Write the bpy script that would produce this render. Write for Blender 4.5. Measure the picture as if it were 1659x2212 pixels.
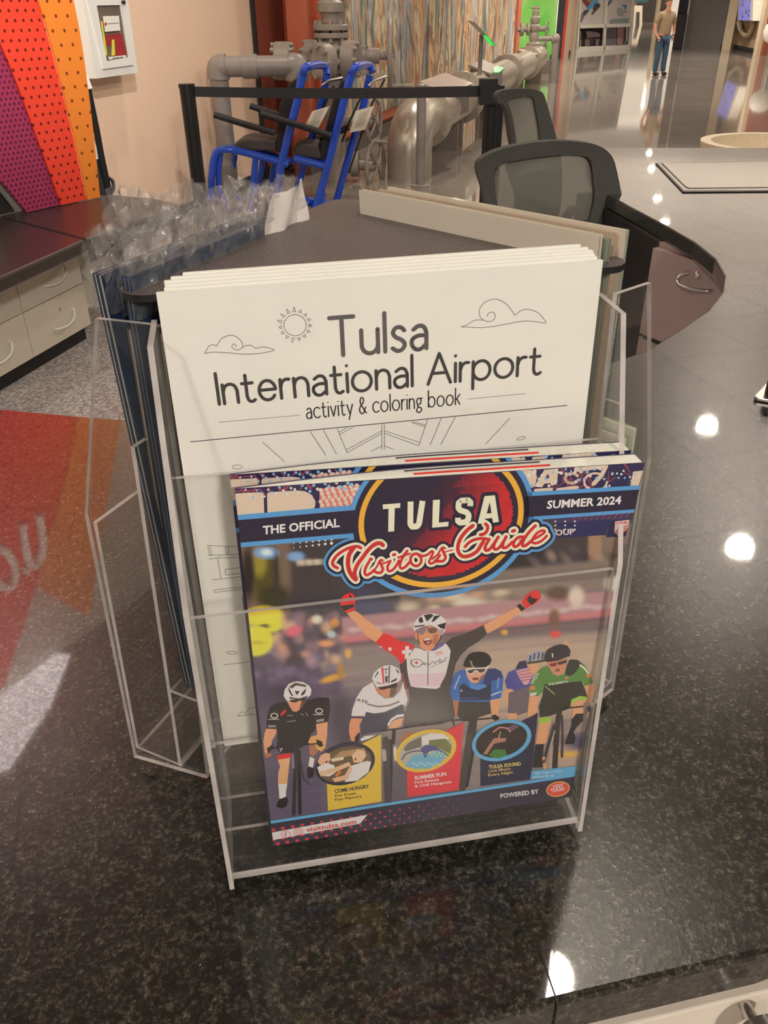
import bpy, bmesh, math, random
import numpy as np
from mathutils import Vector, Matrix

for o in list(bpy.data.objects):
    bpy.data.objects.remove(o)
SC = bpy.context.scene
COL = SC.collection
PI = math.pi
R = math.radians
random.seed(7)

# ------------------------------------------------------------------ camera
FPX, PITCH, ROLL, CAMZ = 1760.0, R(31.8), R(-0.65), 1.55
CPOS = Vector((0, 0, CAMZ))
_F = Vector((0, math.cos(PITCH), -math.sin(PITCH)))
_Rt = Vector((1, 0, 0)); _U = _Rt.cross(_F)
CX_ = _Rt * math.cos(ROLL) + _U * math.sin(ROLL)
CY_ = -_Rt * math.sin(ROLL) + _U * math.cos(ROLL)
cam = bpy.data.cameras.new('camera')
cam.sensor_fit = 'VERTICAL'; cam.sensor_height = 24.0
cam.lens = 24.0 * FPX / 2212.0
cam.clip_start = 0.02; cam.clip_end = 400
camo = bpy.data.objects.new('camera', cam); COL.objects.link(camo)
Mc = Matrix((CX_, CY_, -_F)).transposed().to_4x4(); Mc.translation = CPOS
camo.matrix_world = Mc
SC.camera = camo

# ------------------------------------------------------------------ colour management, world, big lights
SC.view_settings.view_transform = 'Standard'; SC.view_settings.look = 'None'
SC.view_settings.gamma = 1.0; SC.view_settings.use_curve_mapping = False
SC.view_settings.exposure = 0.0
SC.cycles.transparent_max_bounces = 40
SC.cycles.max_bounces = 10; SC.cycles.glossy_bounces = 6
W = bpy.data.worlds.new('hall_ambient'); SC.world = W; W.use_nodes = True
W.node_tree.nodes['Background'].inputs[0].default_value = (1.0, 0.92, 0.85, 1)
W.node_tree.nodes['Background'].inputs[1].default_value = 0.50
CEIL = 4.4

def lamp(name, loc, power, radius, col=(1, .91, .82), spot=None, to=None):
    l = bpy.data.lights.new(name, 'SPOT' if spot else 'POINT')
    l.energy = power; l.shadow_soft_size = radius; l.color = col
    o = bpy.data.objects.new(name, l); COL.objects.link(o); o.location = loc
    if spot:
        l.spot_size = R(spot); l.spot_blend = .6
        o.rotation_euler = (Vector(to) - Vector(loc)).to_track_quat('-Z', 'Y').to_euler()
    return o
# the hall's high lamps behind and beside the photographer
lamp('hall_lamp', (2.1, -4.6, 4.25), 820, .30)
lamp('hall_lamp', (-2.6, -3.6, 4.25), 260, .2)
lamp('hall_lamp', (3.6, 1.2, 4.25), 90, .14)

# ------------------------------------------------------------------ ray helpers: a pixel of the 1659x2212 frame to a point on a real plane
def ray(x, y):
    return _F + CX_ * ((x - 829.5) / FPX) - CY_ * ((y - 1106.0) / FPX)
def at(x, y, z):                      # on the horizontal plane z
    d = ray(x, y); return CPOS + d * ((z - CPOS.z) / d.z)
def aty(x, y, Y):                     # on the vertical plane at distance Y
    d = ray(x, y); return CPOS + d * (Y / d.y)
def atp(x, y, P, N):                  # on any plane
    d = ray(x, y); return CPOS + d * ((P - CPOS).dot(N) / d.dot(N))
def mirrored(x, y, zt, zp):           # where the reflection seen in plane zp comes from at height zt
    P = at(x, y, zp); d = ray(x, y).copy(); d.z *= -1
    return P + d * ((zt - zp) / d.z)

# ------------------------------------------------------------------ materials
def lin(c):
    c = c / 255.0
    return c / 12.92 if c <= .04045 else ((c + .055) / 1.055) ** 2.4
LIT = 0.78
CK = [LIT]
def C(r, g, b, k=None):               # a colour as photographed under the hall light, turned into the thing's own colour
    k = k or CK[0]
    return tuple(min(.92, lin(v) / k) for v in (r, g, b)) + (1,)
def mat(name, col, rough=.5, metal=0, spec=.5, coat=0, coat_r=.05, noise=None, bump=None, emit=None):
    m = bpy.data.materials.new(name); m.use_nodes = True
    nt = m.node_tree; b = nt.nodes['Principled BSDF']
    b.inputs['Base Color'].default_value = col; b.inputs['Roughness'].default_value = rough
    b.inputs['Metallic'].default_value = metal; b.inputs['Specular IOR Level'].default_value = spec
    b.inputs['Coat Weight'].default_value = coat; b.inputs['Coat Roughness'].default_value = coat_r
    if noise:                         # (scale, amount): a gentle mottling of the thing's own colour
        sc, am = noise
        tc = nt.nodes.new('ShaderNodeTexCoord'); n = nt.nodes.new('ShaderNodeTexNoise')
        n.inputs['Scale'].default_value = sc; n.inputs['Detail'].default_value = 5
        r = nt.nodes.new('ShaderNodeValToRGB')
        a = [max(0, v * (1 - am)) for v in col[:3]]; c2 = [min(1, v * (1 + am)) for v in col[:3]]
        r.color_ramp.elements[0].position = .3; r.color_ramp.elements[1].position = .7
        r.color_ramp.elements[0].color = a + [1]; r.color_ramp.elements[1].color = c2 + [1]
        nt.links.new(tc.outputs['Object'], n.inputs['Vector']); nt.links.new(n.outputs['Fac'], r.inputs['Fac'])
        nt.links.new(r.outputs['Color'], b.inputs['Base Color'])
    if bump:
        sc, st = bump
        tc = nt.nodes.new('ShaderNodeTexCoord'); n = nt.nodes.new('ShaderNodeTexNoise'); n.inputs['Scale'].default_value = sc
        bp = nt.nodes.new('ShaderNodeBump'); bp.inputs['Strength'].default_value = st; bp.inputs['Distance'].default_value = .002
        nt.links.new(tc.outputs['Object'], n.inputs['Vector']); nt.links.new(n.outputs['Fac'], bp.inputs['Height'])
        nt.links.new(bp.outputs['Normal'], b.inputs['Normal'])
    if emit:
        b.inputs['Emission Color'].default_value = emit[0]; b.inputs['Emission Strength'].default_value = emit[1]
    return m
def nodes(m):
    return m.node_tree, m.node_tree.nodes['Principled BSDF'], m.node_tree.nodes.new, m.node_tree.links.new
def ramp(new, stops, interp='LINEAR'):
    r = new('ShaderNodeValToRGB'); r.color_ramp.interpolation = interp
    e = r.color_ramp.elements
    while len(e) < len(stops): e.new(.5)
    for k, (p, c) in enumerate(stops):
        e[k].position = p; e[k].color = c if len(c) == 4 else tuple(c) + (1,)
    return r

def granite():
    m = mat('polished_granite', (.02, .02, .02, 1), .20, 0, .55, .8, .03)
    nt, b, new, ln = nodes(m)
    tc = new('ShaderNodeTexCoord')
    n1 = new('ShaderNodeTexNoise'); n1.inputs['Scale'].default_value = 330; n1.inputs['Detail'].default_value = 5; n1.inputs['Roughness'].default_value = .68
    n2 = new('ShaderNodeTexVoronoi'); n2.inputs['Scale'].default_value = 330
    n3 = new('ShaderNodeTexNoise'); n3.inputs['Scale'].default_value = 110; n3.inputs['Detail'].default_value = 4
    for n in (n1, n2, n3): ln(tc.outputs['Object'], n.inputs['Vector'])
    r1 = ramp(new, [(.34, (.005, .005, .005)), (.47, (.016, .0155, .014)), (.58, (.050, .048, .040)), (.72, (.15, .142, .118))])
    r3 = ramp(new, [(.3, (.35, .35, .35)), (.7, (1.5, 1.45, 1.35))])
    ln(n1.outputs['Fac'], r1.inputs['Fac']); ln(n3.outputs['Fac'], r3.inputs['Fac'])
    mx = new('ShaderNodeMix'); mx.data_type = 'RGBA'; mx.blend_type = 'MULTIPLY'; mx.inputs[0].default_value = 1
    ln(r1.outputs['Color'], mx.inputs[6]); ln(r3.outputs['Color'], mx.inputs[7])
    # rare bright mica flecks
    v = new('ShaderNodeTexVoronoi'); v.inputs['Scale'].default_value = 120; ln(tc.outputs['Object'], v.inputs['Vector'])
    rv = ramp(new, [(.03, (1, 1, 1)), (.06, (0, 0, 0))]); ln(v.outputs['Distance'], rv.inputs['Fac'])
    hs = new('ShaderNodeSeparateColor'); ln(v.outputs['Color'], hs.inputs[0])
    gt = new('ShaderNodeMath'); gt.operation = 'GREATER_THAN'; gt.inputs[1].default_value = .86; ln(hs.outputs[0], gt.inputs[0])
    mu = new('ShaderNodeMath'); mu.operation = 'MULTIPLY'; ln(rv.outputs['Color'], mu.inputs[0]); ln(gt.outputs[0], mu.inputs[1])
    m2 = new('ShaderNodeMix'); m2.data_type = 'RGBA'; ln(mu.outputs[0], m2.inputs[0]); ln(mx.outputs[2], m2.inputs[6]); m2.inputs[7].default_value = (.6, .6, .55, 1)
    ln(m2.outputs[2], b.inputs['Base Color'])
    bp = new('ShaderNodeBump'); bp.inputs['Strength'].default_value = .5; bp.inputs['Distance'].default_value = .0004
    cw = ramp(new, [(.40, (.58,) * 3), (.60, (1,) * 3)]); ln(n1.outputs['Fac'], cw.inputs['Fac']); ln(cw.outputs[0], b.inputs['Coat Weight'])
    ln(n1.outputs['Fac'], bp.inputs['Height']); ln(bp.outputs['Normal'], b.inputs['Normal'])
    return m

def acrylic(name='clear_acrylic', tint=(.994, .994, .990), gl=.02, haze=.014):
    m = bpy.data.materials.new(name); m.use_nodes = True; nt = m.node_tree; nt.nodes.clear()
    new, ln = nt.nodes.new, nt.links.new
    out = new('ShaderNodeOutputMaterial'); t = new('ShaderNodeBsdfTransparent'); t.inputs[0].default_value = tint + (1,)
    g = new('ShaderNodeBsdfGlossy'); g.inputs['Roughness'].default_value = gl
    d = new('ShaderNodeBsdfDiffuse'); d.inputs[0].default_value = (.75, .73, .70, 1)
    fr = new('ShaderNodeFresnel'); ge = new('ShaderNodeNewGeometry')   # thin sheet: the same outer reflectance from either side
    io = new('ShaderNodeMapRange'); io.inputs[3].default_value = 1.49; io.inputs[4].default_value = 1 / 1.49
    ln(ge.outputs['Backfacing'], io.inputs[0]); ln(io.outputs[0], fr.inputs[0])
    tc = new('ShaderNodeTexCoord'); n = new('ShaderNodeTexNoise'); n.inputs['Scale'].default_value = 14; n.inputs['Detail'].default_value = 6
    ln(tc.outputs['Object'], n.inputs['Vector'])
    r = ramp(new, [(.35, (haze * .4,) * 3), (.75, (haze * 1.7,) * 3)]); ln(n.outputs['Fac'], r.inputs['Fac'])
    m1 = new('ShaderNodeMixShader'); ln(r.outputs['Color'], m1.inputs[0]); ln(t.outputs[0], m1.inputs[1]); ln(d.outputs[0], m1.inputs[2])
    m2 = new('ShaderNodeMixShader'); ln(fr.outputs[0], m2.inputs[0]); ln(m1.outputs[0], m2.inputs[1]); ln(g.outputs[0], m2.inputs[2])
    ln(m2.outputs[0], out.inputs[0]); return m
def acrylic_edge():
    m = bpy.data.materials.new('sawn_acrylic_edge'); m.use_nodes = True; nt = m.node_tree; nt.nodes.clear()
    new, ln = nt.nodes.new, nt.links.new
    out = new('ShaderNodeOutputMaterial'); t = new('ShaderNodeBsdfTransparent'); t.inputs[0].default_value = (.93, .93, .9, 1)
    p = new('ShaderNodeBsdfPrincipled'); p.inputs['Roughness'].default_value = .25
    tc = new('ShaderNodeTexCoord'); n = new('ShaderNodeTexNoise'); n.inputs['Scale'].default_value = 40; ln(tc.outputs['Object'], n.inputs['Vector'])
    r = ramp(new, [(.3, (.62, .58, .55)), (.7, (.88, .83, .80))]); ln(n.outputs['Fac'], r.inputs['Fac']); ln(r.outputs['Color'], p.inputs['Base Color'])
    mx = new('ShaderNodeMixShader'); mx.inputs[0].default_value = .72; ln(t.outputs[0], mx.inputs[1]); ln(p.outputs[0], mx.inputs[2])
    ln(mx.outputs[0], out.inputs[0]); return m

def holes(name, col, scale, rad, hexa=True, hole=(.05, .015, .015, 1), rough=.4):
    m = mat(name, col, rough); nt, b, new, ln = nodes(m)
    tc = new('ShaderNodeTexCoord'); mp = new('ShaderNodeMapping'); mp.inputs['Scale'].default_value = (scale, scale * .58 if hexa else scale, 1)
    ln(tc.outputs['UV'], mp.inputs['Vector'])
    def cell(off):
        a = new('ShaderNodeVectorMath'); a.operation = 'ADD'; a.inputs[1].default_value = (off, off, 0); ln(mp.outputs[0], a.inputs[0])
        f = new('ShaderNodeVectorMath'); f.operation = 'FRACTION'; ln(a.outputs[0], f.inputs[0])
        s = new('ShaderNodeVectorMath'); s.operation = 'SUBTRACT'; s.inputs[1].default_value = (.5, .5, 0); ln(f.outputs[0], s.inputs[0])
        q = new('ShaderNodeVectorMath'); q.operation = 'MULTIPLY'; q.inputs[1].default_value = (1, 1 / .58, 0); ln(s.outputs[0], q.inputs[0])
        L = new('ShaderNodeVectorMath'); L.operation = 'LENGTH'; ln(q.outputs[0], L.inputs[0]); return L.outputs['Value']
    mn = new('ShaderNodeMath'); mn.operation = 'MINIMUM'; ln(cell(0), mn.inputs[0]); ln(cell(.5), mn.inputs[1])
    lt = new('ShaderNodeMath'); lt.operation = 'LESS_THAN'; lt.inputs[1].default_value = rad; ln(mn.outputs[0], lt.inputs[0])
    mx = new('ShaderNodeMix'); mx.data_type = 'RGBA'; ln(lt.outputs[0], mx.inputs[0]); mx.inputs[6].default_value = col; mx.inputs[7].default_value = hole
    ln(mx.outputs[2], b.inputs['Base Color']); return m

M = {}
M['granite'] = granite()
M['acrylic'] = acrylic(); M['edge'] = acrylic_edge()
M['wrap'] = acrylic('crinkled_plastic_film', (.985, .985, .985), .07, .12)
_nt = M['wrap'].node_tree; _n = _nt.nodes.new('ShaderNodeTexNoise'); _n.inputs['Scale'].default_value = 130; _n.inputs['Detail'].default_value = 4; _n.inputs['Distortion'].default_value = 2
_b = _nt.nodes.new('ShaderNodeBump'); _b.inputs['Strength'].default_value = .35; _b.inputs['Distance'].default_value = .006
_t = [q for q in _nt.nodes if q.type == 'TEX_COORD'][0]; _nt.links.new(_t.outputs['Object'], _n.inputs['Vector']); _nt.links.new(_n.outputs['Fac'], _b.inputs['Height'])
for q in _nt.nodes:
    if q.type in ('BSDF_GLOSSY', 'FRESNEL'): _nt.links.new(_b.outputs['Normal'], q.inputs['Normal'])
    if q.type == 'TEX_NOISE' and q is not _n: q.inputs['Scale'].default_value = 90
M['paper'] = mat('white_paper', C(226, 221, 212), .6, noise=(30, .02))
M['pages'] = mat('page_edges', C(236, 228, 208), .7, noise=(400, .05))
M['plate'] = mat('textured_black_plastic', C(88, 80, 78), .38, bump=(900, .9), noise=(700, .35))
M['black'] = mat('black_plastic', (.012, .012, .013, 1), .35, noise=(60, .15))
M['rubber'] = mat('matt_black', (.02, .02, .021, 1), .6, noise=(40, .2))
M['steel'] = mat('brushed_steel', (.62, .6, .57, 1), .28, 1, noise=(25, .06))
M['chrome'] = mat('chrome', (.8, .78, .74, 1), .12, 1, noise=(10, .03))
M['white'] = mat('white_paint', C(232, 224, 216), .45, noise=(12, .02))

# ------------------------------------------------------------------ mesh builder
ROOTM = {}
class MB:
    def __init__(s, T=None):
        s.v = []; s.f = []; s.m = []; s.T = T
    def add(s, vs, fs, mi=0):
        k = len(s.v)
        for p in vs:
            p = Vector(p); s.v.append(s.T @ p if s.T else p)
        for f in fs:
            s.f.append(tuple(k + i for i in f)); s.m.append(mi)
        return s
    def box(s, lo, hi, mi=0, side=None):
        x0, y0, z0 = lo; x1, y1, z1 = hi
        vs = [(x0, y0, z0), (x1, y0, z0), (x1, y1, z0), (x0, y1, z0), (x0, y0, z1), (x1, y0, z1), (x1, y1, z1), (x0, y1, z1)]
        s.add(vs, [(0, 3, 2, 1), (4, 5, 6, 7), (0, 1, 5, 4), (1, 2, 6, 5), (2, 3, 7, 6), (3, 0, 4, 7)], mi); return s
    def prism(s, poly, off, mi=0, mside=None):      # poly: 3d points of one face, off: extrusion vector
        n = len(poly); off = Vector(off)
        a = [Vector(p) for p in poly]; b = [p + off for p in a]
        s.add(a + b, [tuple(range(n - 1, -1, -1)), tuple(range(n, 2 * n))], mi)
        k = len(s.v) - 2 * n
        for i in range(n):
            j = (i + 1) % n; s.f.append((k + i, k + j, k + n + j, k + n + i)); s.m.append(mi if mside is None else mside)
        return s
    def tube(s, pts, r, n=10, closed=False, mi=0, cap=True):
        pts = [Vector(p) for p in pts]; N = len(pts); rs = r if isinstance(r, (list, tuple)) else [r] * N
        t0 = (pts[1] - pts[0]).normalized(); up = Vector((0, 0, 1)) if abs(t0.z) < .9 else Vector((0, 1, 0))
        a = t0.cross(up).normalized(); rings = []
        for i, p in enumerate(pts):
            if closed: t = pts[(i + 1) % N] - pts[i - 1]
            else: t = pts[min(i + 1, N - 1)] - pts[max(i - 1, 0)]
            if t.length < 1e-9: t = t0
            t.normalize(); a = (a - t * a.dot(t))
            a = a.normalized() if a.length > 1e-6 else t.orthogonal().normalized()
            b = t.cross(a)
            rings.append([p + (a * math.cos(2 * PI * k / n) + b * math.sin(2 * PI * k / n)) * rs[i] for k in range(n)])
        fs = []
        for i in range(N if closed else N - 1):
            j = (i + 1) % N
            for k in range(n): fs.append((i * n + k, i * n + (k + 1) % n, j * n + (k + 1) % n, j * n + k))
        if cap and not closed: fs += [tuple(range(n - 1, -1, -1)), tuple((N - 1) * n + k for k in range(n))]
        s.add([p for r_ in rings for p in r_], fs, mi); return s
    def cyl(s, p0, p1, r, r2=None, n=20, mi=0):
        return s.tube([p0, p1], [r, r if r2 is None else r2], n, mi=mi)
    def lathe(s, prof, P, ax=(0, 0, 1), n=24, mi=0):  # prof: (radius, distance along axis)
        ax = Vector(ax).normalized(); a = ax.orthogonal().normalized(); b = ax.cross(a); P = Vector(P); vs = []; fs = []
        for r, h in prof: vs += [P + ax * h + (a * math.cos(2 * PI * k / n) + b * math.sin(2 * PI * k / n)) * r for k in range(n)]
        for i in range(len(prof) - 1):
            for k in range(n): fs.append((i * n + k, i * n + (k + 1) % n, (i + 1) * n + (k + 1) % n, (i + 1) * n + k))
        fs += [tuple(range(n - 1, -1, -1)), tuple((len(prof) - 1) * n + k for k in range(n))]
        s.add(vs, fs, mi); return s
    def ball(s, c, r, n=16, mi=0):
        r = (r, r, r) if not isinstance(r, (tuple, list)) else r; c = Vector(c); vs = []; fs = []; m = n // 2
        for i in range(m + 1):
            th = PI * i / m
            for k in range(n): vs.append(c + Vector((r[0] * math.sin(th) * math.cos(2 * PI * k / n), r[1] * math.sin(th) * math.sin(2 * PI * k / n), r[2] * math.cos(th))))
        for i in range(m):
            for k in range(n): fs.append((i * n + k, (i + 1) * n + k, (i + 1) * n + (k + 1) % n, i * n + (k + 1) % n))
        s.add(vs, fs, mi); return s
    def build(s, name, mats, parent=None, smooth=None, bevel=None, kind=None):
        me = bpy.data.meshes.new(name)
        vs = s.v
        if parent is not None:
            inv = ROOTM[parent.name].inverted(); vs = [inv @ p for p in vs]
        me.from_pydata([tuple(p) for p in vs], [], s.f)
        for m in (mats if isinstance(mats, (list, tuple)) else [mats]): me.materials.append(m)
        me.polygons.foreach_set('material_index', s.m)
        bm = bmesh.new(); bm.from_mesh(me)
        bmesh.ops.remove_doubles(bm, verts=bm.verts, dist=1e-6)
        bmesh.ops.recalc_face_normals(bm, faces=bm.faces); bm.to_mesh(me); bm.free()
        if smooth:
            me.polygons.foreach_set('use_smooth', [True] * len(me.polygons)); me.set_sharp_from_angle(angle=R(smooth))
        me.update()
        o = bpy.data.objects.new(name, me); COL.objects.link(o)
        if parent is not None:
            o.parent = parent; ROOTM[o.name] = ROOTM[parent.name]
            ROOTM[o.name] = ROOTM[parent.name].copy()
        else: ROOTM[o.name] = Matrix.Identity(4)
        if bevel:
            b = o.modifiers.new('bevel', 'BEVEL'); b.width = bevel; b.segments = 2; b.limit_method = 'ANGLE'; b.angle_limit = R(40)
        if kind: o['kind'] = kind
        return o
def thing(name, label, cat, loc=(0, 0, 0), rotz=0, group=None):
    o = bpy.data.objects.new(name, None); COL.objects.link(o); o.empty_display_size = .05
    o.location = loc; o.rotation_euler = (0, 0, rotz)
    ROOTM[o.name] = Matrix.Translation(Vector(loc)) @ Matrix.Rotation(rotz, 4, 'Z')
    return tag(o, label, cat, group)
def tag(o, label, cat, group=None):
    o['label'] = label; o['category'] = cat
    if group: o['group'] = group
    return o
def kids(o): return [c for c in bpy.data.objects if c.parent == o]
def dup(root, dloc=(0, 0, 0), label=None, rotz=None):
    def cp(o, par):
        c = o.copy(); COL.objects.link(c); c.parent = par; ROOTM[c.name] = ROOTM[o.name]
        for k in kids(o): cp(k, c)
        return c
    r = cp(root, None); r.location = Vector(root.location) + Vector(dloc)
    if rotz is not None: r.rotation_euler = (0, 0, rotz)
    if label: r['label'] = label
    return r
def struct(name, mb, m, **k): return mb.build(name, m, kind='structure', **k)
def cr(pts, n=6, closed=False):       # Catmull-Rom through 2d or 3d points
    P = [np.array(p, float) for p in pts]; N = len(P); out = []
    rng = range(N) if closed else range(N - 1)
    for i in rng:
        p1, p2 = P[i], P[(i + 1) % N]
        p0 = P[i - 1] if (closed or i > 0) else 2 * p1 - p2
        p3 = P[(i + 2) % N] if (closed or i < N - 2) else 2 * p2 - p1
        for k in range(n):
            t = k / n
            out.append(.5 * (2 * p1 + (p2 - p0) * t + (2 * p0 - 5 * p1 + 4 * p2 - p3) * t * t + (3 * p1 - p0 - 3 * p2 + p3) * t ** 3))
    if not closed: out.append(P[-1])
    return [tuple(p) for p in out]
# ------------------------------------------------------------------ printed matter: flat coloured shapes on a page
def print_mat(name='printing_ink', rough=.35, coat=.0):
    m = mat(name, (1, 1, 1, 1), rough, 0, .5, coat, .08)
    nt, b, new, ln = nodes(m)
    a = new('ShaderNodeVertexColor'); a.layer_name = 'ink'
    ln(a.outputs['Color'], b.inputs['Base Color']); return m
M['ink'] = print_mat('glossy_ink', .3, .35); M['ink_matt'] = print_mat('matt_ink', .6)

def clip(poly, a, b, c):              # keep a*x+b*y<=c
    out = []
    for i in range(len(poly)):
        p, q = poly[i], poly[(i + 1) % len(poly)]
        dp, dq = a * p[0] + b * p[1] - c, a * q[0] + b * q[1] - c
        if dp <= 0: out.append(p)
        if (dp < 0 < dq) or (dq < 0 < dp):
            t = dp / (dp - dq); out.append((p[0] + (q[0] - p[0]) * t, p[1] + (q[1] - p[1]) * t))
    return out
class Print:
    """2d shapes -> one mesh of coloured faces; mp maps 2d to the page plane"""
    def __init__(s, mp, N, step=4e-5):
        s.mp = mp; s.N = N; s.step = step; s.v = []; s.f = []; s.c = []; s.clips = []; s.n = 0
    def poly(s, pts, col, layer):
        for cl in s.clips:
            pts = clip(list(pts), *cl)
            if len(pts) < 3: return
        k = len(s.v); s.n += 1; h = s.step * (layer + 2) + (s.n % 19) * 1.5e-6
        for p in pts: s.v.append(s.mp(p[0], p[1]) + s.N * h)
        s.f.append(tuple(range(k, k + len(pts)))); s.c.append(col)
    def stroke(s, pts, w, col, layer, closed=False, round_=True):
        n = len(pts); P = [np.array(p, float) for p in pts]; ws = w if isinstance(w, (list, tuple)) else [w] * n
        segs = range(n if closed else n - 1)
        for i in segs:
            a, b = P[i], P[(i + 1) % n]; d = b - a; L = np.hypot(*d)
            if L < 1e-9: continue
            d /= L; q = np.array([-d[1], d[0]]); wa, wb = ws[i] / 2, ws[(i + 1) % n] / 2
            s.poly([a + q * wa, b + q * wb, b - q * wb, a - q * wa], col, layer)
        for i in range(n):
            if not round_ and (i in (0, n - 1)) and not closed: continue
            s.disc(P[i], ws[i] / 2, col, layer, 10)
    def disc(s, c, r, col, layer, n=16, ry=None, shear=0, rot=0):
        ry = r if ry is None else ry; pts = []
        for k in range(n):
            t = 2 * PI * k / n; x, y = r * math.cos(t), ry * math.sin(t)
            x, y = x * math.cos(rot) - y * math.sin(rot), x * math.sin(rot) + y * math.cos(rot)
            pts.append((c[0] + x, c[1] + y + shear * x))
        s.poly(pts, col, layer)
    def text(s, txt, p0, p1, hgt, col, layer, bold=0.0, shear=0.0, up=None):
        """txt set between p0 and p1 on the baseline, capitals hgt tall"""
        cu = bpy.data.curves.new('t', 'FONT'); cu.body = txt; cu.size = 1.0; cu.offset = bold; cu.shear = shear; cu.resolution_u = 2
        o = bpy.data.objects.new('t', cu); COL.objects.link(o)
        dg = bpy.context.evaluated_depsgraph_get(); me = bpy.data.meshes.new_from_object(o.evaluated_get(dg))
        vs = [(v.co.x, v.co.y) for v in me.vertices]; fs = [tuple(p.vertices) for p in me.polygons]
        bpy.data.objects.remove(o); bpy.data.curves.remove(cu); bpy.data.meshes.remove(me)
        if not vs: return
        x0, x1 = min(v[0] for v in vs), max(v[0] for v in vs)
        a, b = np.array(p0, float), np.array(p1, float); d = (b - a) / (x1 - x0)
        if up is None:
            e = (b - a) / np.hypot(*(b - a)); up = np.array([e[1], -e[0]])
        u = np.array(up, float) / np.hypot(*up) * hgt / .73
        k = len(s.v)
        for x, y in vs:
            q = a + d * (x - x0) + u * y; s.v.append(s.mp(q[0], q[1]) + s.N * (s.step * (layer + 2)))
        for f in fs: s.f.append(tuple(k + i for i in f)); s.c.append(col)
    def grid(s, pts, cols, nx, ny, layer=0):    # smooth picture: per-vertex colours
        k = len(s.v)
        for p in pts: s.v.append(s.mp(p[0], p[1]) + s.N * (s.step * (layer + 1)))
        for j in range(ny - 1):
            for i in range(nx - 1):
                a = k + j * nx + i; q = (a, a + 1, a + nx + 1, a + nx)
                s.f.append(q); s.c.append([cols[v - k] for v in q])
    def build(s, name, m, parent):
        me = bpy.data.meshes.new(name); inv = ROOTM[parent.name].inverted()
        me.from_pydata([tuple(inv @ p) for p in s.v], [], s.f)
        at_ = me.color_attributes.new('ink', 'FLOAT_COLOR', 'CORNER'); buf = []
        for f, c in zip(s.f, s.c):
            if isinstance(c, list):
                for q in c: buf += list(q)
            else: buf += list(c) * len(f)
        at_.data.foreach_set('color', buf); me.materials.append(m)
        # all faces look outward
        Nl = (inv.to_3x3() @ s.N); bm = bmesh.new(); bm.from_mesh(me); bm.normal_update()
        fl = [f for f in bm.faces if f.normal.dot(Nl) < 0]
        if fl: bmesh.ops.reverse_faces(bm, faces=fl)
        bm.to_mesh(me); bm.free()
        o = bpy.data.objects.new(name, me); COL.objects.link(o); o.parent = parent
        ROOTM[o.name] = ROOTM[parent.name].copy(); return o

def arc(cx, cy, rx, ry, a0, a1, n=14):
    return [(cx + rx * math.cos(R(a0 + (a1 - a0) * k / n)), cy + ry * math.sin(R(a0 + (a1 - a0) * k / n))) for k in range(n + 1)]
# a light geometric single-line alphabet (cap height 1)
GL = {
 'T': (.66, [[(0, 1), (.66, 1)], [(.33, 1), (.33, 0)]]), 'I': (0, [[(0, 1), (0, 0)]]), 'l': (0, [[(0, 1.02), (0, 0)]]),
 'u': (.46, [[(0, .62)] + arc(.23, .23, .23, .24, 180, 360) + [(.46, .62)], [(.46, .62), (.46, 0)]]),
 's': (.36, [cr([(.35, .53), (.25, .62), (.11, .61), (.03, .49), (.1, .37), (.27, .28), (.36, .16), (.29, .03), (.15, -.01), (.01, .07)])]),
 'a': (.42, [cr([(.05, .53), (.2, .62), (.35, .58), (.42, .43)]) + [(.42, 0)], cr([(.42, .35), (.2, .36), (.03, .28), (0, .14), (.09, .01), (.24, -.01), (.42, .12)])]),
 'n': (.44, [[(0, .62), (0, 0)], cr([(0, .38), (.07, .55), (.22, .62), (.37, .56), (.44, .4)]) + [(.44, 0)]]),
 't': (.36, [[(.13, .86), (.13, .16)] + cr([(.13, .16), (.18, .03), (.28, -.01), (.37, .04)]), [(0, .6), (.33, .6)]]),
 'e': (.52, [[(.02, .33), (.51, .33)] + arc(.26, .31, .26, .32, 5, 325, 20)]),
 'r': (.27, [[(0, .62), (0, 0)], cr([(0, .36), (.06, .53), (.17, .61), (.28, .61)])]),
 'i': (0, [[(0, .62), (0, 0)], [(0, .87), (0, .871)]]), 'o': (.62, [arc(.31, .31, .31, .32, 0, 360, 24)]),
 'A': (.76, [[(0, 0), (.38, 1), (.76, 0)], [(.15, .35), (.61, .35)]]),
 'p': (.58, [[(0, .62), (0, -.3)], arc(.29, .31, .29, .32, 0, 360, 24)]), 'b': (.58, [[(0, 1.02), (0, 0)], arc(.29, .31, .29, .32, 0, 360, 24)]),
 'c': (.5, [arc(.31, .31, .31, .32, 45, 315, 20)]), 'v': (.46, [[(0, .62), (.23, 0), (.46, .62)]]),
 'y': (.46, [[(0, .62), (.24, .02)], [(.47, .62), (.13, -.3)]]),
 '&': (.58, [cr([(.6, 0), (.34, .3), (.12, .64), (.12, .87), (.25, .98), (.4, .86), (.34, .66), (.07, .4), (.02, .18), (.16, .0), (.36, .03), (.55, .38)])]),
 'g': (.46, [arc(.21, .42, .19, .2, 0, 360, 18), [(.36, .55), (.5, .62)], cr([(.12, .25), (.08, .13), (.24, .06), (.4, 0), (.44, -.14), (.24, -.28), (.03, -.2), (.03, -.06), (.14, .04)])]),
 'k': (.4, [[(0, 1.02), (0, 0)], [(.38, .62), (.02, .27)], [(.13, .37), (.4, 0)]]), ' ': (.2, []),
}
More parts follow.
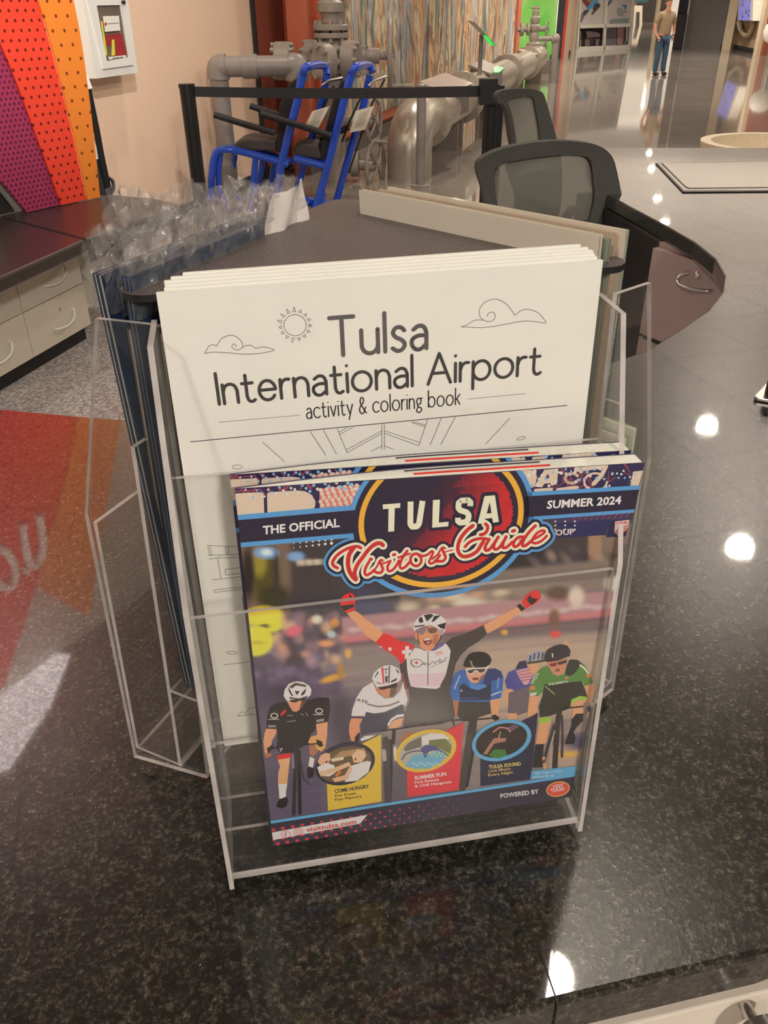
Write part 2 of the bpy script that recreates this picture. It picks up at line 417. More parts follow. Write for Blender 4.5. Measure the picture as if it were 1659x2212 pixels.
def glyphs(P, txt, p0, p1, cap, w, col, layer, gap=.17, lean=0.0):
    x = 0; items = []
    for ch in txt:
        a, st = GL[ch]; items.append((x, st)); x += a + gap
    tot = x - gap; a, b = np.array(p0, float), np.array(p1, float); e = b - a; L = np.hypot(*e); e /= L; u = np.array([-e[1], e[0]])
    sx = L / tot
    for x, st in items:
        for s_ in st: P.stroke([a + e * ((x + q[0]) * sx) + u * (q[1] * cap) for q in s_], w, col, layer)

# ------------------------------------------------------------------ the brochure stand: three leaning faces round a triangular plate
TOPZ, LEAN = 1.442, R(2.9)
class Face:
    def __init__(s, A, B, O=None, lean=LEAN):
        A, B = Vector(A), Vector(B); d = (B - A).normalized()
        s.U = Vector((d.x, d.y, 0)); n0 = Vector((d.y, -d.x, 0))
        s.V = Vector((0, 0, 1)) * math.cos(lean) - n0 * math.sin(lean); s.N = s.U.cross(s.V)
        m = (A + B) / 2 if O is None else Vector(O); s.O = Vector((m.x, m.y, TOPZ))
        s.T = Matrix((s.U, s.V, s.N)).transposed().to_4x4(); s.T.translation = s.O
    def P(s, u, v, w): return s.O + s.U * u + s.V * v + s.N * w
    def px(s, x, y, w):               # a pixel on the plane at depth w, in face coordinates
        q = atp(x, y, s.O + s.N * w, s.N) - s.O; return (q.dot(s.U), q.dot(s.V))
CL, CR_, CA = (-.122, .382), (.132, .426), (-.0275, .592)
FF = Face(CL, CR_, (.0035, .3915)); FL = Face(CA, CL); FR = Face(CR_, CA)
CTZ = 1.08                            # the stone counter's top

stand = thing('brochure_stand', 'clear acrylic three-sided brochure stand with black top plate on the granite counter', 'brochure stand', (.01, .46, CTZ))
SIDE = [(-.014, -.019), (.020, -.022), (.052, -.147), (.050, -.357), (-.014, -.346)]
T_ = .0028
for fc in (FF, FL, FR):
    for u0 in (-.1145, .1145 - T_):
        mb = MB(fc.T); mb.prism([(u0, v, w) for w, v in SIDE], (T_, 0, 0), 0, 1); mb.build('side_panel', [M['acrylic'], M['edge']], stand)
    iu = .1145 - T_
    def slab(mb, lo, hi, ax):         # thin acrylic sheet: faces across ax clear, the sawn rims milky
        mb.box(lo, hi); 
        for k in range(6):
            a = [2, 2, 1, 0, 1, 0][k]; mb.m[-6 + k] = 0 if a == ax else 1
    mb = MB(fc.T); slab(mb, (-iu, -.345, -.0135), (iu, -.022, -.011), 2); mb.build('back_panel', [M['acrylic'], M['edge']], stand)
    mb = MB(fc.T); slab(mb, (-iu, -.349, .0095), (iu, -.0925, .0122), 2); slab(mb, (-iu, -.2755, -.011), (iu, -.273, .0095), 1)
    mb.build('upper_pocket', [M['acrylic'], M['edge']], stand)
    mb = MB(fc.T); slab(mb, (-iu, -.349, .0465), (iu, -.1525, .0492), 2); slab(mb, (-iu, -.349, .0122), (iu, -.3465, .0465), 1)
    mb.build('lower_pocket', [M['acrylic'], M['edge']], stand)
def rounded(pts, r, n=6):
    out = []
    for i in range(len(pts)):
        p, a, b = Vector(pts[i]), Vector(pts[i - 1]), Vector(pts[(i + 1) % len(pts)])
        da, db = (a - p).normalized(), (b - p).normalized(); h = da.angle(db) / 2; t = r / math.tan(h)
        c = p + (da + db).normalized() * (r / math.sin(h)); s0, s1 = p + da * t - c, p + db * t - c
        for k in range(n + 1): out.append(c + s0.lerp(s1, k / n).normalized() * r)
    return out
tri = rounded([(-.137, .382), (.142, .4295), (-.0285, .6215)], .013)
mb = MB(); mb.prism([(p.x, p.y, 1.4305) for p in tri], (0, 0, .0035), 0, 1); mb.build('top_plate', [M['plate'], M['black']], stand)
mb = MB(); mb.prism([(p.x, p.y, 1.094) for p in rounded([(-.10, .405), (.112, .44), (-.025, .58)], .013)], (0, 0, .005)); mb.build('base_plate', M['black'], stand)
mb = MB(); mb.lathe([(.09, 0), (.09, .006), (.07, .008), (.07, .014)], (.0, .46, CTZ), n=40); mb.build('turntable', M['black'], stand, smooth=40)
mb = MB(); mb.cyl((-.0, .47, 1.095), (-.0, .47, 1.43), .012); mb.build('centre_post', M['black'], stand, smooth=40)

# ------------------------------------------------------------------ colouring books in the upper front pocket
def shift(fc, w): return lambda x, y: atp(x, y, fc.O + fc.N * w, fc.N)
def book(fc, name, label, cat, group, quad, w0, th, mats, cover='cover', sheets='pages'):
    """a thin book: quad = 4 (u,v) corners tl,tr,br,bl; front at depth w0, thickness th"""
    c = fc.P(sum(q[0] for q in quad) / 4, min(q[1] for q in quad), w0)
    t = thing(name, label, cat, c, 0, group)
    mb = MB(fc.T); mb.prism([(u, v, w0) for u, v in quad], (0, 0, -.00035)); mb.build(cover, mats[0], t)
    s = 1 - .0012
    q2 = [(u * s, v * s) for u, v in quad]
    mb = MB(fc.T); mb.prism([(u, v, w0 - .0004) for u, v in q2], (0, 0, -th)); mb.build(sheets, mats[1], t)
    return t
cq = [FF.px(337, 633, .006), FF.px(1303, 562, .006), None, FF.px(485, 1612, .006)]
cq[2] = (cq[1][0] - .0015, cq[3][1])
CBL = ['front white colouring book with the sun and clouds cover, in the upper front pocket',
       'white colouring book right behind the front one', 'third white colouring book back from the front of the pocket',
       'fourth white colouring book back from the front of the pocket', 'fifth white colouring book, its corner set a little inwards',
       'rearmost white colouring book against the black top plate']
offs = [(0, 0), (.0035, .0012), (.004, .0022), (.0035, .0032), (.0065, .0042), (.012, .0052)]
cb = []
for k in range(6):
    du, dv = offs[k]; q = [(u + du * (1 if u < 0 else .55 * (-1)), v + (0 if v < -.2 else dv * 1.0)) for u, v in cq]
    cb.append(book(FF, 'coloring_book', CBL[k], 'colouring book', 'colouring books in the upper front pocket', q, .006 - .0027 * k, .0021, (M['paper'], M['paper'])))
K1 = (.055, .052, .05, 1)
P = Print(shift(FF, .006), FF.N)
Q = Print(lambda u, v: FF.P(u, v, .006), FF.N)       # in page coordinates
def ct(txt, a, b, capm, w, col, gap=.17):
    glyphs(Q, txt, FF.px(*a, .006), FF.px(*b, .006), capm, w, col, 2, gap)
g0 = (.115, .11, .108, 1)
ct('Tulsa', (716, 769), (921, 752), .0187, .0021, g0, .2)
ct('International Airport', (474, 873), (1166, 807), .0157, .00165, K1, .165)
ct('activity & coloring book', (663, 904), (993, 873), .0088, .00065, (.02, .02, .02, 1), .2)
def zz(x0, y0, s): return lambda pts: [(x0 + p[0] / s, y0 + p[1] / s) for p in pts]
z1 = zz(430, 640, 4.1475); z2 = zz(800, 620, 3.77); z3 = zz(400, 850, 1.8433); z4 = zz(380, 1000, 5.53)
P.stroke(z1(cr([(50, 512), (85, 450), (125, 433), (157, 446)])), 1.1, K1, 2)
P.stroke(z1(cr([(157, 446), (200, 380), (280, 348), (350, 372), (390, 430), (375, 470), (330, 480), (293, 452), (312, 425), (338, 450)])), 1.1, K1, 2)
P.stroke(z1(cr([(390, 455), (440, 437), (480, 446), (508, 467)])), 1.1, K1, 2)
P.stroke(z1(cr([(508, 467), (570, 452), (620, 462), (672, 482), (560, 508), (420, 518), (250, 505), (120, 500), (50, 512)])), 1.1, K1, 2)
P.stroke(z1(arc(860, 258, 100, 95, 0, 360, 36)), 1.1, K1, 2)
for k in range(15):
    a = 2 * PI * k / 15 - PI / 2 - .06; c, s_ = math.cos(a), math.sin(a); L = 165 if k in (0, 13, 14, 12, 8) else 150
    tip = (860 + L * c, 256 + L * s_ * .97); b = (860 + 124 * c, 256 + 124 * s_ * .96)
    P.stroke(z1([tip, (b[0] - 15 * s_, b[1] + 15 * c), (b[0] + 15 * s_, b[1] - 15 * c)]), .9, K1, 2, closed=True)
P.stroke(z2(cr([(738, 323), (790, 305), (850, 270), (920, 268)])), 1.0, K1, 2)
P.stroke(z2(cr([(948, 240), (965, 210), (1000, 205), (1017, 235), (1000, 270), (955, 280), (900, 250), (887, 190), (930, 125), (1015, 97), (1090, 125), (1140, 175), (1176, 230)])), 1.0, K1, 2)
P.stroke(z2(cr([(1176, 230), (1230, 190), (1290, 183), (1360, 205), (1405, 250), (1426, 292), (1330, 279), (1220, 280), (1050, 312), (900, 330), (738, 323)])), 1.0, K1, 2)
for a, b, w in [((135, 114), (455, 86), .8), ((1125, 22), (1355, 0), .8), ((22, 192), (1520, 47), 1.7)]:
    P.stroke(z3([a, b]), w, K1, 2)
for a, b in [((497, 150), (560, 245)), ((550, 145), (602, 240)), ((605, 140), (645, 236)), ((783, 122), (783, 222)), ((793, 122), (793, 222)), ((783, 148), (640, 225)), ((783, 158), (644, 235)),
             ((612, 153), (645, 135)), ((614, 163), (668, 134)), ((793, 148), (935, 195)), ((793, 158), (930, 207)), ((965, 103), (930, 207)), ((905, 112), (957, 125)), ((900, 115), (955, 132)), ((1020, 98), (975, 205)),
             ((1075, 93), (1018, 203)), ((307, 192), (395, 270)), ((1292, 98), (1195, 202)), ((783, 208), (740, 230)), ((793, 208), (830, 222))]:
    P.stroke(z3([a, b]), 1.0, K1, 2)
P.stroke(z3(arc(208, 292, 20, 8, 0, 360, 20)), .9, K1, 2); P.stroke(z3([(1338 + 17 * math.cos(t / 3), 178 + 6 * math.sin(t / 3) - 4 * math.cos(t / 3)) for t in range(19)]), .9, K1, 2, closed=True)
for L_ in [[(380, 983), (730, 1000)], [(388, 1102), (745, 1092)], [(380, 983), (402, 1100)], [(405, 988), (428, 1096)], [(590, 996), (605, 1092)], [(618, 998), (630, 1090)], [(395, 1147), (520, 1132), (745, 1132)],
           [(517, 1098), (522, 1132)], [(497, 1138), (537, 1380)], [(432, 1395), (780, 1355)], [(770, 1250), (585, 1270), (595, 1338), (775, 1316)], [(795, 1478), (452, 1517), (460, 1545), (798, 1505)], [(452, 1517), (795, 1478)]]:
    P.stroke(z4(L_), .9, K1, 2)
z5 = zz(150, 850, 2.4585)
P.stroke(z5(arc(863, 1375, 28, 8, 0, 360, 18)), .9, K1, 2); P.stroke(z5([(822, 1440), (930, 1428), (955, 1420)]), .9, K1, 2)
P.stroke(z5(cr([(893, 1713), (915, 1690), (935, 1695), (950, 1675), (985, 1665)])), .9, K1, 2); P.stroke(z5([(893, 1713), (985, 1700)]), .9, K1, 2)
co = [o for o in kids(cb[0]) if o.name.startswith('cover')][0]
P.v += Q.v; k0 = len(P.v) - len(Q.v); P.f += [tuple(i + k0 for i in f) for f in Q.f]; P.c += Q.c
P.build('line_drawing', M['ink_matt'], co)
# ------------------------------------------------------------------ visitor guides in the lower front pocket
FG = Face(CL, CR_, (.0035, .3915), R(.5)); FG.O = FF.P(0, -.36, .0365); FG.T.translation = FG.O
GW = 0.0
gq = [FG.px(*p, GW) for p in ((507, 1056), (1393, 999), (1232, 1720), (590, 1826))]
gq_ = list(gq)
def lensbook(fc, name, label, cat, group, quad, w0, th, stripes, cov):
    """saddle-stitched magazine: pinched at the spine, swelling to th; pages show as fine layers on top"""
    tl, tr, br, bl = [np.array(q) for q in quad]
    t = thing(name, label, cat, fc.P((bl[0] + br[0]) / 2, min(bl[1], br[1]), w0), 0, group)
    n = 18; prof = []
    for k in range(n + 1):
        s_ = k / n; prof.append((s_, th * min(1, .12 + .88 * math.sin(min(1, s_ / .55) * PI / 2)) * (1 - .06 * max(0, s_ - .6))))
    # front cover (thin), page block, back cover
    def loft(mb, f0, f1, ins):
        vs = []
        for s_, d in prof:
            s2 = ins[0] + (1 - ins[0] - ins[1]) * s_
            a = tl + (tr - tl) * s2; b = bl + (br - bl) * s2
            a = a + (b - a) * .0016 * (1 if ins[0] else 0)
            vs += [fc.P(a[0], a[1], w0 - f0(d)), fc.P(b[0], b[1], w0 - f0(d)), fc.P(a[0], a[1], w0 - f1(d)), fc.P(b[0], b[1], w0 - f1(d))]
        fs = []
        for i in range(n):
            k = 4 * i; fs += [(k, k + 1, k + 5, k + 4), (k + 2, k + 6, k + 7, k + 3), (k, k + 4, k + 6, k + 2), (k + 1, k + 3, k + 7, k + 5)]
        fs += [(0, 2, 3, 1), (4 * n, 4 * n + 1, 4 * n + 3, 4 * n + 2)]
        mb.add(vs, fs)
    mb = MB(); loft(mb, lambda d: 0, lambda d: .0003, (0, 0)); co = mb.build('cover', cov, t)
    mb = MB(); loft(mb, lambda d: .0003, lambda d: d - .0003, (.002, .004)); mb.build('pages', M['pages'], t)
    mb = MB(); loft(mb, lambda d: d - .0003, lambda d: d, (0, 0)); mb.build('back_cover', cov, t)
    for (s0, s1, f, tk, m) in stripes:       # printed bleeds showing on the page edges
        mb = MB(); vs = []
        N_ = 10
        for k in range(N_ + 1):
            s_ = s0 + (s1 - s0) * k / N_; a = tl + (tr - tl) * s_
            d = np.interp(s_, [p[0] for p in prof], [p[1] for p in prof]) * f
            vs += [fc.P(a[0], a[1] - .0004, w0 - d), fc.P(a[0], a[1] + .0002, w0 - d), fc.P(a[0], a[1] + .0002, w0 - d - tk), fc.P(a[0], a[1] - .0004, w0 - d - tk)]
        fs = [(0, 1, 2, 3), tuple(4 * N_ + i for i in (3, 2, 1, 0))]
        for k in range(N_):
            for i in range(4): fs.append((4 * k + i, 4 * k + (i + 1) % 4, 4 * k + 4 + (i + 1) % 4, 4 * k + 4 + i))
        mb.add(vs, fs); mb.build('printed_page_edge', m, t)
    for f in (.3, .68):
        a = tl + (bl - tl) * f; mb = MB(); mb.tube([fc.P(a[0] + .0002, a[1] + .006, w0 - .0008), fc.P(a[0] - .0004, a[1] + .005, w0 - .0008), fc.P(a[0] - .0004, a[1] - .005, w0 - .0008), fc.P(a[0] + .0002, a[1] - .006, w0 - .0008)], .0003, 6)
        mb.build('staple', M['steel'], t)
    return t, co
M['red_edge'] = mat('red_page_edge', C(196, 38, 30), .5, noise=(90, .1)); M['dark_edge'] = mat('dark_page_edge', C(48, 40, 52), .5, noise=(90, .1))
M['cover'] = mat('cover_stock', C(70, 66, 88), .35, noise=(60, .1))
ST = [(.42, .76, .32, .0009, M['red_edge']), (.4, .74, .72, .0004, M['dark_edge'])]
g1, gc1 = lensbook(FG, 'visitor_guide', 'front copy of the cycling cover visitors guide, in the lower front pocket', 'magazine', 'visitors guides in the lower front pocket', gq, GW, .0105, ST, M['cover'])
q2 = [(u - .0019, v + .0012) for u, v in gq]; q2[2] = (q2[2][0], gq[2][1]); q2[3] = (q2[3][0], gq[3][1])
W2 = GW - .0118
g2, gc2 = lensbook(FG, 'visitor_guide', 'second visitors guide, showing only its top edge behind the front copy', 'magazine', 'visitors guides in the lower front pocket', q2, W2, .0108, ST, M['cover'])

# ---- the cover picture: colours as photographed, in photograph coordinates laid on the page plane
def cover_art(w0, full, parent, dx=0, dy=0):
    mp0 = shift(FG, w0)
    if full: mp = mp0
    else:                                  # same picture, shifted with the copy behind
        def mp(x, y):
            q = FG.px(x, y, GW); return FG.P(q[0] - .0019, q[1] + .0012, w0)
    A = Print(mp, FG.N, 3.2e-5)
    if full: tlp, trp, brp, blp = [np.array(p, float) for p in ((507, 1056), (1393, 999), (1232, 1720), (590, 1826))]
    def edge(p, q): 
        a, b = q[1] - p[1], -(q[0] - p[0]); return a, b, a * p[0] + b * p[1]
    tlp, trp, brp, blp = (507, 1056), (1393, 999), (1232, 1720), (590, 1826)
    for p, q in ((tlp, trp), (trp, brp), (brp, blp), (blp, tlp)):
        a, b, c = edge(p, q); A.clips.append((a, b, c))
    nx, ny = (150, 190) if full else (110, 20)
    TL, TR, BR, BL = [np.array(p, float) for p in (tlp, trp, brp, blp)]
    ss, tt = np.meshgrid(np.linspace(0, 1, nx), np.linspace(0, 1, ny) * (1 if full else .08))
    X = ((TL[0] * (1 - ss) + TR[0] * ss) * (1 - tt) + (BL[0] * (1 - ss) + BR[0] * ss) * tt)
    Y = ((TL[1] * (1 - ss) + TR[1] * ss) * (1 - tt) + (BL[1] * (1 - ss) + BR[1] * ss) * tt)
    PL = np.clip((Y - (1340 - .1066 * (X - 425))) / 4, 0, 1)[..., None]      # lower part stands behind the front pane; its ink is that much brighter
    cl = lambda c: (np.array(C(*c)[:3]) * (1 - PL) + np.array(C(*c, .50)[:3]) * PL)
    img = np.zeros(X.shape + (3,)) + cl((70, 66, 80))
    img = np.array(img)
    def blob(c, col, rot=0, soft=.35, a=1.0):          # c = (x, y, rx, ry)
        nonlocal img
        dx_, dy_ = X - c[0], Y - c[1]; co_, si_ = math.cos(rot), math.sin(rot)
        u, v = (dx_ * co_ + dy_ * si_) / c[2], (-dx_ * si_ + dy_ * co_) / c[3]
        r = np.sqrt(u * u + v * v); w = np.clip((1 + soft - r) / (2 * soft), 0, 1)[..., None] * a
        img = img * (1 - w) + cl(col) * w
    def band(y0, y1, col, sl=-.1, x0=-1e4, x1=1e4, soft=6, a=1.0):   # sloping stripe; y at x=830
        nonlocal img
        yy = Y - sl * (X - 830)
        w = np.clip((yy - y0) / soft, 0, 1) * np.clip((y1 - yy) / soft, 0, 1) * np.clip((X - x0) / soft, 0, 1) * np.clip((x1 - X) / soft, 0, 1) * a
        img = img * (1 - w[..., None]) + cl(col) * w[..., None]
    rnd = random.Random(3)
    if full:
        # street scene behind the riders, softly out of focus
        band(1150, 1330, (112, 94, 84), -.08, 480, 640); band(1150, 1330, (62, 57, 58), -.08, 620, 800, 14); band(1100, 1300, (48, 46, 48), -.08, 760, 1180)
        band(1140, 1250, (66, 60, 62), -.1, 1170, 1400); band(1180, 1262, (150, 122, 100), -.1, 1268, 1305); band(1180, 1262, (122, 106, 94), -.1, 1300, 1400)
        blob((575, 1250, 30, 70), (74, 70, 30)); blob((560, 1215, 16, 30), (140, 130, 50)); blob((595, 1290, 36, 26), (52, 50, 24)); blob((536, 1240, 14, 60), (40, 32, 30))
        blob((575, 1194, 24, 12), (120, 165, 215)); blob((576, 1193, 11, 7), (205, 225, 235)); blob((640, 1202, 18, 10), (120, 160, 205)); blob((596, 1240, 6, 45), (52, 46, 48))
        band(1200, 1216, (190, 178, 160), -.04, 640, 700, 4)
        for k in range(9): band(1160, 1330, (40 + 8 * (k % 3), 40, 46), -.08, 655 + 17 * k, 664 + 17 * k, 6, .6)
        for k in range(22): blob((1060 + rnd.random() * 300, 1185 + rnd.random() * 60, 8 + 12 * rnd.random(), 5 + 8 * rnd.random()), rnd.choice([(58, 50, 52), (120, 104, 100), (86, 78, 84), (150, 136, 120)]), rnd.random(), .6, .7)
        band(1252, 1330, (120, 108, 100), -.1, 860, 1345, 10)
        for k in range(40): blob((880 + rnd.random() * 420, 1275 + rnd.random() * 50, 8 + 16 * rnd.random(), 5 + 9 * rnd.random()), rnd.choice([(188, 172, 150), (150, 126, 112), (98, 84, 80), (205, 190, 168), (170, 130, 104), (66, 60, 66)]), -.1, .6, .75)
        blob((1300, 1283, 42, 22), (96, 88, 100)); blob((1290, 1262, 60, 14), (110, 98, 92)); blob((1325, 1262, 18, 18), (205, 192, 172)); blob((700, 1300, 90, 22), (54, 52, 58)); blob((790, 1302, 40, 30), (62, 66, 92), 0, .6)
        band(1322, 1378, (146, 112, 118), -.1, 735, 1345, 6)
        for k in range(24): blob((760 + k * 25 + rnd.random() * 8, 1352 - (k * 25 - 70) * .1 + rnd.random() * 6, 12, 5), (196, 172, 172), -.1, .6, .6)
        band(1364, 1384, (168, 100, 104), -.1, 735, 1345, 6, .8)
        band(1382, 1400, (104, 88, 86), -.1, 735, 1345, 5, .8)
        band(1388, 1760, (118, 108, 106), -.06, 690, 1345, 10); band(1388, 1600, (158, 140, 124), -.08, 1000, 1345, 40, .9)
        for k in range(16): band(1400 + k * 22, 1409 + k * 22 + 6 * rnd.random(), rnd.choice([(92, 88, 96), (140, 126, 118), (104, 98, 104), (166, 148, 132)]), -.08 - .04 * rnd.random(), 700, 1345, 7, .5)
        band(1440, 1900, (76, 70, 90), -.2, 500, 840, 60, .9)
        for k in range(10): band(1560 + k * 24, 1568 + k * 24, (92, 86, 104), -.16, 520, 1000, 6, .5)
        band(1640, 1760, (72, 68, 80), -.16, 820, 1010, 16, .8)
        # spectators
        for k in range(90):
            x = 545 + rnd.random() * 190; y = 1330 + rnd.random() * 105 - (x - 640) * .06
            blob((x, y, 7 + 9 * rnd.random(), 6 + 8 * rnd.random()), rnd.choice([(170, 126, 104), (82, 68, 84), (120, 96, 104), (60, 50, 58), (190, 150, 118), (104, 92, 120), (146, 120, 128), (70, 62, 74)]), rnd.random() * 3, .55, .8)
        blob((635, 1363, 18, 11), (206, 88, 106), -.3); blob((685, 1338, 11, 9), (196, 184, 166)); blob((723, 1345, 9, 9), (176, 122, 60)); blob((716, 1370, 9, 7), (150, 170, 190)); blob((705, 1390, 16, 7), (190, 130, 90))
        band(1425, 1490, (78, 68, 92), -.16, 540, 745, 12, .9)
        for k in range(20): blob((550 + rnd.random() * 190, 1440 + rnd.random() * 50, 9, 9), rnd.choice([(98, 88, 122), (64, 54, 76), (120, 100, 130)]), 0, .7, .5)
        blob((717, 1465, 26, 7), (186, 140, 56), -.3); blob((735, 1450, 6, 20), (150, 112, 56)); blob((752, 1412, 7, 10), (196, 144, 80))
        blob((620, 1495, 30, 14), (48, 42, 50)); blob((605, 1500, 60, 30), (52, 44, 60), 0, .5, .7); blob((740, 1560, 26, 70), (44, 42, 48), -.2, .5, .7)
        blob((565, 1330, 46, 20), (216, 192, 52), -.1, .12); blob((585, 1350, 26, 16), (214, 188, 50), -.1, .15); blob((570, 1352, 12, 4), (60, 50, 40)); blob((552, 1384, 38, 33), (218, 192, 54), 0, .08); blob((556, 1388, 16, 4), (160, 136, 40), 0, .5, .7)
        # distant rider and cones
        blob((1200, 1318, 9, 9), (160, 140, 128)); blob((1197, 1335, 12, 20), (104, 72, 62)); blob((1200, 1370, 12, 8), (190, 64, 58)); blob((1090, 1366, 7, 6), (196, 140, 72)); blob((1222, 1395, 6, 10), (190, 150, 106)); blob((1205, 1275 + 6, 26, 16), (80, 62, 52)); blob((1245, 1290, 16, 22), (188, 170, 160)); 
        band(1660, 1760, (150, 130, 118), -.15, 1180, 1300, 10); blob((1225, 1630, 26, 6), (206, 146, 62), -.1); blob((1215, 1664, 30, 7), (206, 146, 62), -.1); blob((1260, 1600, 40, 18), (74, 70, 92), -.15)
    # patterned strip along the top
    yt = Y - (1056 - .0643 * (X - 507)); sl = Y + .0643 * (X - 507)
    w = np.clip((1118 - (Y + .075 * (X - 510))) / 4, 0, 1)[..., None]; img = img * (1 - w) + cl((44, 42, 78)) * w
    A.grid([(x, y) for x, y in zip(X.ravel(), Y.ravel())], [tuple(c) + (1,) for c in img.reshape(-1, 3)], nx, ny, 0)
    NAVY, BLUE, GOLD, RED, CRM = C(40, 36, 56), C(84, 148, 205), C(222, 168, 60), C(190, 44, 48), C(232, 220, 196)
    PK, CREAM = C(134, 66, 84), C(206, 190, 172)
    i1 = zz(500, 1030, 5.53); j1 = zz(1120, 1000, 5.925)
    # woven pink lines and lettering panels
    for k in range(26):
        x = 1140 + rnd.random() * 250; y = 1006 + rnd.random() * 45; dx_ = rnd.choice([-14, 10, 18, 0]); A.stroke([(x, y), (x + dx_, y + rnd.choice([-14, 14, 22])), (x + dx_ + 18, y + 12)], 2.4, PK, 2)
    for k in range(14):
        x = 505 + rnd.random() * 250; A.stroke([(x, 1056 - .07 * (x - 507)), (x + rnd.choice([-6, 4, 8]), 1066 - .07 * (x - 507))], 4, PK, 2)
    A.stroke(i1([(40, 170), (200, 165), (340, 150), (400, 210)]), 3.5, PK, 2)
    A.poly(i1([(42, 205), (60, 196), (360, 180), (384, 200), (392, 450), (66, 470)]), CREAM, 3)
    A.poly(i1([(424, 205), (445, 182), (780, 160), (880, 170), (960, 215), (1003, 290), (1000, 340), (980, 392), (430, 440)]), CREAM, 3)
    A.poly(i1([(1050, 160), (1085, 140), (1520, 90), (1560, 110), (1440, 350), (1055, 385)]), C(206, 112, 112), 3)
    for r_ in range(7):
        for c_ in range(9):
            x, y = 1065 + c_ * 72 - (r_ % 2) * 0 + r_ * 18 - (r_ // 3) * 54, 155 + r_ * 46 - c_ * 9
            if 1050 < x < 1560 - (y - 110) * .45 and 100 < y < 375: A.disc(i1([(x, y)])[0], 4.6, CREAM, 4, 12)
    A.stroke(j1(cr([(40, 100), (200, 120), (120, 140), (210, 160), (190, 270), (150, 300)])), 7, CREAM, 3)
    A.poly(j1([(20, 90), (230, 95), (220, 210), (180, 310), (150, 300)]), CREAM, 3)
    A.poly(j1([(330, 85), (510, 70), (490, 270), (420, 290), (400, 255), (330, 265), (300, 310), (200, 300)]), CREAM, 3); A.poly(j1([(360, 150), (385, 145), (390, 195), (345, 200)]), C(60, 50, 84), 4)
    A.stroke(j1(arc(680, 195, 85, 62, 20, 330, 18)), 6, CREAM, 3); A.stroke(j1([(735, 85), (940, 60), (1120, 40), (1060, 160), (960, 265)]), 9, CREAM, 3); A.stroke(j1(arc(985, 240, 145, 110, 0, 300, 22)), 4.5, CREAM, 3); A.stroke(j1([(740, 60), (800, 110)]), 8, CREAM, 3)
    A.poly(j1([(1465, 110), (1590, 95), (1540, 285), (1430, 295)]), CREAM, 3)
    for a_, b_ in [((220, 350), (420, 335)), ((500, 340), (750, 310))]: A.stroke(j1([a_, b_]), 7, CREAM, 3)
    for k in range(46):
        u = k / 46; x = 1135 + 245 * u + rnd.random() * 8; y = 1012 + rnd.random() * 44 - .02 * (x - 1135)
        A.disc((x, y), 1.4 + 2.6 * (1 - u) * rnd.random() + .8, rnd.choice([(.85, .83, .82, 1), C(120, 180, 220), (.85, .83, .82, 1)]), 5, 10)
    for k in range(30):
        x = 530 + k * 8.2; y = 1058 - .075 * (x - 507) + (k % 3) * 7 + rnd.random() * 5
        A.disc((x, y), 2.2 + (k / 30) * 2, rnd.choice([C(130, 185, 220), (.82, .8, .78, 1)]), 5, 10)
    # title band and roundel
    cxr, cyr, sh = 952.5, 1117.5, -.095
    def disc(rx, ry, col, L, n=72): A.disc((cxr, cyr), rx, col, L, n, ry, sh)
    band_l = [[(510, 1112), (790, 1088), (790, 1158), (520, 1181.5)], [(512, 1123), (800, 1098), (800, 1148), (518, 1171.5)]]
    band_r = [[(1110, 1064), (1400, 1046.5), (1390, 1105), (1110, 1126)], [(1110, 1073), (1400, 1055.5), (1390, 1098), (1110, 1118)]]
    SCR = []                                     # brush script: (points, widths)
    k1, k2 = zz(680, 1100, 5.925), zz(940, 1080, 5.925)
    def s1(p, w): SCR.append((k1(cr(p, 5)), w))
    def s2(p, w): SCR.append((k2(cr(p, 5)), w))
    s1([(290, 745), (240, 715), (225, 670), (275, 590), (360, 525), (450, 485), (530, 468), (590, 488)], 6.6)
    s1([(500, 480), (440, 570), (422, 680), (440, 780), (480, 850), (522, 892)], 9.5); s1([(522, 895), (508, 800), (545, 700), (610, 610), (690, 505), (770, 440), (835, 428), (872, 455)], 8.4)
    s1([(695, 660), (650, 740), (637, 805), (660, 835), (705, 815), (745, 785)], 6.0); s1([(708, 634), (722, 631)], 7.0)
    s1([(715, 815), (790, 730), (830, 650), (855, 640), (866, 655)], 4.2); s1([(832, 665), (855, 720), (868, 765), (840, 805), (785, 800), (755, 770)], 6.0)
    s1([(860, 690), (915, 672), (965, 650)], 3.6); s1([(965, 655), (930, 725), (938, 780), (985, 775), (1040, 715), (1075, 650)], 5.6); s1([(1003, 577), (1022, 572)], 6.6)
    s1([(1180, 525), (1130, 600), (1088, 690), (1098, 748), (1150, 735), (1215, 665)], 5.8); s1([(1065, 612), (1130, 588), (1210, 560)], 4.6)
    s1(arc(1292, 640, 70, 78, 0, 350, 14), 5.8); s1([(1330, 590), (1390, 590), (1445, 570), (1490, 532), (1510, 545), (1485, 610), (1460, 665), (1485, 688), (1545, 655), (1600, 580)], 5.2)
    s2([(-40, 745), (30, 690), (70, 620), (100, 598), (125, 612)], 4.2); s2([(88, 625), (112, 680), (130, 725), (105, 770), (45, 778), (5, 765)], 6.0); s2([(120, 660), (170, 645), (220, 632)], 2.6)
    s2([(480, 322), (405, 380), (330, 470), (290, 570), (295, 660), (350, 715), (440, 705), (530, 650), (585, 570), (615, 520)], 8.0)
    s2([(575, 438), (625, 425), (660, 385), (668, 330), (640, 300)], 7.0); s2([(378, 592), (440, 530), (520, 495), (600, 485), (670, 495)], 6.4)
    s2([(690, 495), (640, 580), (640, 635), (690, 625), (750, 550), (805, 465)], 6.6); s2([(800, 470), (752, 560), (752, 618), (800, 615), (860, 545), (905, 462)], 6.6)
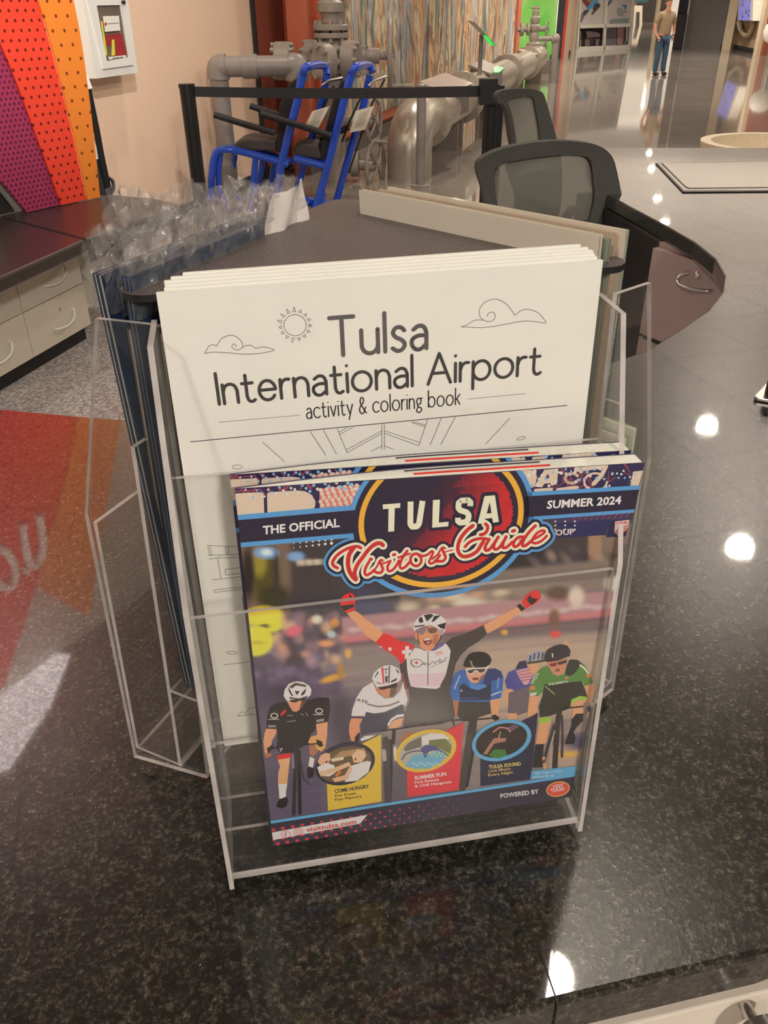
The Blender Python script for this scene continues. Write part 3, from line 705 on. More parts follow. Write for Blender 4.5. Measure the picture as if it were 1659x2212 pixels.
    s2([(905, 465), (865, 545), (862, 600), (910, 598), (985, 530)], 6.4); s2([(985, 393), (1012, 382)], 7.2)
    s2([(1125, 465), (1060, 470), (1005, 530), (1005, 588), (1055, 575), (1115, 500)], 6.2); s2([(1280, 322), (1205, 395), (1130, 500), (1112, 572), (1150, 578), (1225, 520)], 6.6)
    s2([(1235, 505), (1330, 455), (1395, 405), (1378, 382), (1310, 410), (1250, 480), (1240, 535), (1295, 545), (1365, 510), (1425, 452)], 5.6)
    if not full: SCR.clear()
    L = 8
    for q in band_l[:1] + band_r[:1]: A.poly(q, BLUE, L)
    for p, w_ in SCR: A.stroke(p, w_ + 33, BLUE, L)
    disc(201, 172, BLUE, L)
    for q in band_l[1:] + band_r[1:]: A.poly(q, NAVY, L + 1)
    for p, w_ in SCR: A.stroke(p, w_ + 22, NAVY, L + 1)
    disc(190.5, 161.5, NAVY, L + 1); disc(178.5, 150, GOLD, L + 2); disc(166.5, 138.5, NAVY, L + 3)
    if full:
        # halftone moon, solid at its lower right
        for iy in range(66):
            for ix in range(76):
                x = cxr + (ix - 38) * 4.2 + (iy % 2) * 2.1; y0 = (iy - 33) * 4.0; y = cyr + y0 + sh * (x - cxr)
                if ((x - cxr) / 154) ** 2 + (y0 / 127) ** 2 > 1: continue
                t_ = ((x - cxr) * .75 + y0 * .72) / 120 * .62 + .34
                if y0 < -60 and x > cxr: t_ += .1
                if t_ > .03: A.disc((x, y), min(3.1, 3.1 * max(.12, t_) ** .7), RED if t_ > .3 else C(120, 36, 46), L + 4, 6 if t_ < .8 else 4)
        h1 = zz(720, 1000, 3.606); TUL = []
        TUL.append(([(383, 319), (521, 308), (519, 345), (477, 348), (472, 528), (426, 531), (428, 352), (385, 356)], None))
        TUL.append(([(774, 285), (828, 281), (820, 460), (896, 453), (893, 489), (768, 500)], None))
        TUL.append(([(1175, 254), (1256, 247), (1287, 455), (1241, 461), (1235, 424), (1181, 430), (1167, 466), (1122, 470)], None))
        for q, _ in TUL:
            q = h1(q); A.stroke(q, 15, NAVY, L + 5, closed=True)
        U_ = h1([(600, 296), (598, 470), (612, 492), (650, 489), (666, 468), (693, 291)]); S_ = h1([(1064, 332), (1066, 300), (1048, 285), (995, 289), (974, 307), (972, 347), (986, 364), (1036, 380), (1052, 400), (1050, 430), (1032, 456), (985, 461), (969, 448), (968, 422)])
        for p in (U_, S_): A.stroke(p, 26, NAVY, L + 5)
        for p, w_ in SCR: A.stroke(p, w_ + 22, NAVY, L + 5)
        for p, w_ in SCR: A.stroke(p, w_ + 10.5, CRM, L + 6)
        for p, w_ in SCR: A.stroke(p, w_, RED, L + 7)
        for q, _ in TUL: A.poly(h1(q), CRM, L + 8)
        A.poly(h1([(1216, 300), (1229, 386), (1192, 390)]), NAVY, L + 9)
        A.stroke(U_, 12.6, CRM, L + 8, round_=False); A.stroke(S_, 12.2, CRM, L + 8, round_=False)
        for p in (U_[1:-1], S_[1:-1]): A.stroke(p, 12.4, CRM, L + 8)
        WH = C(240, 232, 222)
        A.text('THE OFFICIAL', i1([(375, 683)])[0], i1([(1292, 590)])[0], 18.5, WH, L + 2, .028, 0, (-.02, -1))
        A.text('SUMMER 2024', j1([(358, 580)])[0], j1([(1312, 518)])[0], 17.5, WH, L + 2, .028, .12, (0, -1))
        # patterned area under the band, venue banner
        A.poly(j1([(365, 712), (1450, 640), (1420, 720), (470, 780)]), C(60, 56, 92), 3); A.poly(j1([(480, 770), (1165, 720), (1120, 920), (500, 960)]), C(42, 44, 86), 3); A.poly(j1([(1165, 735), (1430, 715), (1370, 940), (1120, 950)]), C(34, 36, 72), 4)
        for k in range(10): A.stroke(j1([(690 + k * 76, 742 - k * 5), (720 + k * 76, 690 - k * 5), (760 + k * 76, 680 - k * 5)]), 2.2, PK, 4)
        for k in range(9): A.disc(j1([(470 + (k % 3) * 125, 745 + (k // 3) * 52)])[0], 2, WH, 5, 8)
        A.text('OUP', j1([(470, 925)])[0], j1([(715, 910)])[0], 12.5, C(206, 196, 190), 5, .03)
        A.poly(j1([(1235, 745), (1420, 725), (1400, 820), (1370, 870), (1265, 930), (1225, 880)]), C(196, 176, 170), 5); A.text('USA', j1([(1250, 785)])[0], j1([(1395, 772)])[0], 5.5, RED, 6, .02)
        for k in range(3): A.stroke(j1([(1235 + k * 8, 870 + k * 22), (1390 - k * 8, 800 + k * 30)]), 2.2, C(170, 70, 66), 6)
        for k in range(14): A.disc(i1([(745 + (k % 7) * 75, 795 - (k % 7) * 9 + (k // 7) * 50)])[0], 1.3 + .35 * (k % 7), WH, 3, 8)
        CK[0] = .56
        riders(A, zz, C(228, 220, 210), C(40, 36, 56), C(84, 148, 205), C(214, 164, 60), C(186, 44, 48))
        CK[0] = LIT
    return A.build('cover_print' if full else 'cover_top_print', M['ink'], parent)

def riders(A, zz, WH, NAVY, BLUE, GOLD, RED):
    SK, SK2, BK, DK = C(196, 140, 104), C(150, 98, 70), C(32, 28, 30), C(58, 54, 54)
    def polys(z, L, items):
        for col, pts in items: A.poly(z(pts), col, L)
    # --- fifth rider far right behind: stars-and-stripes jersey
    f = zz(1090, 1370, 7.136)
    polys(f, 2, [(C(44, 42, 72), [(170, 520), (225, 420), (330, 400), (350, 500), (190, 560)]), (C(62, 66, 130), [(0, 720), (60, 580), (180, 535), (360, 500), (440, 640), (390, 790), (350, 880), (180, 875), (30, 830)]),
        (SK, [(10, 850), (120, 840), (105, 1000), (60, 1075), (20, 1080), (0, 960)]), (C(92, 84, 92), [(60, 900), (380, 800), (380, 1000), (350, 1200), (200, 1250), (50, 1210)]), (SK, [(50, 1220), (190, 1212), (180, 1310), (40, 1320)])])
    polys(f, 3, [(C(186, 140, 152), [(170, 560), (360, 515), (430, 640), (365, 765), (300, 782), (215, 650)]), (SK, [(365, 480), (500, 450), (530, 520), (470, 600), (420, 612), (375, 570)]), (C(136, 140, 158), [(340, 395), (370, 310), (430, 262), (540, 250), (625, 270), (620, 385), (500, 405), (360, 425)])])
    for k in range(4): A.stroke(f([(190 + 12 * k, 590 + 42 * k), (390 + 8 * k, 545 + 48 * k)]), 2, C(140, 78, 100), 4)
    for a in ((400, 330), (460, 300), (530, 290), (590, 290)): A.stroke(f([a, (a[0] - 12, a[1] + 80)]), 3.4, C(56, 56, 66), 4)
    A.stroke(f([(360, 440), (520, 420), (610, 400)]), 5, C(70, 62, 50), 4)
    # --- winner, arms up
    b, c, d = zz(720, 1270, 5.925), zz(960, 1260, 4.484), zz(740, 1400, 6.144)
    polys(d, 3, [(C(62, 57, 55), [(860, 400), (960, 450), (1130, 470), (1330, 460), (1440, 300), (1480, 560), (1460, 690), (1500, 900), (1450, 960), (1300, 1010), (1100, 1030), (800, 1060), (820, 860), (890, 700)]), (SK2, [(770, 1180), (880, 1110), (960, 1120), (840, 1230), (780, 1240)])])
    polys(b, 4, [(C(206, 190, 194), [(935, 920), (1040, 765), (1100, 770), (1160, 802), (1260, 800), (1360, 700), (1445, 710), (1512, 790), (1480, 950), (1440, 1100), (1390, 1250), (1320, 1290), (1050, 1270), (980, 1250), (945, 1090)]),
        (C(60, 54, 54), [(845, 975), (935, 895), (945, 1050), (962, 1150), (1000, 1290), (900, 1290), (870, 1100)]), (C(94, 82, 132), [(1250, 805), (1360, 700), (1445, 690), (1400, 740), (1300, 800)])])
    A.poly(b([(960, 1100), (1460, 1080), (1390, 1250), (1000, 1260)]), C(190, 170, 180), 4.5)
    polys(c, 5, [(C(58, 52, 50), [(10, 575), (80, 522), (200, 488), (300, 440), (375, 403), (413, 485), (330, 562), (230, 622), (160, 692), (110, 770), (60, 990), (-20, 990), (30, 820), (66, 660), (40, 615)])])
    polys(d, 5, [(C(58, 52, 50), [(1440, -20), (1580, -20), (1500, 190), (1480, 300), (1400, 440), (1320, 510), (1290, 500), (1370, 350), (1420, 130)])])
    polys(b, 6, [(SK, [(172, 322), (270, 285), (335, 322), (405, 390), (485, 445), (560, 505), (640, 575), (545, 688), (480, 648), (400, 592), (330, 502), (250, 402)]), (C(206, 38, 42), [(545, 688), (640, 572), (740, 610), (830, 665), (930, 690), (1042, 740), (960, 850), (930, 905), (865, 975), (818, 892), (700, 812), (600, 752)])])
    polys(c, 6, [(SK, [(378, 405), (450, 360), (550, 308), (650, 252), (700, 225), (757, 265), (700, 307), (600, 377), (500, 442), (413, 485)]), (BK, [(700, 216), (730, 193), (782, 240), (745, 272)]), (C(206, 190, 182), [(735, 188), (772, 215), (786, 237), (752, 206)]),
        (C(196, 36, 38), [(748, 186), (780, 120), (830, 85), (880, 58), (922, 90), (937, 132), (900, 182), (850, 207), (790, 242), (762, 212)])])
    A.poly(c([(795, 155), (828, 105), (846, 138), (905, 150), (850, 207), (828, 196)]), BK, 7)
    polys(b, 7, [(C(200, 40, 38), [(85, 165), (110, 112), (160, 76), (215, 56), (252, 75), (292, 132), (275, 200), (272, 270), (182, 322), (100, 262)]), (WH, [(920, 742), (968, 736), (963, 900), (914, 906)]), (WH, [(875, 797), (1000, 782), (998, 826), (880, 840)]), (WH, [(700, 760), (737, 755), (747, 800), (712, 797)]), (WH, [(580, 738), (620, 745), (626, 760), (592, 752)]),
        (C(186, 130, 96), [(1035, 605), (1070, 560), (1085, 500), (1330, 470), (1385, 560), (1355, 660), (1312, 735), (1222, 804), (1150, 784), (1098, 730), (1084, 660), (1050, 650)])])
    polys(b, 8, [(BK, [(78, 225), (272, 202), (255, 245), (140, 292)]), (BK, [(203, 58), (243, 130), (222, 155), (203, 100)]), (C(96, 40, 38), [(1148, 655), (1200, 636), (1252, 658), (1258, 700), (1222, 727), (1180, 722), (1153, 690)]), (C(120, 104, 116), [(1050, 522), (1090, 495), (1192, 484), (1176, 562), (1140, 592), (1075, 582)]), (C(92, 76, 76), [(1215, 510), (1300, 498), (1335, 530), (1300, 575), (1230, 577)]),
        (C(150, 100, 76), [(1280, 600), (1345, 580), (1340, 680), (1290, 730), (1262, 690)])])
    polys(b, 9, [(WH, [(1155, 655), (1200, 637), (1243, 645), (1236, 661), (1165, 670)]), (C(190, 110, 104), [(1190, 684), (1240, 678), (1230, 706), (1195, 711)]), (C(208, 202, 198), [(1018, 505), (1040, 430), (1080, 378), (1160, 330), (1260, 318), (1370, 348), (1432, 400), (1442, 480), (1422, 560), (1380, 612), (1345, 520), (1250, 470), (1150, 482), (1070, 522), (1030, 548)])])
    polys(b, 10, [(BK, [(1088, 392), (1130, 358), (1152, 432), (1100, 442)]), (BK, [(1155, 340), (1250, 325), (1282, 345), (1212, 412), (1195, 422)]), (BK, [(1290, 352), (1372, 345), (1290, 422), (1253, 432)]), (BK, [(1030, 482), (1180, 463), (1150, 480), (1045, 500)]), (BK, [(1325, 470), (1442, 436), (1425, 520), (1370, 510)]), (C(150, 140, 150), [(1345, 530), (1420, 520), (1405, 580), (1375, 610)])])
    A.stroke(b([(1075, 590), (1088, 660), (1100, 720)]), 1.6, BK, 10); A.stroke(b([(1385, 600), (1350, 680), (1300, 740)]), 1.8, BK, 10); A.stroke(b([(1200, 490), (1215, 560)]), 1.6, DK, 10)
    A.stroke(b([(1210, 812), (1207, 1240)]), 1.6, C(52, 48, 56), 6)
    for p in ([(990, 905), (998, 985), (1050, 1010), (1110, 995), (1140, 958), (1120, 925), (1060, 908), (1005, 930), (1000, 965), (1040, 1005)], [(1120, 985), (1150, 968), (1165, 950), (1170, 985), (1205, 955), (1222, 985), (1250, 955), (1285, 940), (1300, 962), (1330, 930), (1375, 912), (1352, 948), (1395, 940), (1450, 885)]): A.stroke(b(cr(p, 4)), 1.2, C(70, 58, 62), 6)
    A.stroke(b([(1240, 1010), (1330, 975), (1445, 925)]), .8, C(90, 78, 84), 6); A.stroke(b([(1305, 830), (1390, 808)]), 2.4, C(206, 120, 116), 6); A.text('FUEL', b([(1315, 868)])[0], b([(1410, 838)])[0], 4, C(206, 120, 116), 6, .02)
    A.stroke(b([(1042, 952), (1085, 952)]), 2.6, RED, 7, round_=False); A.stroke(b([(1063, 935), (1063, 970)]), 2.6, RED, 7, round_=False)
    for k in range(6): A.stroke(d([(790 + k * 14, 340 + k * 48), (800 + k * 14, 370 + k * 48)]), 2.2, C(180, 60, 56), 6)
    # --- white jersey
    polys(d, 8, [(C(50, 50, 66), [(310, 850), (540, 850), (800, 735), (825, 870), (620, 960), (580, 1100), (240, 1140), (255, 930)]), (C(200, 188, 192), [(400, 445), (470, 600), (560, 665), (680, 650), (765, 560), (800, 440), (842, 600), (862, 680), (832, 770), (790, 740), (560, 842), (420, 862), (310, 840), (290, 912), (115, 902), (130, 800), (190, 640), (270, 520)]),
        (C(190, 128, 96), [(115, 925), (268, 930), (222, 1010), (232, 1120), (212, 1200), (150, 1232), (110, 1222), (84, 1100), (90, 1000)])])
    polys(d, 9, [(WH, [(590, 1010), (640, 930), (720, 880), (812, 868), (812, 905), (720, 918), (652, 962), (612, 1030)]), (C(60, 58, 78), [(612, 1030), (652, 962), (720, 918), (812, 900), (812, 915), (722, 932), (662, 972), (622, 1030)]), (SK, [(612, 1035), (662, 965), (740, 930), (806, 918), (772, 1030), (700, 1060), (620, 1062)]), (WH, [(230, 1200), (300, 1160), (440, 1148), (360, 1192), (250, 1228)]),
        (C(172, 118, 90), [(430, 510), (600, 480), (725, 450), (732, 500), (702, 590), (652, 642), (580, 657), (530, 640), (480, 590), (440, 560)]), (C(92, 74, 62), [(640, 520), (725, 450), (732, 500), (702, 590), (652, 642), (620, 640)])])
    polys(d, 10, [(C(222, 214, 212), [(388, 400), (410, 328), (470, 268), (560, 223), (660, 223), (742, 265), (772, 330), (772, 400), (740, 442), (620, 482), (540, 502), (450, 512), (430, 480)]), (BK, [(468, 512), (600, 495), (722, 452), (702, 512), (600, 527), (560, 542), (500, 547)])])
    polys(d, 11, [(C(196, 44, 52), [(512, 255), (540, 248), (552, 450), (562, 465), (535, 472)]), (BK, [(420, 382), (470, 298), (476, 322), (426, 387)]), (BK, [(548, 270), (602, 262), (596, 276), (550, 282)]), (C(60, 52, 48), [(560, 370), (600, 358), (590, 457), (565, 442)]), (C(76, 76, 92), [(610, 235), (630, 228), (622, 452), (602, 462)]), (BK, [(690, 258), (742, 300), (746, 342), (718, 300)]), (BK, [(638, 432), (722, 388), (712, 422), (642, 452)]), (BK, [(438, 440), (522, 467), (510, 474), (455, 456)]), (BK, [(568, 292), (578, 292), (578, 336), (568, 336)])])
    A.stroke(d([(118, 908), (288, 908)]), 3.6, C(66, 48, 74), 9, round_=False); A.stroke(d([(335, 740), (470, 772), (620, 755), (745, 705)]), 3.4, C(110, 98, 108), 9); A.text('ATE', d([(180, 695)])[0], d([(330, 735)])[0], 6.5, C(52, 44, 56), 9, .02)
    A.poly(d([(160, 1180), (212, 1108), (232, 1130), (202, 1242), (165, 1242)]), BK, 11)
    # --- bicycles of the two middle riders
    for p, w in (([(500, 1090), (700, 1072), (900, 1040), (1180, 1000), (1450, 952), (1659, 945)], 3.4), ([(690, 1020), (680, 1130), (670, 1250)], 8), ([(1040, 1000), (1100, 1000)], 7), ([(1450, 930), (1480, 1020)], 3.5)): A.stroke(d(p), w, C(44, 42, 42), 9)
    g = zz(660, 1540, 3.318)
    for p, w, cc in (([(575, 190), (583, 400), (592, 620)], 15, (62, 60, 62)), ([(612, 200), (610, 400), (602, 610)], 8, (40, 38, 40)), ([(1195, 60), (1165, 250), (1125, 530)], 16, (64, 60, 58)), ([(1215, 80), (1195, 300), (1155, 520)], 7, (46, 44, 44)), ([(560, 270), (565, 330)], 9, (150, 146, 144)), ([(640, 250), (648, 330)], 7, (190, 184, 180))): A.stroke(g(p), w, C(*cc), 8)
    # --- blue jersey
    e = zz(960, 1380, 8.73)
    polys(e, 9, [(C(46, 47, 44), [(265, 1160), (875, 1140), (872, 1400), (560, 1500), (300, 1500), (225, 1420)]), (C(42, 88, 156), [(108, 900), (160, 740), (200, 638), (300, 588), (390, 578), (430, 700), (520, 822), (640, 832), (740, 720), (820, 560), (950, 548), (1062, 600), (1112, 720), (1090, 960), (1060, 1102), (860, 1162), (870, 1182), (270, 1172), (148, 1142), (108, 1020)]),
        (SK2, [(152, 1150), (272, 1160), (252, 1300), (240, 1450), (200, 1482), (178, 1300)]), (SK, [(858, 1152), (1042, 1110), (1032, 1300), (1002, 1452), (900, 1432), (868, 1300)])])
    polys(e, 10, [(C(28, 38, 62), [(278, 880), (360, 830), (500, 930), (700, 930), (882, 800), (872, 1142), (290, 1152)]), (C(36, 50, 98), [(820, 562), (950, 550), (1060, 602), (1092, 720), (892, 792), (720, 900), (760, 700)]), (C(64, 116, 180), [(440, 780), (560, 850), (760, 850), (800, 890), (640, 960), (500, 930)])])
    polys(e, 11, [(C(194, 142, 120), [(400, 540), (852, 490), (800, 580), (742, 690), (662, 792), (560, 832), (500, 812), (438, 740), (408, 650)]), (C(20, 20, 20), [(353, 470), (400, 368), (450, 290), (540, 243), (660, 233), (780, 253), (852, 310), (887, 390), (852, 480), (760, 527), (600, 532), (480, 527), (390, 522), (358, 500)])])
    polys(e, 12, [(C(226, 210, 192), [(388, 560), (550, 535), (780, 530), (842, 478), (852, 502), (790, 560), (742, 622), (650, 652), (610, 592), (560, 602), (510, 662), (438, 642), (408, 590)]), (C(120, 116, 108), [(468, 402), (508, 400), (532, 480), (580, 522), (510, 520)]), (C(112, 52, 48), [(518, 730), (642, 718), (632, 762), (540, 772)]), (C(130, 90, 74), [(680, 700), (760, 640), (700, 770), (620, 815)])])
    polys(e, 13, [(C(58, 62, 58), [(425, 585), (560, 558), (772, 553), (742, 612), (660, 632), (620, 585), (570, 575), (510, 642), (450, 632)])])
    A.text('simmons', e([(195, 945)])[0], e([(300, 690)])[0], 5, C(196, 206, 214), 11, .01); A.text('simmons', e([(1010, 930)])[0], e([(1030, 720)])[0], 5, C(150, 170, 196), 11, .01); A.stroke(e([(885, 1050), (1060, 985)]), 3, C(150, 180, 206), 11); A.stroke(e([(300, 1110), (620, 1105)]), 1.6, C(70, 74, 150), 11); A.disc(e([(318, 970)])[0], 2, WH, 11)
    A.stroke(e([(350, 1532), (620, 1512), (900, 1488)]), 3, BK, 11); A.poly(e([(520, 1390), (600, 1318), (692, 1320), (640, 1400), (580, 1750), (448, 1750)]), C(50, 48, 46), 11); A.poly(e([(888, 1440), (960, 1415), (1042, 1490), (960, 1542), (898, 1500)]), BK, 11)
    # --- green jersey
    polys(f, 9, [(C(74, 118, 58), [(388, 900), (410, 760), (470, 620), (560, 520), (640, 480), (690, 500), (740, 602), (820, 640), (922, 602), (960, 470), (1000, 388), (1120, 388), (1232, 470), (1302, 580), (1352, 742), (1230, 792), (1200, 700), (1130, 960), (560, 900), (520, 950), (388, 952)]), (SK, [(378, 955), (532, 945), (502, 1100), (500, 1180), (440, 1252), (348, 1282), (358, 1130)]), (SK, [(1228, 792), (1362, 758), (1422, 880), (1382, 1042), (1300, 1062), (1270, 960)]),
        (SK, [(1028, 1060), (1160, 1000), (1292, 1020), (1222, 1150), (1202, 1212), (1100, 1222), (1100, 1312), (1028, 1282), (1048, 1180)]), (SK, [(522, 1370), (718, 1338), (682, 1450), (642, 1662), (590, 1692), (473, 1692), (508, 1500)]), (C(36, 34, 34), [(473, 1690), (602, 1685), (582, 2045), (428, 2052), (448, 1850)]), (C(30, 28, 30), [(1098, 1218), (1212, 1218), (1202, 1332), (1110, 1422), (1062, 1502), (1092, 1602), (1060, 1682), (928, 1692), (968, 1560), (1028, 1402), (1028, 1310)])])
    polys(f, 10, [(C(40, 40, 36), [(608, 760), (720, 780), (930, 740), (1182, 718), (1252, 880), (1282, 982), (1080, 1012), (1008, 1102), (960, 1152), (700, 1252), (538, 1272), (528, 1100), (578, 960)]), (C(36, 44, 36), [(960, 470), (1000, 384), (1120, 388), (1182, 450), (1080, 592), (1000, 642), (928, 612)]), (C(134, 168, 66), [(1008, 1102), (1028, 1000), (1160, 943), (1262, 960), (1292, 1012), (1160, 1002), (1060, 1042)]), (C(134, 168, 66), [(518, 1290), (702, 1263), (722, 1340), (522, 1372)]), (C(206, 110, 52), [(393, 795), (466, 790), (462, 852), (393, 852)]), (C(206, 100, 52), [(1248, 620), (1312, 600), (1322, 650), (1264, 667)]), (C(176, 178, 168), [(388, 900), (500, 885), (470, 940), (386, 950)])])
    polys(f, 11, [(C(176, 122, 96), [(648, 430), (962, 358), (952, 470), (902, 582), (850, 622), (770, 622), (718, 560), (668, 480)]), (C(40, 36, 44), [(603, 400), (610, 310), (660, 228), (760, 173), (870, 148), (962, 163), (1012, 240), (1002, 332), (930, 352), (850, 392), (760, 412), (650, 422)]), (C(122, 30, 34), [(678, 450), (800, 428), (792, 482), (710, 492)])])
    polys(f, 12, [(C(58, 48, 48), [(800, 428), (960, 380), (950, 430), (840, 470)]), (C(196, 184, 180), [(720, 290), (745, 290), (745, 355), (728, 345)]), (C(120, 68, 58), [(770, 535), (850, 520), (838, 570), (780, 570)]), (C(196, 110, 70), [(925, 640), (1000, 665), (930, 690)])])
    A.text('PRIMAL', f([(680, 785)])[0], f([(990, 730)])[0], 5, WH, 12, .01); A.text('VIVIDA', f([(430, 770)])[0], f([(535, 600)])[0], 7, C(206, 204, 196), 12, .01); A.stroke(f([(1160, 470), (1230, 520), (1285, 590)]), 4, C(190, 190, 182), 12); A.stroke(f([(620, 790), (770, 920)]), 2, C(120, 160, 90), 12)
    for p, w, cc in (([(850, 1130), (810, 1400), (770, 2050)], 11, (46, 42, 42)), ([(760, 1400), (690, 1640), (600, 1960)], 6, (56, 50, 48)), ([(880, 1250), (890, 1600), (880, 1880)], 5, (60, 54, 52)), ([(745, 1155), (900, 1140), (1080, 1118), (1240, 1100)], 3.2, (30, 28, 30)), ([(770, 1480), (700, 1720)], 2, (170, 160, 156)), ([(600, 1900), (620, 2060)], 7, (190, 136, 92))): A.stroke(f(p), w, C(*cc), 12)
    polys(f, 13, [(C(112, 106, 104), [(1210, 1050), (1250, 1035), (1262, 1250), (1213, 1252)]), (BK, [(1268, 1120), (1382, 1050), (1382, 1202), (1290, 1242)]), (SK, [(1265, 1195), (1310, 1190), (1300, 1260), (1245, 1290)])])
    # --- black jersey, far left
    a = zz(530, 1450, 6.381)
    polys(a, 9, [(C(30, 26, 30), [(348, 480), (450, 428), (560, 418), (620, 500), (690, 557), (800, 480), (850, 398), (1000, 358), (1150, 358), (1172, 480), (1142, 692), (975, 722), (960, 802), (900, 862), (870, 962), (850, 1002), (640, 1002), (440, 962), (440, 800), (288, 782), (298, 620)]), (SK, [(285, 785), (432, 790), (420, 860), (362, 960), (362, 1022), (330, 1082), (290, 1132), (263, 1100), (248, 960), (263, 850)]), (SK, [(973, 722), (1132, 690), (1127, 860), (1112, 1002), (1080, 1032), (1000, 930), (983, 800)]), (C(198, 142, 88), [(868, 960), (900, 898), (990, 868), (1062, 960), (1112, 1032), (1050, 1102), (990, 1072), (958, 1012), (880, 1002)]), (SK2, [(878, 1000), (962, 1020), (1002, 1100), (930, 1172), (883, 1132)]),
        (C(28, 26, 32), [(440, 960), (852, 1000), (700, 1082), (640, 1122), (480, 1122), (428, 1062)]), (SK2, [(248, 1110), (300, 1128), (372, 1128), (340, 1172), (290, 1192)]), (C(202, 148, 110), [(443, 1212), (617, 1180), (602, 1300), (592, 1400), (577, 1547), (448, 1552), (453, 1400), (478, 1300)]), (WH, [(453, 1550), (577, 1545), (562, 1650), (557, 1722), (470, 1762)]), (C(26, 24, 26), [(468, 1755), (560, 1728), (592, 1760), (572, 1852), (500, 1887), (428, 1862), (438, 1810)]), (WH, [(868, 1300), (888, 1168), (952, 1200), (930, 1322)]), (BK, [(848, 1320), (952, 1328), (932, 1452), (858, 1472)])])
    polys(a, 10, [(C(200, 34, 40), [(428, 1155), (602, 1118), (632, 1130), (622, 1182), (448, 1212)]), (C(168, 40, 40), [(478, 600), (500, 558), (560, 513), (562, 552), (505, 612)]), (C(188, 132, 100), [(575, 400), (720, 373), (852, 353), (822, 420), (782, 470), (747, 522), (700, 552), (650, 542), (618, 490), (593, 440)]), (C(90, 66, 54), [(775, 400), (852, 355), (822, 420), (782, 470), (747, 522), (760, 450)]), (C(120, 120, 124), [(310, 735), (425, 738), (420, 765), (312, 768)]), (C(130, 130, 134), [(975, 665), (1085, 642), (1080, 680), (980, 700)])])
    polys(a, 11, [(C(222, 216, 210), [(526, 330), (540, 248), (600, 163), (700, 130), (800, 143), (882, 195), (912, 250), (897, 322), (860, 352), (750, 377), (640, 392), (570, 402), (543, 360)]), (BK, [(605, 390), (740, 373), (837, 358), (827, 395), (745, 397), (690, 422), (630, 417)])])
    polys(a, 12, [(BK, [(588, 200), (605, 230), (660, 335), (636, 332), (595, 262)]), (BK, [(676, 265), (747, 265), (712, 322)]), (BK, [(765, 308), (802, 262), (838, 225), (822, 292), (780, 332)]), (C(70, 64, 62), [(600, 202), (690, 148), (832, 178), (842, 212), (700, 188), (640, 232)]), (C(60, 56, 54), [(600, 345), (740, 368), (850, 330), (855, 350), (740, 380), (620, 375)])])
    for cc in ((398, 605), (1015, 540)): A.stroke(a(arc(cc[0], cc[1], 48, 32, 0, 360, 14)), 2, C(190, 186, 184), 11); A.stroke(a([(cc[0] - 80, cc[1] + 50), (cc[0] + 60, cc[1] + 48)]), 1.4, C(190, 186, 184), 11)
    for p in ([(580, 604), (650, 600)], [(575, 690), (690, 672)], [(770, 578), (800, 600)], [(830, 565), (862, 605)]): A.stroke(a(p), 1.4, C(150, 146, 146), 11)
    A.text('7', a([(470, 1100)])[0], a([(520, 1095)])[0], 7, WH, 11, .02)
    for p, w, cc in (([(700, 1000), (690, 1300), (665, 1960)], 8, (42, 40, 42)), ([(740, 1100), (745, 1500), (752, 1950)], 7, (28, 26, 28)), ([(650, 1150), (660, 1320)], 5, (112, 108, 116)), ([(300, 1058), (500, 1045), (860, 1000), (1050, 985)], 3, (26, 26, 30)), ([(770, 1250), (800, 1480), (880, 1550)], 3, (46, 44, 52))): A.stroke(a(p), w, C(*cc), 11)
    A.poly(a([(298, 1060), (372, 998), (387, 1040), (340, 1102), (308, 1112)]), BK, 12); A.poly(a([(973, 930), (1052, 958), (1072, 1022), (1010, 1042), (983, 980)]), BK, 12); A.stroke(a([(1010, 1030), (1045, 1060)]), 3, C(150, 180, 60), 13)
    # --- three call-out panels
    polys(g, 14, [(GOLD, [(148, 400), (410, 212), (540, 148), (543, 629), (160, 697)]), (C(192, 54, 62), [(722, 350), (1000, 128), (1131, 62), (1099, 546), (728, 598)]), (C(34, 36, 58), [(1252, 250), (1500, 80), (1665, -5), (1611, 472), (1252, 521)])])
    def ell(cx, cy, rx, ry, L, col, rot=-.3): A.disc(g([(cx, cy)])[0], rx / 3.318, col, L, 40, ry / 3.318, 0, rot)
    ell(283, 361, 219, 146, 15, NAVY); ell(863, 266, 222, 146, 15, GOLD); ell(1404, 192, 218, 142, 15, BLUE)
    ell(280, 364, 196, 122, 16, C(92, 76, 58)); ell(861, 267, 193, 119, 16, C(150, 152, 140)); ell(1402, 192, 190, 116, 16, C(42, 38, 34))
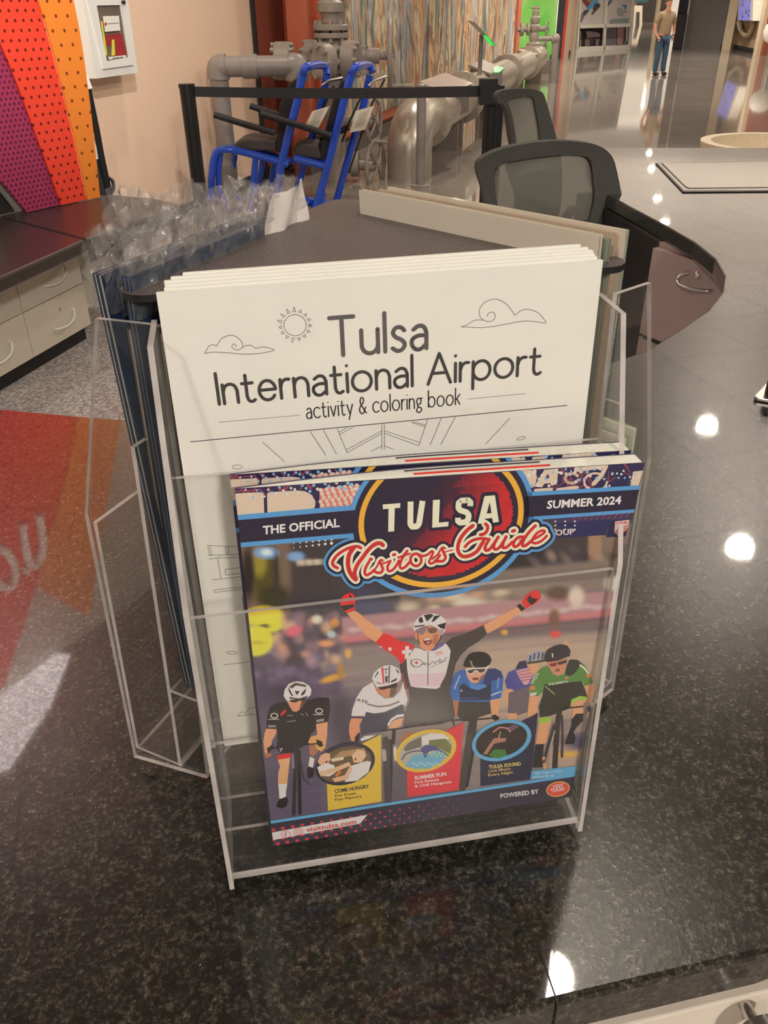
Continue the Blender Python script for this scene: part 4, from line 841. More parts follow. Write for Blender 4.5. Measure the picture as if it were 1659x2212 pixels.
    polys(g, 17, [(C(150, 120, 84), [(180, 330), (250, 270), (420, 245), (430, 275), (330, 300)]), (C(190, 180, 160), [(180, 325), (275, 308), (270, 330), (190, 345)]), (C(200, 150, 124), [(105, 300), (140, 280), (175, 285), (178, 330), (150, 370), (110, 370), (85, 345)]), (C(204, 194, 196), [(82, 385), (150, 350), (205, 370), (215, 420), (170, 450), (110, 445)]), (C(206, 160, 130), [(90, 415), (200, 390), (310, 345), (325, 370), (210, 420), (110, 450)]), (C(208, 164, 136), [(330, 300), (370, 258), (420, 265), (435, 300), (400, 350), (345, 350)]), (C(206, 194, 196), [(320, 375), (440, 338), (470, 345), (450, 420), (370, 480), (280, 490), (300, 430)]), (C(204, 156, 128), [(190, 465), (280, 440), (320, 370), (335, 400), (300, 470), (210, 490)]), (C(196, 110, 50), [(210, 440), (250, 400), (255, 420), (220, 455)]),
        (C(206, 204, 192), [(832, 165), (900, 140), (985, 145), (1030, 180), (985, 190), (900, 210), (835, 230)]), (C(96, 90, 84), [(735, 210), (825, 165), (830, 235), (720, 270), (700, 255)]), (C(96, 104, 60), [(885, 190), (1000, 178), (1045, 230), (1035, 290), (960, 250), (880, 235)]), (C(70, 68, 128), [(820, 250), (860, 225), (930, 230), (960, 260), (900, 265), (850, 290)]), (C(96, 150, 180), [(710, 375), (770, 300), (840, 285), (870, 300), (950, 260), (1010, 290), (970, 350), (880, 395), (780, 395)]),
        (C(60, 110, 46), [(1310, 300), (1350, 255), (1430, 255), (1440, 300), (1380, 322)]), (C(150, 104, 90), [(1270, 290), (1320, 215), (1350, 175), (1440, 175), (1430, 200), (1350, 215), (1300, 290)]), (C(96, 78, 100), [(1440, 100), (1500, 75), (1530, 95), (1470, 130)])])
    A.poly(g([(350, 318), (365, 318), (362, 332), (350, 332)]), C(120, 50, 46), 18); A.poly(g([(135, 345), (162, 335), (150, 358)]), C(110, 50, 46), 18)
    A.stroke(g(cr([(690, 330), (715, 290), (770, 270), (835, 270), (855, 310)])), 2.6, C(60, 58, 96), 18); A.stroke(g(cr([(860, 310), (880, 265), (940, 255), (1000, 285), (1020, 300)])), 2.6, C(60, 58, 96), 18); A.stroke(g(cr([(1345, 130), (1390, 100), (1440, 105), (1465, 130)])), 3, C(222, 130, 120), 18); A.stroke(g([(1395, 130), (1380, 185)]), 2, C(200, 150, 130), 18)
    for k in range(12): A.stroke(g([(760 + k * 18, 355 + (k % 3) * 8), (775 + k * 18, 350 + (k % 3) * 9)]), 2, C(150, 200, 206), 19)
    for k in range(9): A.disc(g([(890 + k * 16, 285 + (k % 2) * 18)])[0], 2, C(170, 190, 70), 19, 8)
    T = lambda s_, p, q, h, col, bd=.02, L_=15: A.text(s_, g([p])[0], g([q])[0], h / 3.318, col, L_, bd)
    T('COME HUNGRY', (210, 570), (457, 532), 27, C(40, 36, 50), .03); T('For Fresh,', (212, 598), (370, 578), 19, C(60, 50, 50)); T('Fun Flavors', (212, 626), (402, 600), 19, C(60, 50, 50))
    T('SUMMER FUN', (782, 475), (1008, 444), 27, C(232, 214, 206), .03); T('Hot Events', (782, 502), (955, 480), 19, C(226, 200, 192)); T('& Chill Hangouts', (782, 530), (1044, 496), 19, C(226, 200, 192))
    T('TULSA SOUND', (1312, 396), (1543, 370), 25, C(214, 176, 92), .03); T('Live Music', (1312, 422), (1470, 402), 19, C(190, 160, 96)); T('Every Night', (1308, 450), (1485, 428), 19, C(190, 160, 96))
    # --- foot band
    A.poly([(560, 1779), (1290, 1665), (1290, 1730), (560, 1840)], C(46, 44, 60), 14); A.stroke([(575, 1776), (1262, 1669.5)], 6, BLUE, 15, round_=False)
    for r_ in range(4):
        for k in range(30):
            x = 590 + k * 21 + (r_ % 2) * 10; y = 1791 + r_ * 10.5 - .162 * (x - 590); rr = 5.2 * max(0, 1 - (x - 590) / 560)
            if rr > .6: A.disc((x, y), rr, C(172, 50, 62), 15, 10, rr * .72)
    q = zz(500, 1260, 1.975); A.poly(q([(172, 1060), (580, 984), (548, 1022), (178, 1092)]), C(222, 212, 202), 16); A.text('visittulsa.com', q([(320, 1058)])[0], q([(533, 1022)])[0], 10, C(172, 52, 58), 17, .02)
    for cx_, cy_ in ((232, 1068), (285, 1057)): A.stroke(q(arc(cx_, cy_, 19, 14, 0, 360, 20)), 1.4, C(190, 84, 84), 17)
    A.text('f', q([(227, 1077)])[0], q([(237, 1076)])[0], 9, C(172, 52, 58), 17, .02); A.stroke(q(arc(285, 1057, 9, 7, 0, 360, 14)), 1.4, C(190, 84, 84), 17)
    r5 = zz(1080, 1600, 6.38); A.poly(r5([(432, 405), (1140, 328), (1108, 474), (412, 521)]), BLUE, 16)
    A.text('Tulsa Tough Courtesy', r5([(462, 455)])[0], r5([(860, 418)])[0], 5.2, C(206, 220, 228), 17); A.text('of Chris Barnes', r5([(455, 508)])[0], r5([(740, 480)])[0], 5.2, C(206, 220, 228), 17); A.text('POWERED BY', r5([(5, 782)])[0], r5([(533, 715)])[0], 9.6, WH, 17, .03)
    A.disc(r5([(795, 656)])[0], 26, C(222, 150, 70), 16, 36, 16.5, 0, -.2); A.disc(r5([(795, 656)])[0], 23.4, C(190, 72, 66), 17, 36, 14.2, 0, -.2); A.text('VISIT', r5([(725, 648)])[0], r5([(880, 618)])[0], 7.2, WH, 18, .02); A.text('TULSA', r5([(695, 700)])[0], r5([(888, 668)])[0], 7.4, WH, 18, .03)

cover_art(GW, True, gc1)
cover_art(W2, False, gc2)
# ------------------------------------------------------------------ stone counter
D_ = Vector((.26, .9656, 0)).normalized()           # the hall's long direction
outer = [Vector((-1.35, -.045)), at(0, 2450, CTZ).xy, at(1180, 2172, CTZ).xy, at(1659, 2060, CTZ).xy, Vector((.55, .37)), Vector((1.05, .66)), Vector((1.55, 1.35)), Vector((1.72, 2.2)), at(1760, 319, CTZ).xy]
outer[1] = outer[2] + (outer[2] - outer[3]) * 4
outer[0] = outer[2] + (outer[2] - outer[3]) * 8.5
inner = [at(x, y, CTZ).xy for x, y in ((-330, 852), (0, 882), (255, 905), (600, 897), (1000, 852), (1250, 805), (1395, 757), (1480, 704), (1532, 668), (1562, 630), (1566, 598), (1545, 560), (1500, 524), (1440, 489), (1365, 449), (1310, 420), (1285, 395), (1270, 360), (1262, 319))]
outl = outer + list(reversed(inner))
mb = MB(); mb.prism([(p.x, p.y, CTZ) for p in outl], (0, 0, -.036))
ctop = mb.build('countertop', M['granite'], bevel=.004)
tag(ctop, 'polished black granite countertop carrying the brochure stand', 'countertop')
ROOTM[ctop.name] = Matrix.Identity(4)
M['seam'] = mat('dark_joint', (.012, .012, .012, 1), .5, noise=(50, .2))
mb = MB()
sp = [at(x, y, CTZ + .0002) for x, y in ((1092, 1840), (1112, 1905), (1150, 2010), (1185, 2110), (1204, 2164))]
for a, b in zip(sp, sp[1:]):
    n = Vector((b.y - a.y, a.x - b.x, 0)).normalized() * .00045; mb.add([a - n, b - n, b + n, a + n], [(0, 1, 2, 3)])
e = sp[-1]; mb.box((e.x - .0005, e.y - .0016, CTZ - .036), (e.x + .0005, e.y + .002, CTZ))
mb.build('slab_joint', M['seam'], ctop)

M['cabwhite'] = mat('cream_laminate', C(214, 204, 190), .45, noise=(20, .03))
fd = (outer[3] - outer[2]).normalized(); fn = Vector((fd.y, -fd.x, 0)); fd3 = Vector((fd.x, fd.y, 0))
p0 = Vector((outer[2].x, outer[2].y, 0)) - fn * .02
t = thing('base_cabinet', 'cream cabinet with a round steel knob under the front edge of the counter', 'cabinet', p0 + fd3 * .1)
mb = MB(); q = [p0 - fd3 * .55, p0 + fd3 * .37, p0 + fd3 * .37 - fn * .3, p0 - fd3 * .55 - fn * .42]
mb.prism([v + Vector((0, 0, .09)) for v in q], (0, 0, .942)); mb.build('carcass', M['cabwhite'], t)
fp = p0 + fn * .018
for a, b in ((-.54, .16), (.164, .365)):
    mb = MB(); mb.prism([fp + fd3 * a + Vector((0, 0, .12)), fp + fd3 * b + Vector((0, 0, .12)), fp + fd3 * b + Vector((0, 0, 1.03)), fp + fd3 * a + Vector((0, 0, 1.03))], -fn * .0175); dr = mb.build('door', M['cabwhite'], t, bevel=.0015)
    if a < 0:
        k = atp(1606, 2168, fp, fn); mb = MB(); mb.lathe([(.004, 0), (.004, .010), (.0125, .013), (.0125, .022), (.010, .025)], k, fn, 28); mb.build('knob', M['steel'], dr, smooth=35)
mb = MB(); mb.prism([v + Vector((0, 0, 0)) - fn * .04 for v in q], (0, 0, .09)); mb.build('plinth', M['black'], t)

# drawer pedestal across the knee space
M['mauve'] = mat('taupe_laminate', C(158, 142, 136), .5, noise=(15, .03))
pa = at(1424, 521, 1.044); pd = Vector((.47, -.88, 0)).normalized(); pn = Vector((pd.y, -pd.x, 0))
t = thing('drawer_pedestal', 'taupe drawer pedestal with a curved pull under the right arm of the counter', 'drawer unit', (pa.x + .3, pa.y, 0))
base = Vector((pa.x, pa.y, 0)); up = lambda z: Vector((0, 0, z))
mb = MB(); mb.prism([base + up(.0), base + pd * .62, base + pd * .62 - pn * .3, base - pn * .3], up(1.043)); mb.build('carcass', M['mauve'], t)
zsplit = atp(1420, 732, base, pn).z
for z0, z1 in ((.1, zsplit - .004), (zsplit + .004, 1.03)):
    mb = MB(); mb.prism([base + pn * .018 + up(z0), base + pn * .018 + pd * .6 + up(z0), base + pn * .018 + pd * .6 + up(z1), base + pn * .018 + up(z1)], -pn * .017); dw = mb.build('drawer', M['mauve'], t, bevel=.001)
    if z1 > 1:
        fpn = base + pn * .018
        hp = [atp(x, y, fpn, pn) + pn * o for x, y, o in ((1487, 589, .0), (1479, 593, .014), (1477, 603, .022), (1486, 612, .026), (1508, 620, .026), (1536, 627, .012), (1537, 628, .0))]
        mb = MB(); mb.tube([tuple(v) for v in cr([tuple(v) for v in hp], 5)], .0042, 8); mb.build('handle', M['steel'], dw, smooth=50)
        mb = MB(); k = atp(1508, 594, fpn, pn); mb.lathe([(.009, 0), (.009, .006), (.006, .008)], k, pn, 20); mb.build('lock', M['chrome'], dw, smooth=35)
mb = MB(); g_ = base + pn * .0186; mb.prism([g_ + up(zsplit - .0035) + pd * .02, g_ + up(zsplit - .0035) + pd * .12, g_ + up(zsplit + .0035) + pd * .12, g_ + up(zsplit + .0035) + pd * .02], pn * .004); mb.build('drawer_seam', M['black'], t)  # black strip stands in for the thin dark gap between the drawers
kb = base + pn * .004; kd = Vector((-.10, .99, 0)).normalized(); kn = Vector((kd.y, -kd.x, 0))  # black board put in for the dark void of the knee space
t = thing('knee_gap_filler', 'black board filling the dark gap beside the taupe drawer pedestal under the counter', 'panel', kb + kd * .3)
mb = MB(); mb.prism([kb, kb + kd * .62, kb + kd * .62 + up(1.043), kb + up(1.043)], kn * .02); mb.build('gap_filler_board', M['rubber'], t)
mb = MB(); mb.prism([kb + kd * .62, kb + kd * .66, kb + kd * .66 + up(1.04), kb + kd * .62 + up(1.04)], kn * .05); mb.build('post', M['black'], t)

# things lying on the counter's right side
M['glassgrey'] = mat('pale_glass', C(150, 146, 136), .06, 0, .9, noise=(6, .02))
t = thing('counter_display', 'flat pale glass panel edged in black, lying on the right of the counter', 'display', at(1560, 385, CTZ))
zc = CTZ + .0035
mb = MB(); mb.prism([at(x, y, zc) for x, y in ((1416, 352), (1475, 414), (1730, 412), (1690, 347))], (0, 0, -.003)); mb.build('bezel', M['black'], t, bevel=.001)
mb = MB(); mb.prism([at(x, y, zc + .0012) for x, y in ((1421, 352.5), (1477, 411), (1727, 409.5), (1687, 348))], (0, 0, -.001)); mb.build('frame', M['steel'], t)
mb = MB(); mb.prism([at(x, y, zc + .002) for x, y in ((1426, 352), (1478, 403), (1486, 407.5), (1725, 405), (1683, 349))], (0, 0, -.0005)); mb.build('gasket', M['black'], t)
mb = MB(); mb.prism([at(x, y, zc + .003) for x, y in ((1431, 352), (1481, 402), (1489, 405.5), (1722, 403), (1680, 349.5))], (0, 0, -.0008)); mb.build('screen', M['glassgrey'], t)
t = thing('desk_stand', 'grey metal desk stand cut off at the right edge of the counter', 'stand', at(1680, 860, CTZ))
pts = rounded([at(1625, 866, CTZ).to_2d(), at(1662, 826, CTZ).to_2d(), at(1745, 840, CTZ).to_2d(), at(1730, 886, CTZ).to_2d()], .006)
mb = MB(); mb.prism([(p.x, p.y, CTZ + .001) for p in pts], (0, 0, .005)); mb.build('plate', M['steel'], t, bevel=.001)
k = at(1662, 851, CTZ + .006); mb = MB(); mb.lathe([(.012, .0002), (.012, .03), (.010, .032)], k + Vector((.006, 0, 0)), n=24); mb.build('socket', M['black'], t, smooth=40)

# ------------------------------------------------------------------ magazines in the left and right faces of the stand
M['navy'] = mat('navy_cover', C(32, 52, 78), .3, coat=.4, noise=(18, .3)); M['greyedge'] = mat('grey_page_edges', C(150, 143, 130), .6, noise=(500, .12))
M['slate'] = mat('slate_cover', C(74, 70, 68), .3, coat=.4, noise=(25, .25)); M['brown'] = mat('brown_cover', C(58, 46, 42), .3, coat=.4, noise=(18, .3))
M['lightcover'] = mat('pale_grey_cover', C(206, 197, 180), .35, coat=.3, noise=(14, .04)); M['greenspine'] = mat('green_spine', C(128, 138, 124), .4, noise=(20, .1)); M['tan'] = mat('tan_cover', C(188, 168, 146), .35, coat=.3, noise=(16, .12))
M['green'] = mat('pale_green_card', C(150, 176, 132), .45, noise=(20, .05))
def mag(mb, fc, u0, u1, v0, v1, wb, wt, th, mi=0):
    mb.prism([fc.P(u0, v0, wb), fc.P(u1, v0, wb), fc.P(u1, v1, wt), fc.P(u0, v1, wt)], -fc.N * th, mi)
def magazine(fc, name, label, cat, group, u0, u1, v0, v1, wb, wt, th, mc, ms, root=None):
    t = root or thing(name, label, cat, fc.P((u0 + u1) / 2, v0, wb), 0, group)
    mb = MB(); mag(mb, fc, u0, u1, v0, v1, wb, wt, .0004); mb.build('cover', mc, t)
    mb = MB(); mag(mb, fc, u0 + .001, u1 - .0008, v0 + .0006, v1 - .0008, wb - .0004, wt - .0004, th - .0008); mb.build('pages', ms, t)
    mb = MB(); mag(mb, fc, u0, u1, v0, v1, wb - th + .0004, wt - th + .0004, .0004); mb.build('back_cover', mc, t)
    return t
# left face: two film-wrapped bundles and loose copies
def bundle(label, wb, wt, uN, uF, v1, ths, white, fh):
    t = thing('wrapped_magazine_bundle', label, 'magazine bundle', FL.P(0, -.272, wb), 0, 'film-wrapped bundles in the left face')
    w = 0
    for th in ths:
        m = MB(); mag(m, FL, uF, uN, -.2725, v1, wb - w, wt - w, .0006); mag(m, FL, uF, uN, -.2725, v1, wb - w - th + .0008, wt - w - th + .0008, .0006)
        mo = m.build('magazine', M['navy'], t); m = MB(); mag(m, FL, uF + .0012, uN - .0004, -.272, v1 - .0006, wb - w - .0008, wt - w - .0008, th - .0018); m.build('pages', M['greyedge'], mo); w += th
    rn = random.Random(int(wb * 1e5)); NU, NV = 56, 12; m = MB()
    for side in (0, 1):
        vs = []
        for i in range(NU + 1):
            f = i / NU; u = uN + .002 + (uF - uN - .004) * f; top = fh[0] + (fh[1] - fh[0]) * f + .0022 * math.sin(f * 23) + rn.random() * .004
            for j in range(NV + 1):
                g = j / NV; v = -.022 + (top + .022 + v1) * g; wj = wt + (wt - wb) * v / .27
                gap = (w + .0022) * (1 - max(0, (v - v1) / (top + .001)) ** 1 if v > v1 else 1)
                mid = wj - w / 2; cr_ = (rn.random() - .5) * .0042 + .0014 * math.sin(u * 310 + v * 260 + side) + .0012 * math.sin(u * 170 - v * 400)
                vs.append(FL.P(u + (rn.random() - .5) * .001, v, mid + (gap / 2 + .0008 + max(-.0008, cr_ * (1.3 if v > v1 else .35))) * (1 if side == 0 else -1)))
        m.add(vs, [(i * (NV + 1) + j, (i + 1) * (NV + 1) + j, (i + 1) * (NV + 1) + j + 1, i * (NV + 1) + j + 1) for i in range(NU) for j in range(NV)])
    m.build('plastic_wrap', M['wrap'], t)
    if white:
        m = MB(); vs = []
        for i in range(15):
            f = i / 14; u = -.018 + (uF - .002 + .018) * f; top = .011 + .004 * f + rn.random() * .002
            for j in range(9):
                v = -.030 + (top + .030) * j / 8; wj = wt + (wt - wb) * v / .27; vs.append(FL.P(u, v, wj - w - .003 + .0022 * math.sin(u * 200 + v * 150) + (rn.random() - .5) * .001))
        m.add(vs, [(i * 9 + j, (i + 1) * 9 + j, (i + 1) * 9 + j + 1, i * 9 + j + 1) for i in range(14) for j in range(8)])
        m.build('white_sleeve', mat('white_film', C(214, 208, 202), .22, coat=.5, noise=(30, .03)), t, smooth=70)
    return t
bundle('outer film-wrapped bundle of navy magazines leaning out of the left face', .0030, .0265, .1045, -.066, -.003, (.0028, .003), False, (.017, .010))
bundle('inner film-wrapped bundle of navy magazines with a white sleeve at its far end', -.0030, .0075, .1055, -.064, -.001, (.0022, .0022), True, (.037, .015))
magazine(FL, 'magazine', 'slate loose magazine standing between the two wrapped bundles', 'magazine', None, -.07, .101, -.2725, -.030, .0062, .013, .0028, M['slate'], M['greyedge'])
magazine(FL, 'magazine', 'brown magazine at the back of the left face, under the black plate', 'magazine', None, -.07, .098, -.2725, -.030, -.0072, -.0040, .0030, M['brown'], M['greyedge'])
# right face
RW = [(.0036, 'lightcover', 'outermost pale magazine in the right face, its edge lettered in white', .0045, .0155, -.1, .005, .0022),
      (.0032, 'tan', 'tan-covered magazine second from the outside in the right face', .0012, .0105, -.096, .004, .0022),
      (.003, 'greenspine', 'grey-green magazine in the middle of the right face', -.0015, -.0008, -.0995, .004, .0026),
      (.003, 'slate', 'dark-covered magazine behind the grey-green one in the right face', -.0044, -.0046, -.094, .006, .0022),
      (.003, 'lightcover', 'innermost pale grey magazine in the right face, against the black plate', -.0070, -.0078, -.0985, .0075, .0036)]
for _, m_, lb, wb, wt, u0, v1, th in RW:
    o = magazine(FR, 'magazine', lb, 'magazine', 'magazines in the right face', u0, u0 + .182, -.2725, v1, wb, wt, th, M[m_], M['greyedge'])
    if 'outermost' in lb:
        EE = []
        for tx, va, vb in (('AUGUST 2024', -.03, -.078), ('OKLAHOMA', -.13, -.17)):
            E_ = Print(lambda v, w: FR.P(u0 - .0001, v, wb + (wt - wb) * (v + .2725) / (v1 + .2725) - w), -FR.U); E_.text(tx, (va, .0004), (vb, .0004), .0014, (.85, .83, .8, 1), 1, .02, 0, (0, 1)); EE.append(E_)
        mb = MB(); mb.prism([FR.P(u0 - .00005, -.2725, wb), FR.P(u0 - .00005, v1, wt), FR.P(u0 - .00005, v1, wt - th), FR.P(u0 - .00005, -.2725, wb - th)], FR.U * .001); sp_ = mb.build('spine', M['greenspine'], o)
        for E_ in EE: E_.build('spine_lettering', M['ink_matt'], sp_)
GB = ['front pale green brochure in the lower pocket of the right face', 'second pale green brochure in the lower pocket of the right face', 'third pale green brochure, slightly lower, in the right face', 'small tan card behind the green brochures in the right face']
for k in range(4):
    t = thing('brochure', GB[k], 'brochure', FR.P(-.06, -.345, .04 - .004 * k), 0, 'brochures in the lower right pocket')
    mb = MB(); w0 = .038 - .0045 * k
    a, b = -.108 + .003 * k, -.01 + .003 * k; v1 = -.121 - .006 * k - (.004 if k == 3 else 0)
    mb.prism([FR.P(a, -.3455, w0), FR.P(b, -.3455, w0), FR.P(b, v1, w0 + .002), FR.P(a, v1, w0 + .002)], -FR.N * .0006); mb.build('front_panel', M['tan'] if k == 3 else M['green'], t)
    mb = MB(); mb.prism([FR.P(a + .0005, -.345, w0 - .0009), FR.P(b - .0005, -.345, w0 - .0009), FR.P(b - .0005, v1 - .0005, w0 + .0011), FR.P(a + .0005, v1 - .0005, w0 + .0011)], -FR.N * .0014); mb.build('inner_folds', M['paper'], t)

# ------------------------------------------------------------------ low drawer units and bench top behind the counter, left
M['drawer'] = mat('grey_laminate', C(196, 188, 172), .45, noise=(14, .03)); M['bench'] = mat('dark_worktop', C(52, 44, 44), .34, 0, .6, noise=(40, .15), bump=(300, .15))
a0, a1, a2 = at(0, 862, 0), at(83, 810, 0), at(206, 735, 0)
cd = (a2 - a0).normalized(); cn = Vector((cd.y, -cd.x, 0)); wid = (a2 - a1).length
CH = .545
LBL = ['grey two-drawer unit nearest the brochure stand, under the dark bench top', 'grey two-drawer unit cut by the left edge of the photo', 'grey two-drawer unit beyond the brochure stand\'s left face']
def drawer_unit(org, lb):
    t = thing('drawer_unit', lb, 'drawer unit', org + cd * wid / 2 - cn * .25, 0, 'grey drawer units under the bench')
    mb = MB(); mb.prism([org + up(.09) - cn * .02, org + cd * wid + up(.09) - cn * .02, org + cd * wid - cn * .5 + up(.09), org - cn * .5 + up(.09)], up(CH - .09)); mb.build('carcass', M['drawer'], t)
    mb = MB(); mb.prism([org - cn * .05, org + cd * wid - cn * .05, org + cd * wid - cn * .48, org - cn * .48], up(.09)); mb.build('plinth', M['black'], t)
    mz = .09 + (CH - .09) * .5
    for z0, z1 in ((.093, mz - .002), (mz + .002, CH - .012)):
        mb = MB(); mb.prism([org + cd * .003 + up(z0), org + cd * (wid - .003) + up(z0), org + cd * (wid - .003) + up(z1), org + cd * .003 + up(z1)], -cn * .018); dw = mb.build('drawer', M['drawer'], t, bevel=.0015)
        c = org + cd * wid * .55 + up((z0 + z1) / 2 - .005)
        hp = [c - cd * .085 - up(.03), c - cd * .082 - up(.028) + cn * .02, c - cd * .02 - up(.03) + cn * .034, c + cd * .05 - up(.012) + cn * .032, c + cd * .085 + up(.02) + cn * .016, c + cd * .088 + up(.024)]
        mb = MB(); mb.tube(cr([tuple(v) for v in hp], 5), .0055, 8); mb.build('handle', M['white'], dw, smooth=50)
        mb = MB(); mb.lathe([(.009, 0), (.009, .006), (.005, .008)], c - cd * .01 + up(.05), cn, 18); mb.build('lock', M['chrome'], dw, smooth=35)
    return t
for k, org in enumerate((a1, a1 - cd * wid)): drawer_unit(org, LBL[k])
zb = .61
PA, PB = at(60, 465, .6), at(210, 430, .6); tv = (PB - PA).normalized(); nv = Vector((tv.y, -tv.x, 0))
def SZ(s, z, o=0): return Vector((PA.x, PA.y, 0)) + tv * s + up(z) + nv * o
t = thing('bench_top', 'dark bench top with a front joint, on the grey drawer units', 'worktop', at(100, 540, zb) + Vector((0, 0, -.06)))
c0, c1 = at(-260, 715, zb), at(184, 517, zb)
mb = MB(); mb.prism([c0, c1, at(112, 498, zb), SZ(-.12, zb, -.088), SZ(-1.5, zb, -.088)], (0, 0, -.062)); mb.build('front_slab', M['bench'], t, bevel=.012)
mb = MB(); mb.prism([c1 + Vector((.003, .003, 0)), at(398, 441, zb), at(330, 428, zb), at(240, 420, zb), SZ(.52, zb, -.09), SZ(-.115, zb, -.088), at(113, 496, zb)], (0, 0, -.062)); mb.build('rear_slab', M['bench'], t, bevel=.012)
for x, y in ((380, 445), (250, 428)):
    q = at(x, y, zb - .063); mb = MB(); mb.cyl((q.x - .03, q.y, 0), (q.x - .03, q.y, zb - .062), .022); mb.build('leg', M['black'], t, smooth=40)

# ------------------------------------------------------------------ perforated colour-fan panel on the left wall
M['magenta'] = holes('magenta_perforated_steel', C(150, 50, 86), 34, .27, True, C(98, 26, 56)); M['redp'] = holes('red_perforated_steel', C(222, 66, 46), 20, .16, True, C(104, 24, 18)); M['orangep'] = holes('orange_perforated_steel', C(244, 128, 48), 13, .11, True, C(120, 52, 20))
O_R = cr([(.497, .615), (.55, 1.15), (.56, 1.6), (.49, 2.3), (.33, 2.92), (.126, 3.33), (-.273, 4.165)], 5)
O_L = cr([(.405, .615), (.385, 1.1), (.333, 1.6), (.2, 2.2), (.003, 2.75), (-.24, 3.2), (-.485, 3.53), (-.572, 3.71)], 5)
R_L = cr([(.225, .615), (.152, 1.0), (.064, 1.4), (-.1, 1.85), (-.38, 2.4), (-.8, 2.9), (-1.5, 3.35)], 5)
M_L = cr([(0.0, .615), (-.12, .8), (-.4, 1.25), (-.8, 1.75), (-1.5, 2.3)], 5)
fan = thing('perforated_panel', 'fan of perforated magenta, red and orange panels standing behind the bench', 'wall panel', SZ(.2, .612))
def stripe(name, right, left, o, m):
    poly = right + left[::-1]; mb = MB(); mb.prism([SZ(s, z, o) for s, z in poly], -nv * .012); ob = mb.build(name, m, fan)
    uv = ob.data.uv_layers.new(name='uv'); inv = ROOTM[ob.name]
    for l in ob.data.loops:
        p = inv @ ob.data.vertices[l.vertex_index].co - Vector((PA.x, PA.y, 0)); uv.data[l.index].uv = (p.dot(tv), p.z)
    return ob
stripe('orange_stripe', O_R, O_L, .03, M['orangep'])
rs = stripe('red_stripe', O_L + [(-.972, 4.233), (-1.5, 4.25)], R_L, .015, M['redp'])
stripe('magenta_stripe', R_L, M_L, 0, M['magenta'])
M['letter'] = mat('cream_letter', C(232, 220, 210), .5, noise=(20, .03))
def mhit(x, y):
    P = at(x, y, CTZ); d = ray(x, y).copy(); d.z *= -1; return P + d * ((SZ(0, 0, .03) - P).dot(nv) / d.dot(nv))
mb = MB()
for path in ([(48, 1132), (56, 1190), (70, 1222), (88, 1205), (92, 1165), (84, 1112)], [(58, 1228), (52, 1238)]): mb.tube(cr([tuple(mhit(x, y)) for x, y in path], 6), .028, 8)
mb.tube([tuple(mhit(6 + 26 * math.cos(k / 20 * 2 * PI) + 8 * math.sin(k / 20 * 2 * PI), 1228 + 42 * math.sin(k / 20 * 2 * PI))) for k in range(20)], .028, 8, closed=True)
mb.build('lettering', M['letter'], rs, smooth=60)
M['palewall'] = mat('pale_grey_wall', C(176, 172, 160), .7, noise=(8, .03))
mb = MB(); mb.prism([SZ(-2.6, 0, -.1), SZ(.44, 0, -.1), SZ(.44, CEIL, -.1), SZ(-2.6, CEIL, -.1)], -nv * .1); struct('wall_left', mb, M['palewall'])
mb = MB(); mb.prism([SZ(-2.6, .62, -.075), SZ(-.02, .62, -.075), SZ(-.1, .76, -.075), SZ(-2.6, .9, -.075)], -nv * .024); struct('trim_1', mb, M['rubber'])
# folded cart behind the panel
t = thing('folded_cart', 'white and black folded cart standing behind the orange perforated stripe', 'cart', aty(215, 560, 5.75) * 1)
t.location.z = 0; ROOTM[t.name] = Matrix.Translation(t.location)
yc = 5.75; A3 = lambda x, y, Y=yc: aty(x, y, Y)
mb = MB(); mb.tube(cr([tuple(A3(*p)) for p in ((140, 150), (163, 152), (182, 164), (194, 192))], 6), .018, 12); mb.tube([A3(170, 160), A3(203, 295)], .016, 12); mb.build('handle', M['white'], t, smooth=50)
mb = MB(); mb.tube([A3(190, 193), A3(208, 280), A3(218, 335), A3(232, 400), A3(270, 590)], .022, 12); mb.build('post', M['black'], t, smooth=50)
mb = MB(); mb.prism([A3(172, 170), A3(186, 182), A3(205, 288), A3(196, 282)], (0, .02, 0)); mb.build('fabric_panel', M['cabwhite'], t)
mb = MB(); mb.tube(cr([tuple(A3(*p)) for p in ((188, 297), (203, 312), (208, 343))], 6), .02, 12); mb.build('lower_grip', M['white'], t, smooth=50)
mb = MB(); mb.tube([A3(204, 345), A3(222, 415), A3(255, 560)], .03, 12); mb.build('lower_tube', M['rubber'], t, smooth=50)
mb = MB(); mb.tube(arc_ := [tuple(A3(238 + 7 * math.cos(k / 12 * 2 * PI), 402 + 16 * math.sin(k / 12 * 2 * PI))) for k in range(12)], .012, 8, closed=True); mb.build('latch', M['black'], t, smooth=50)
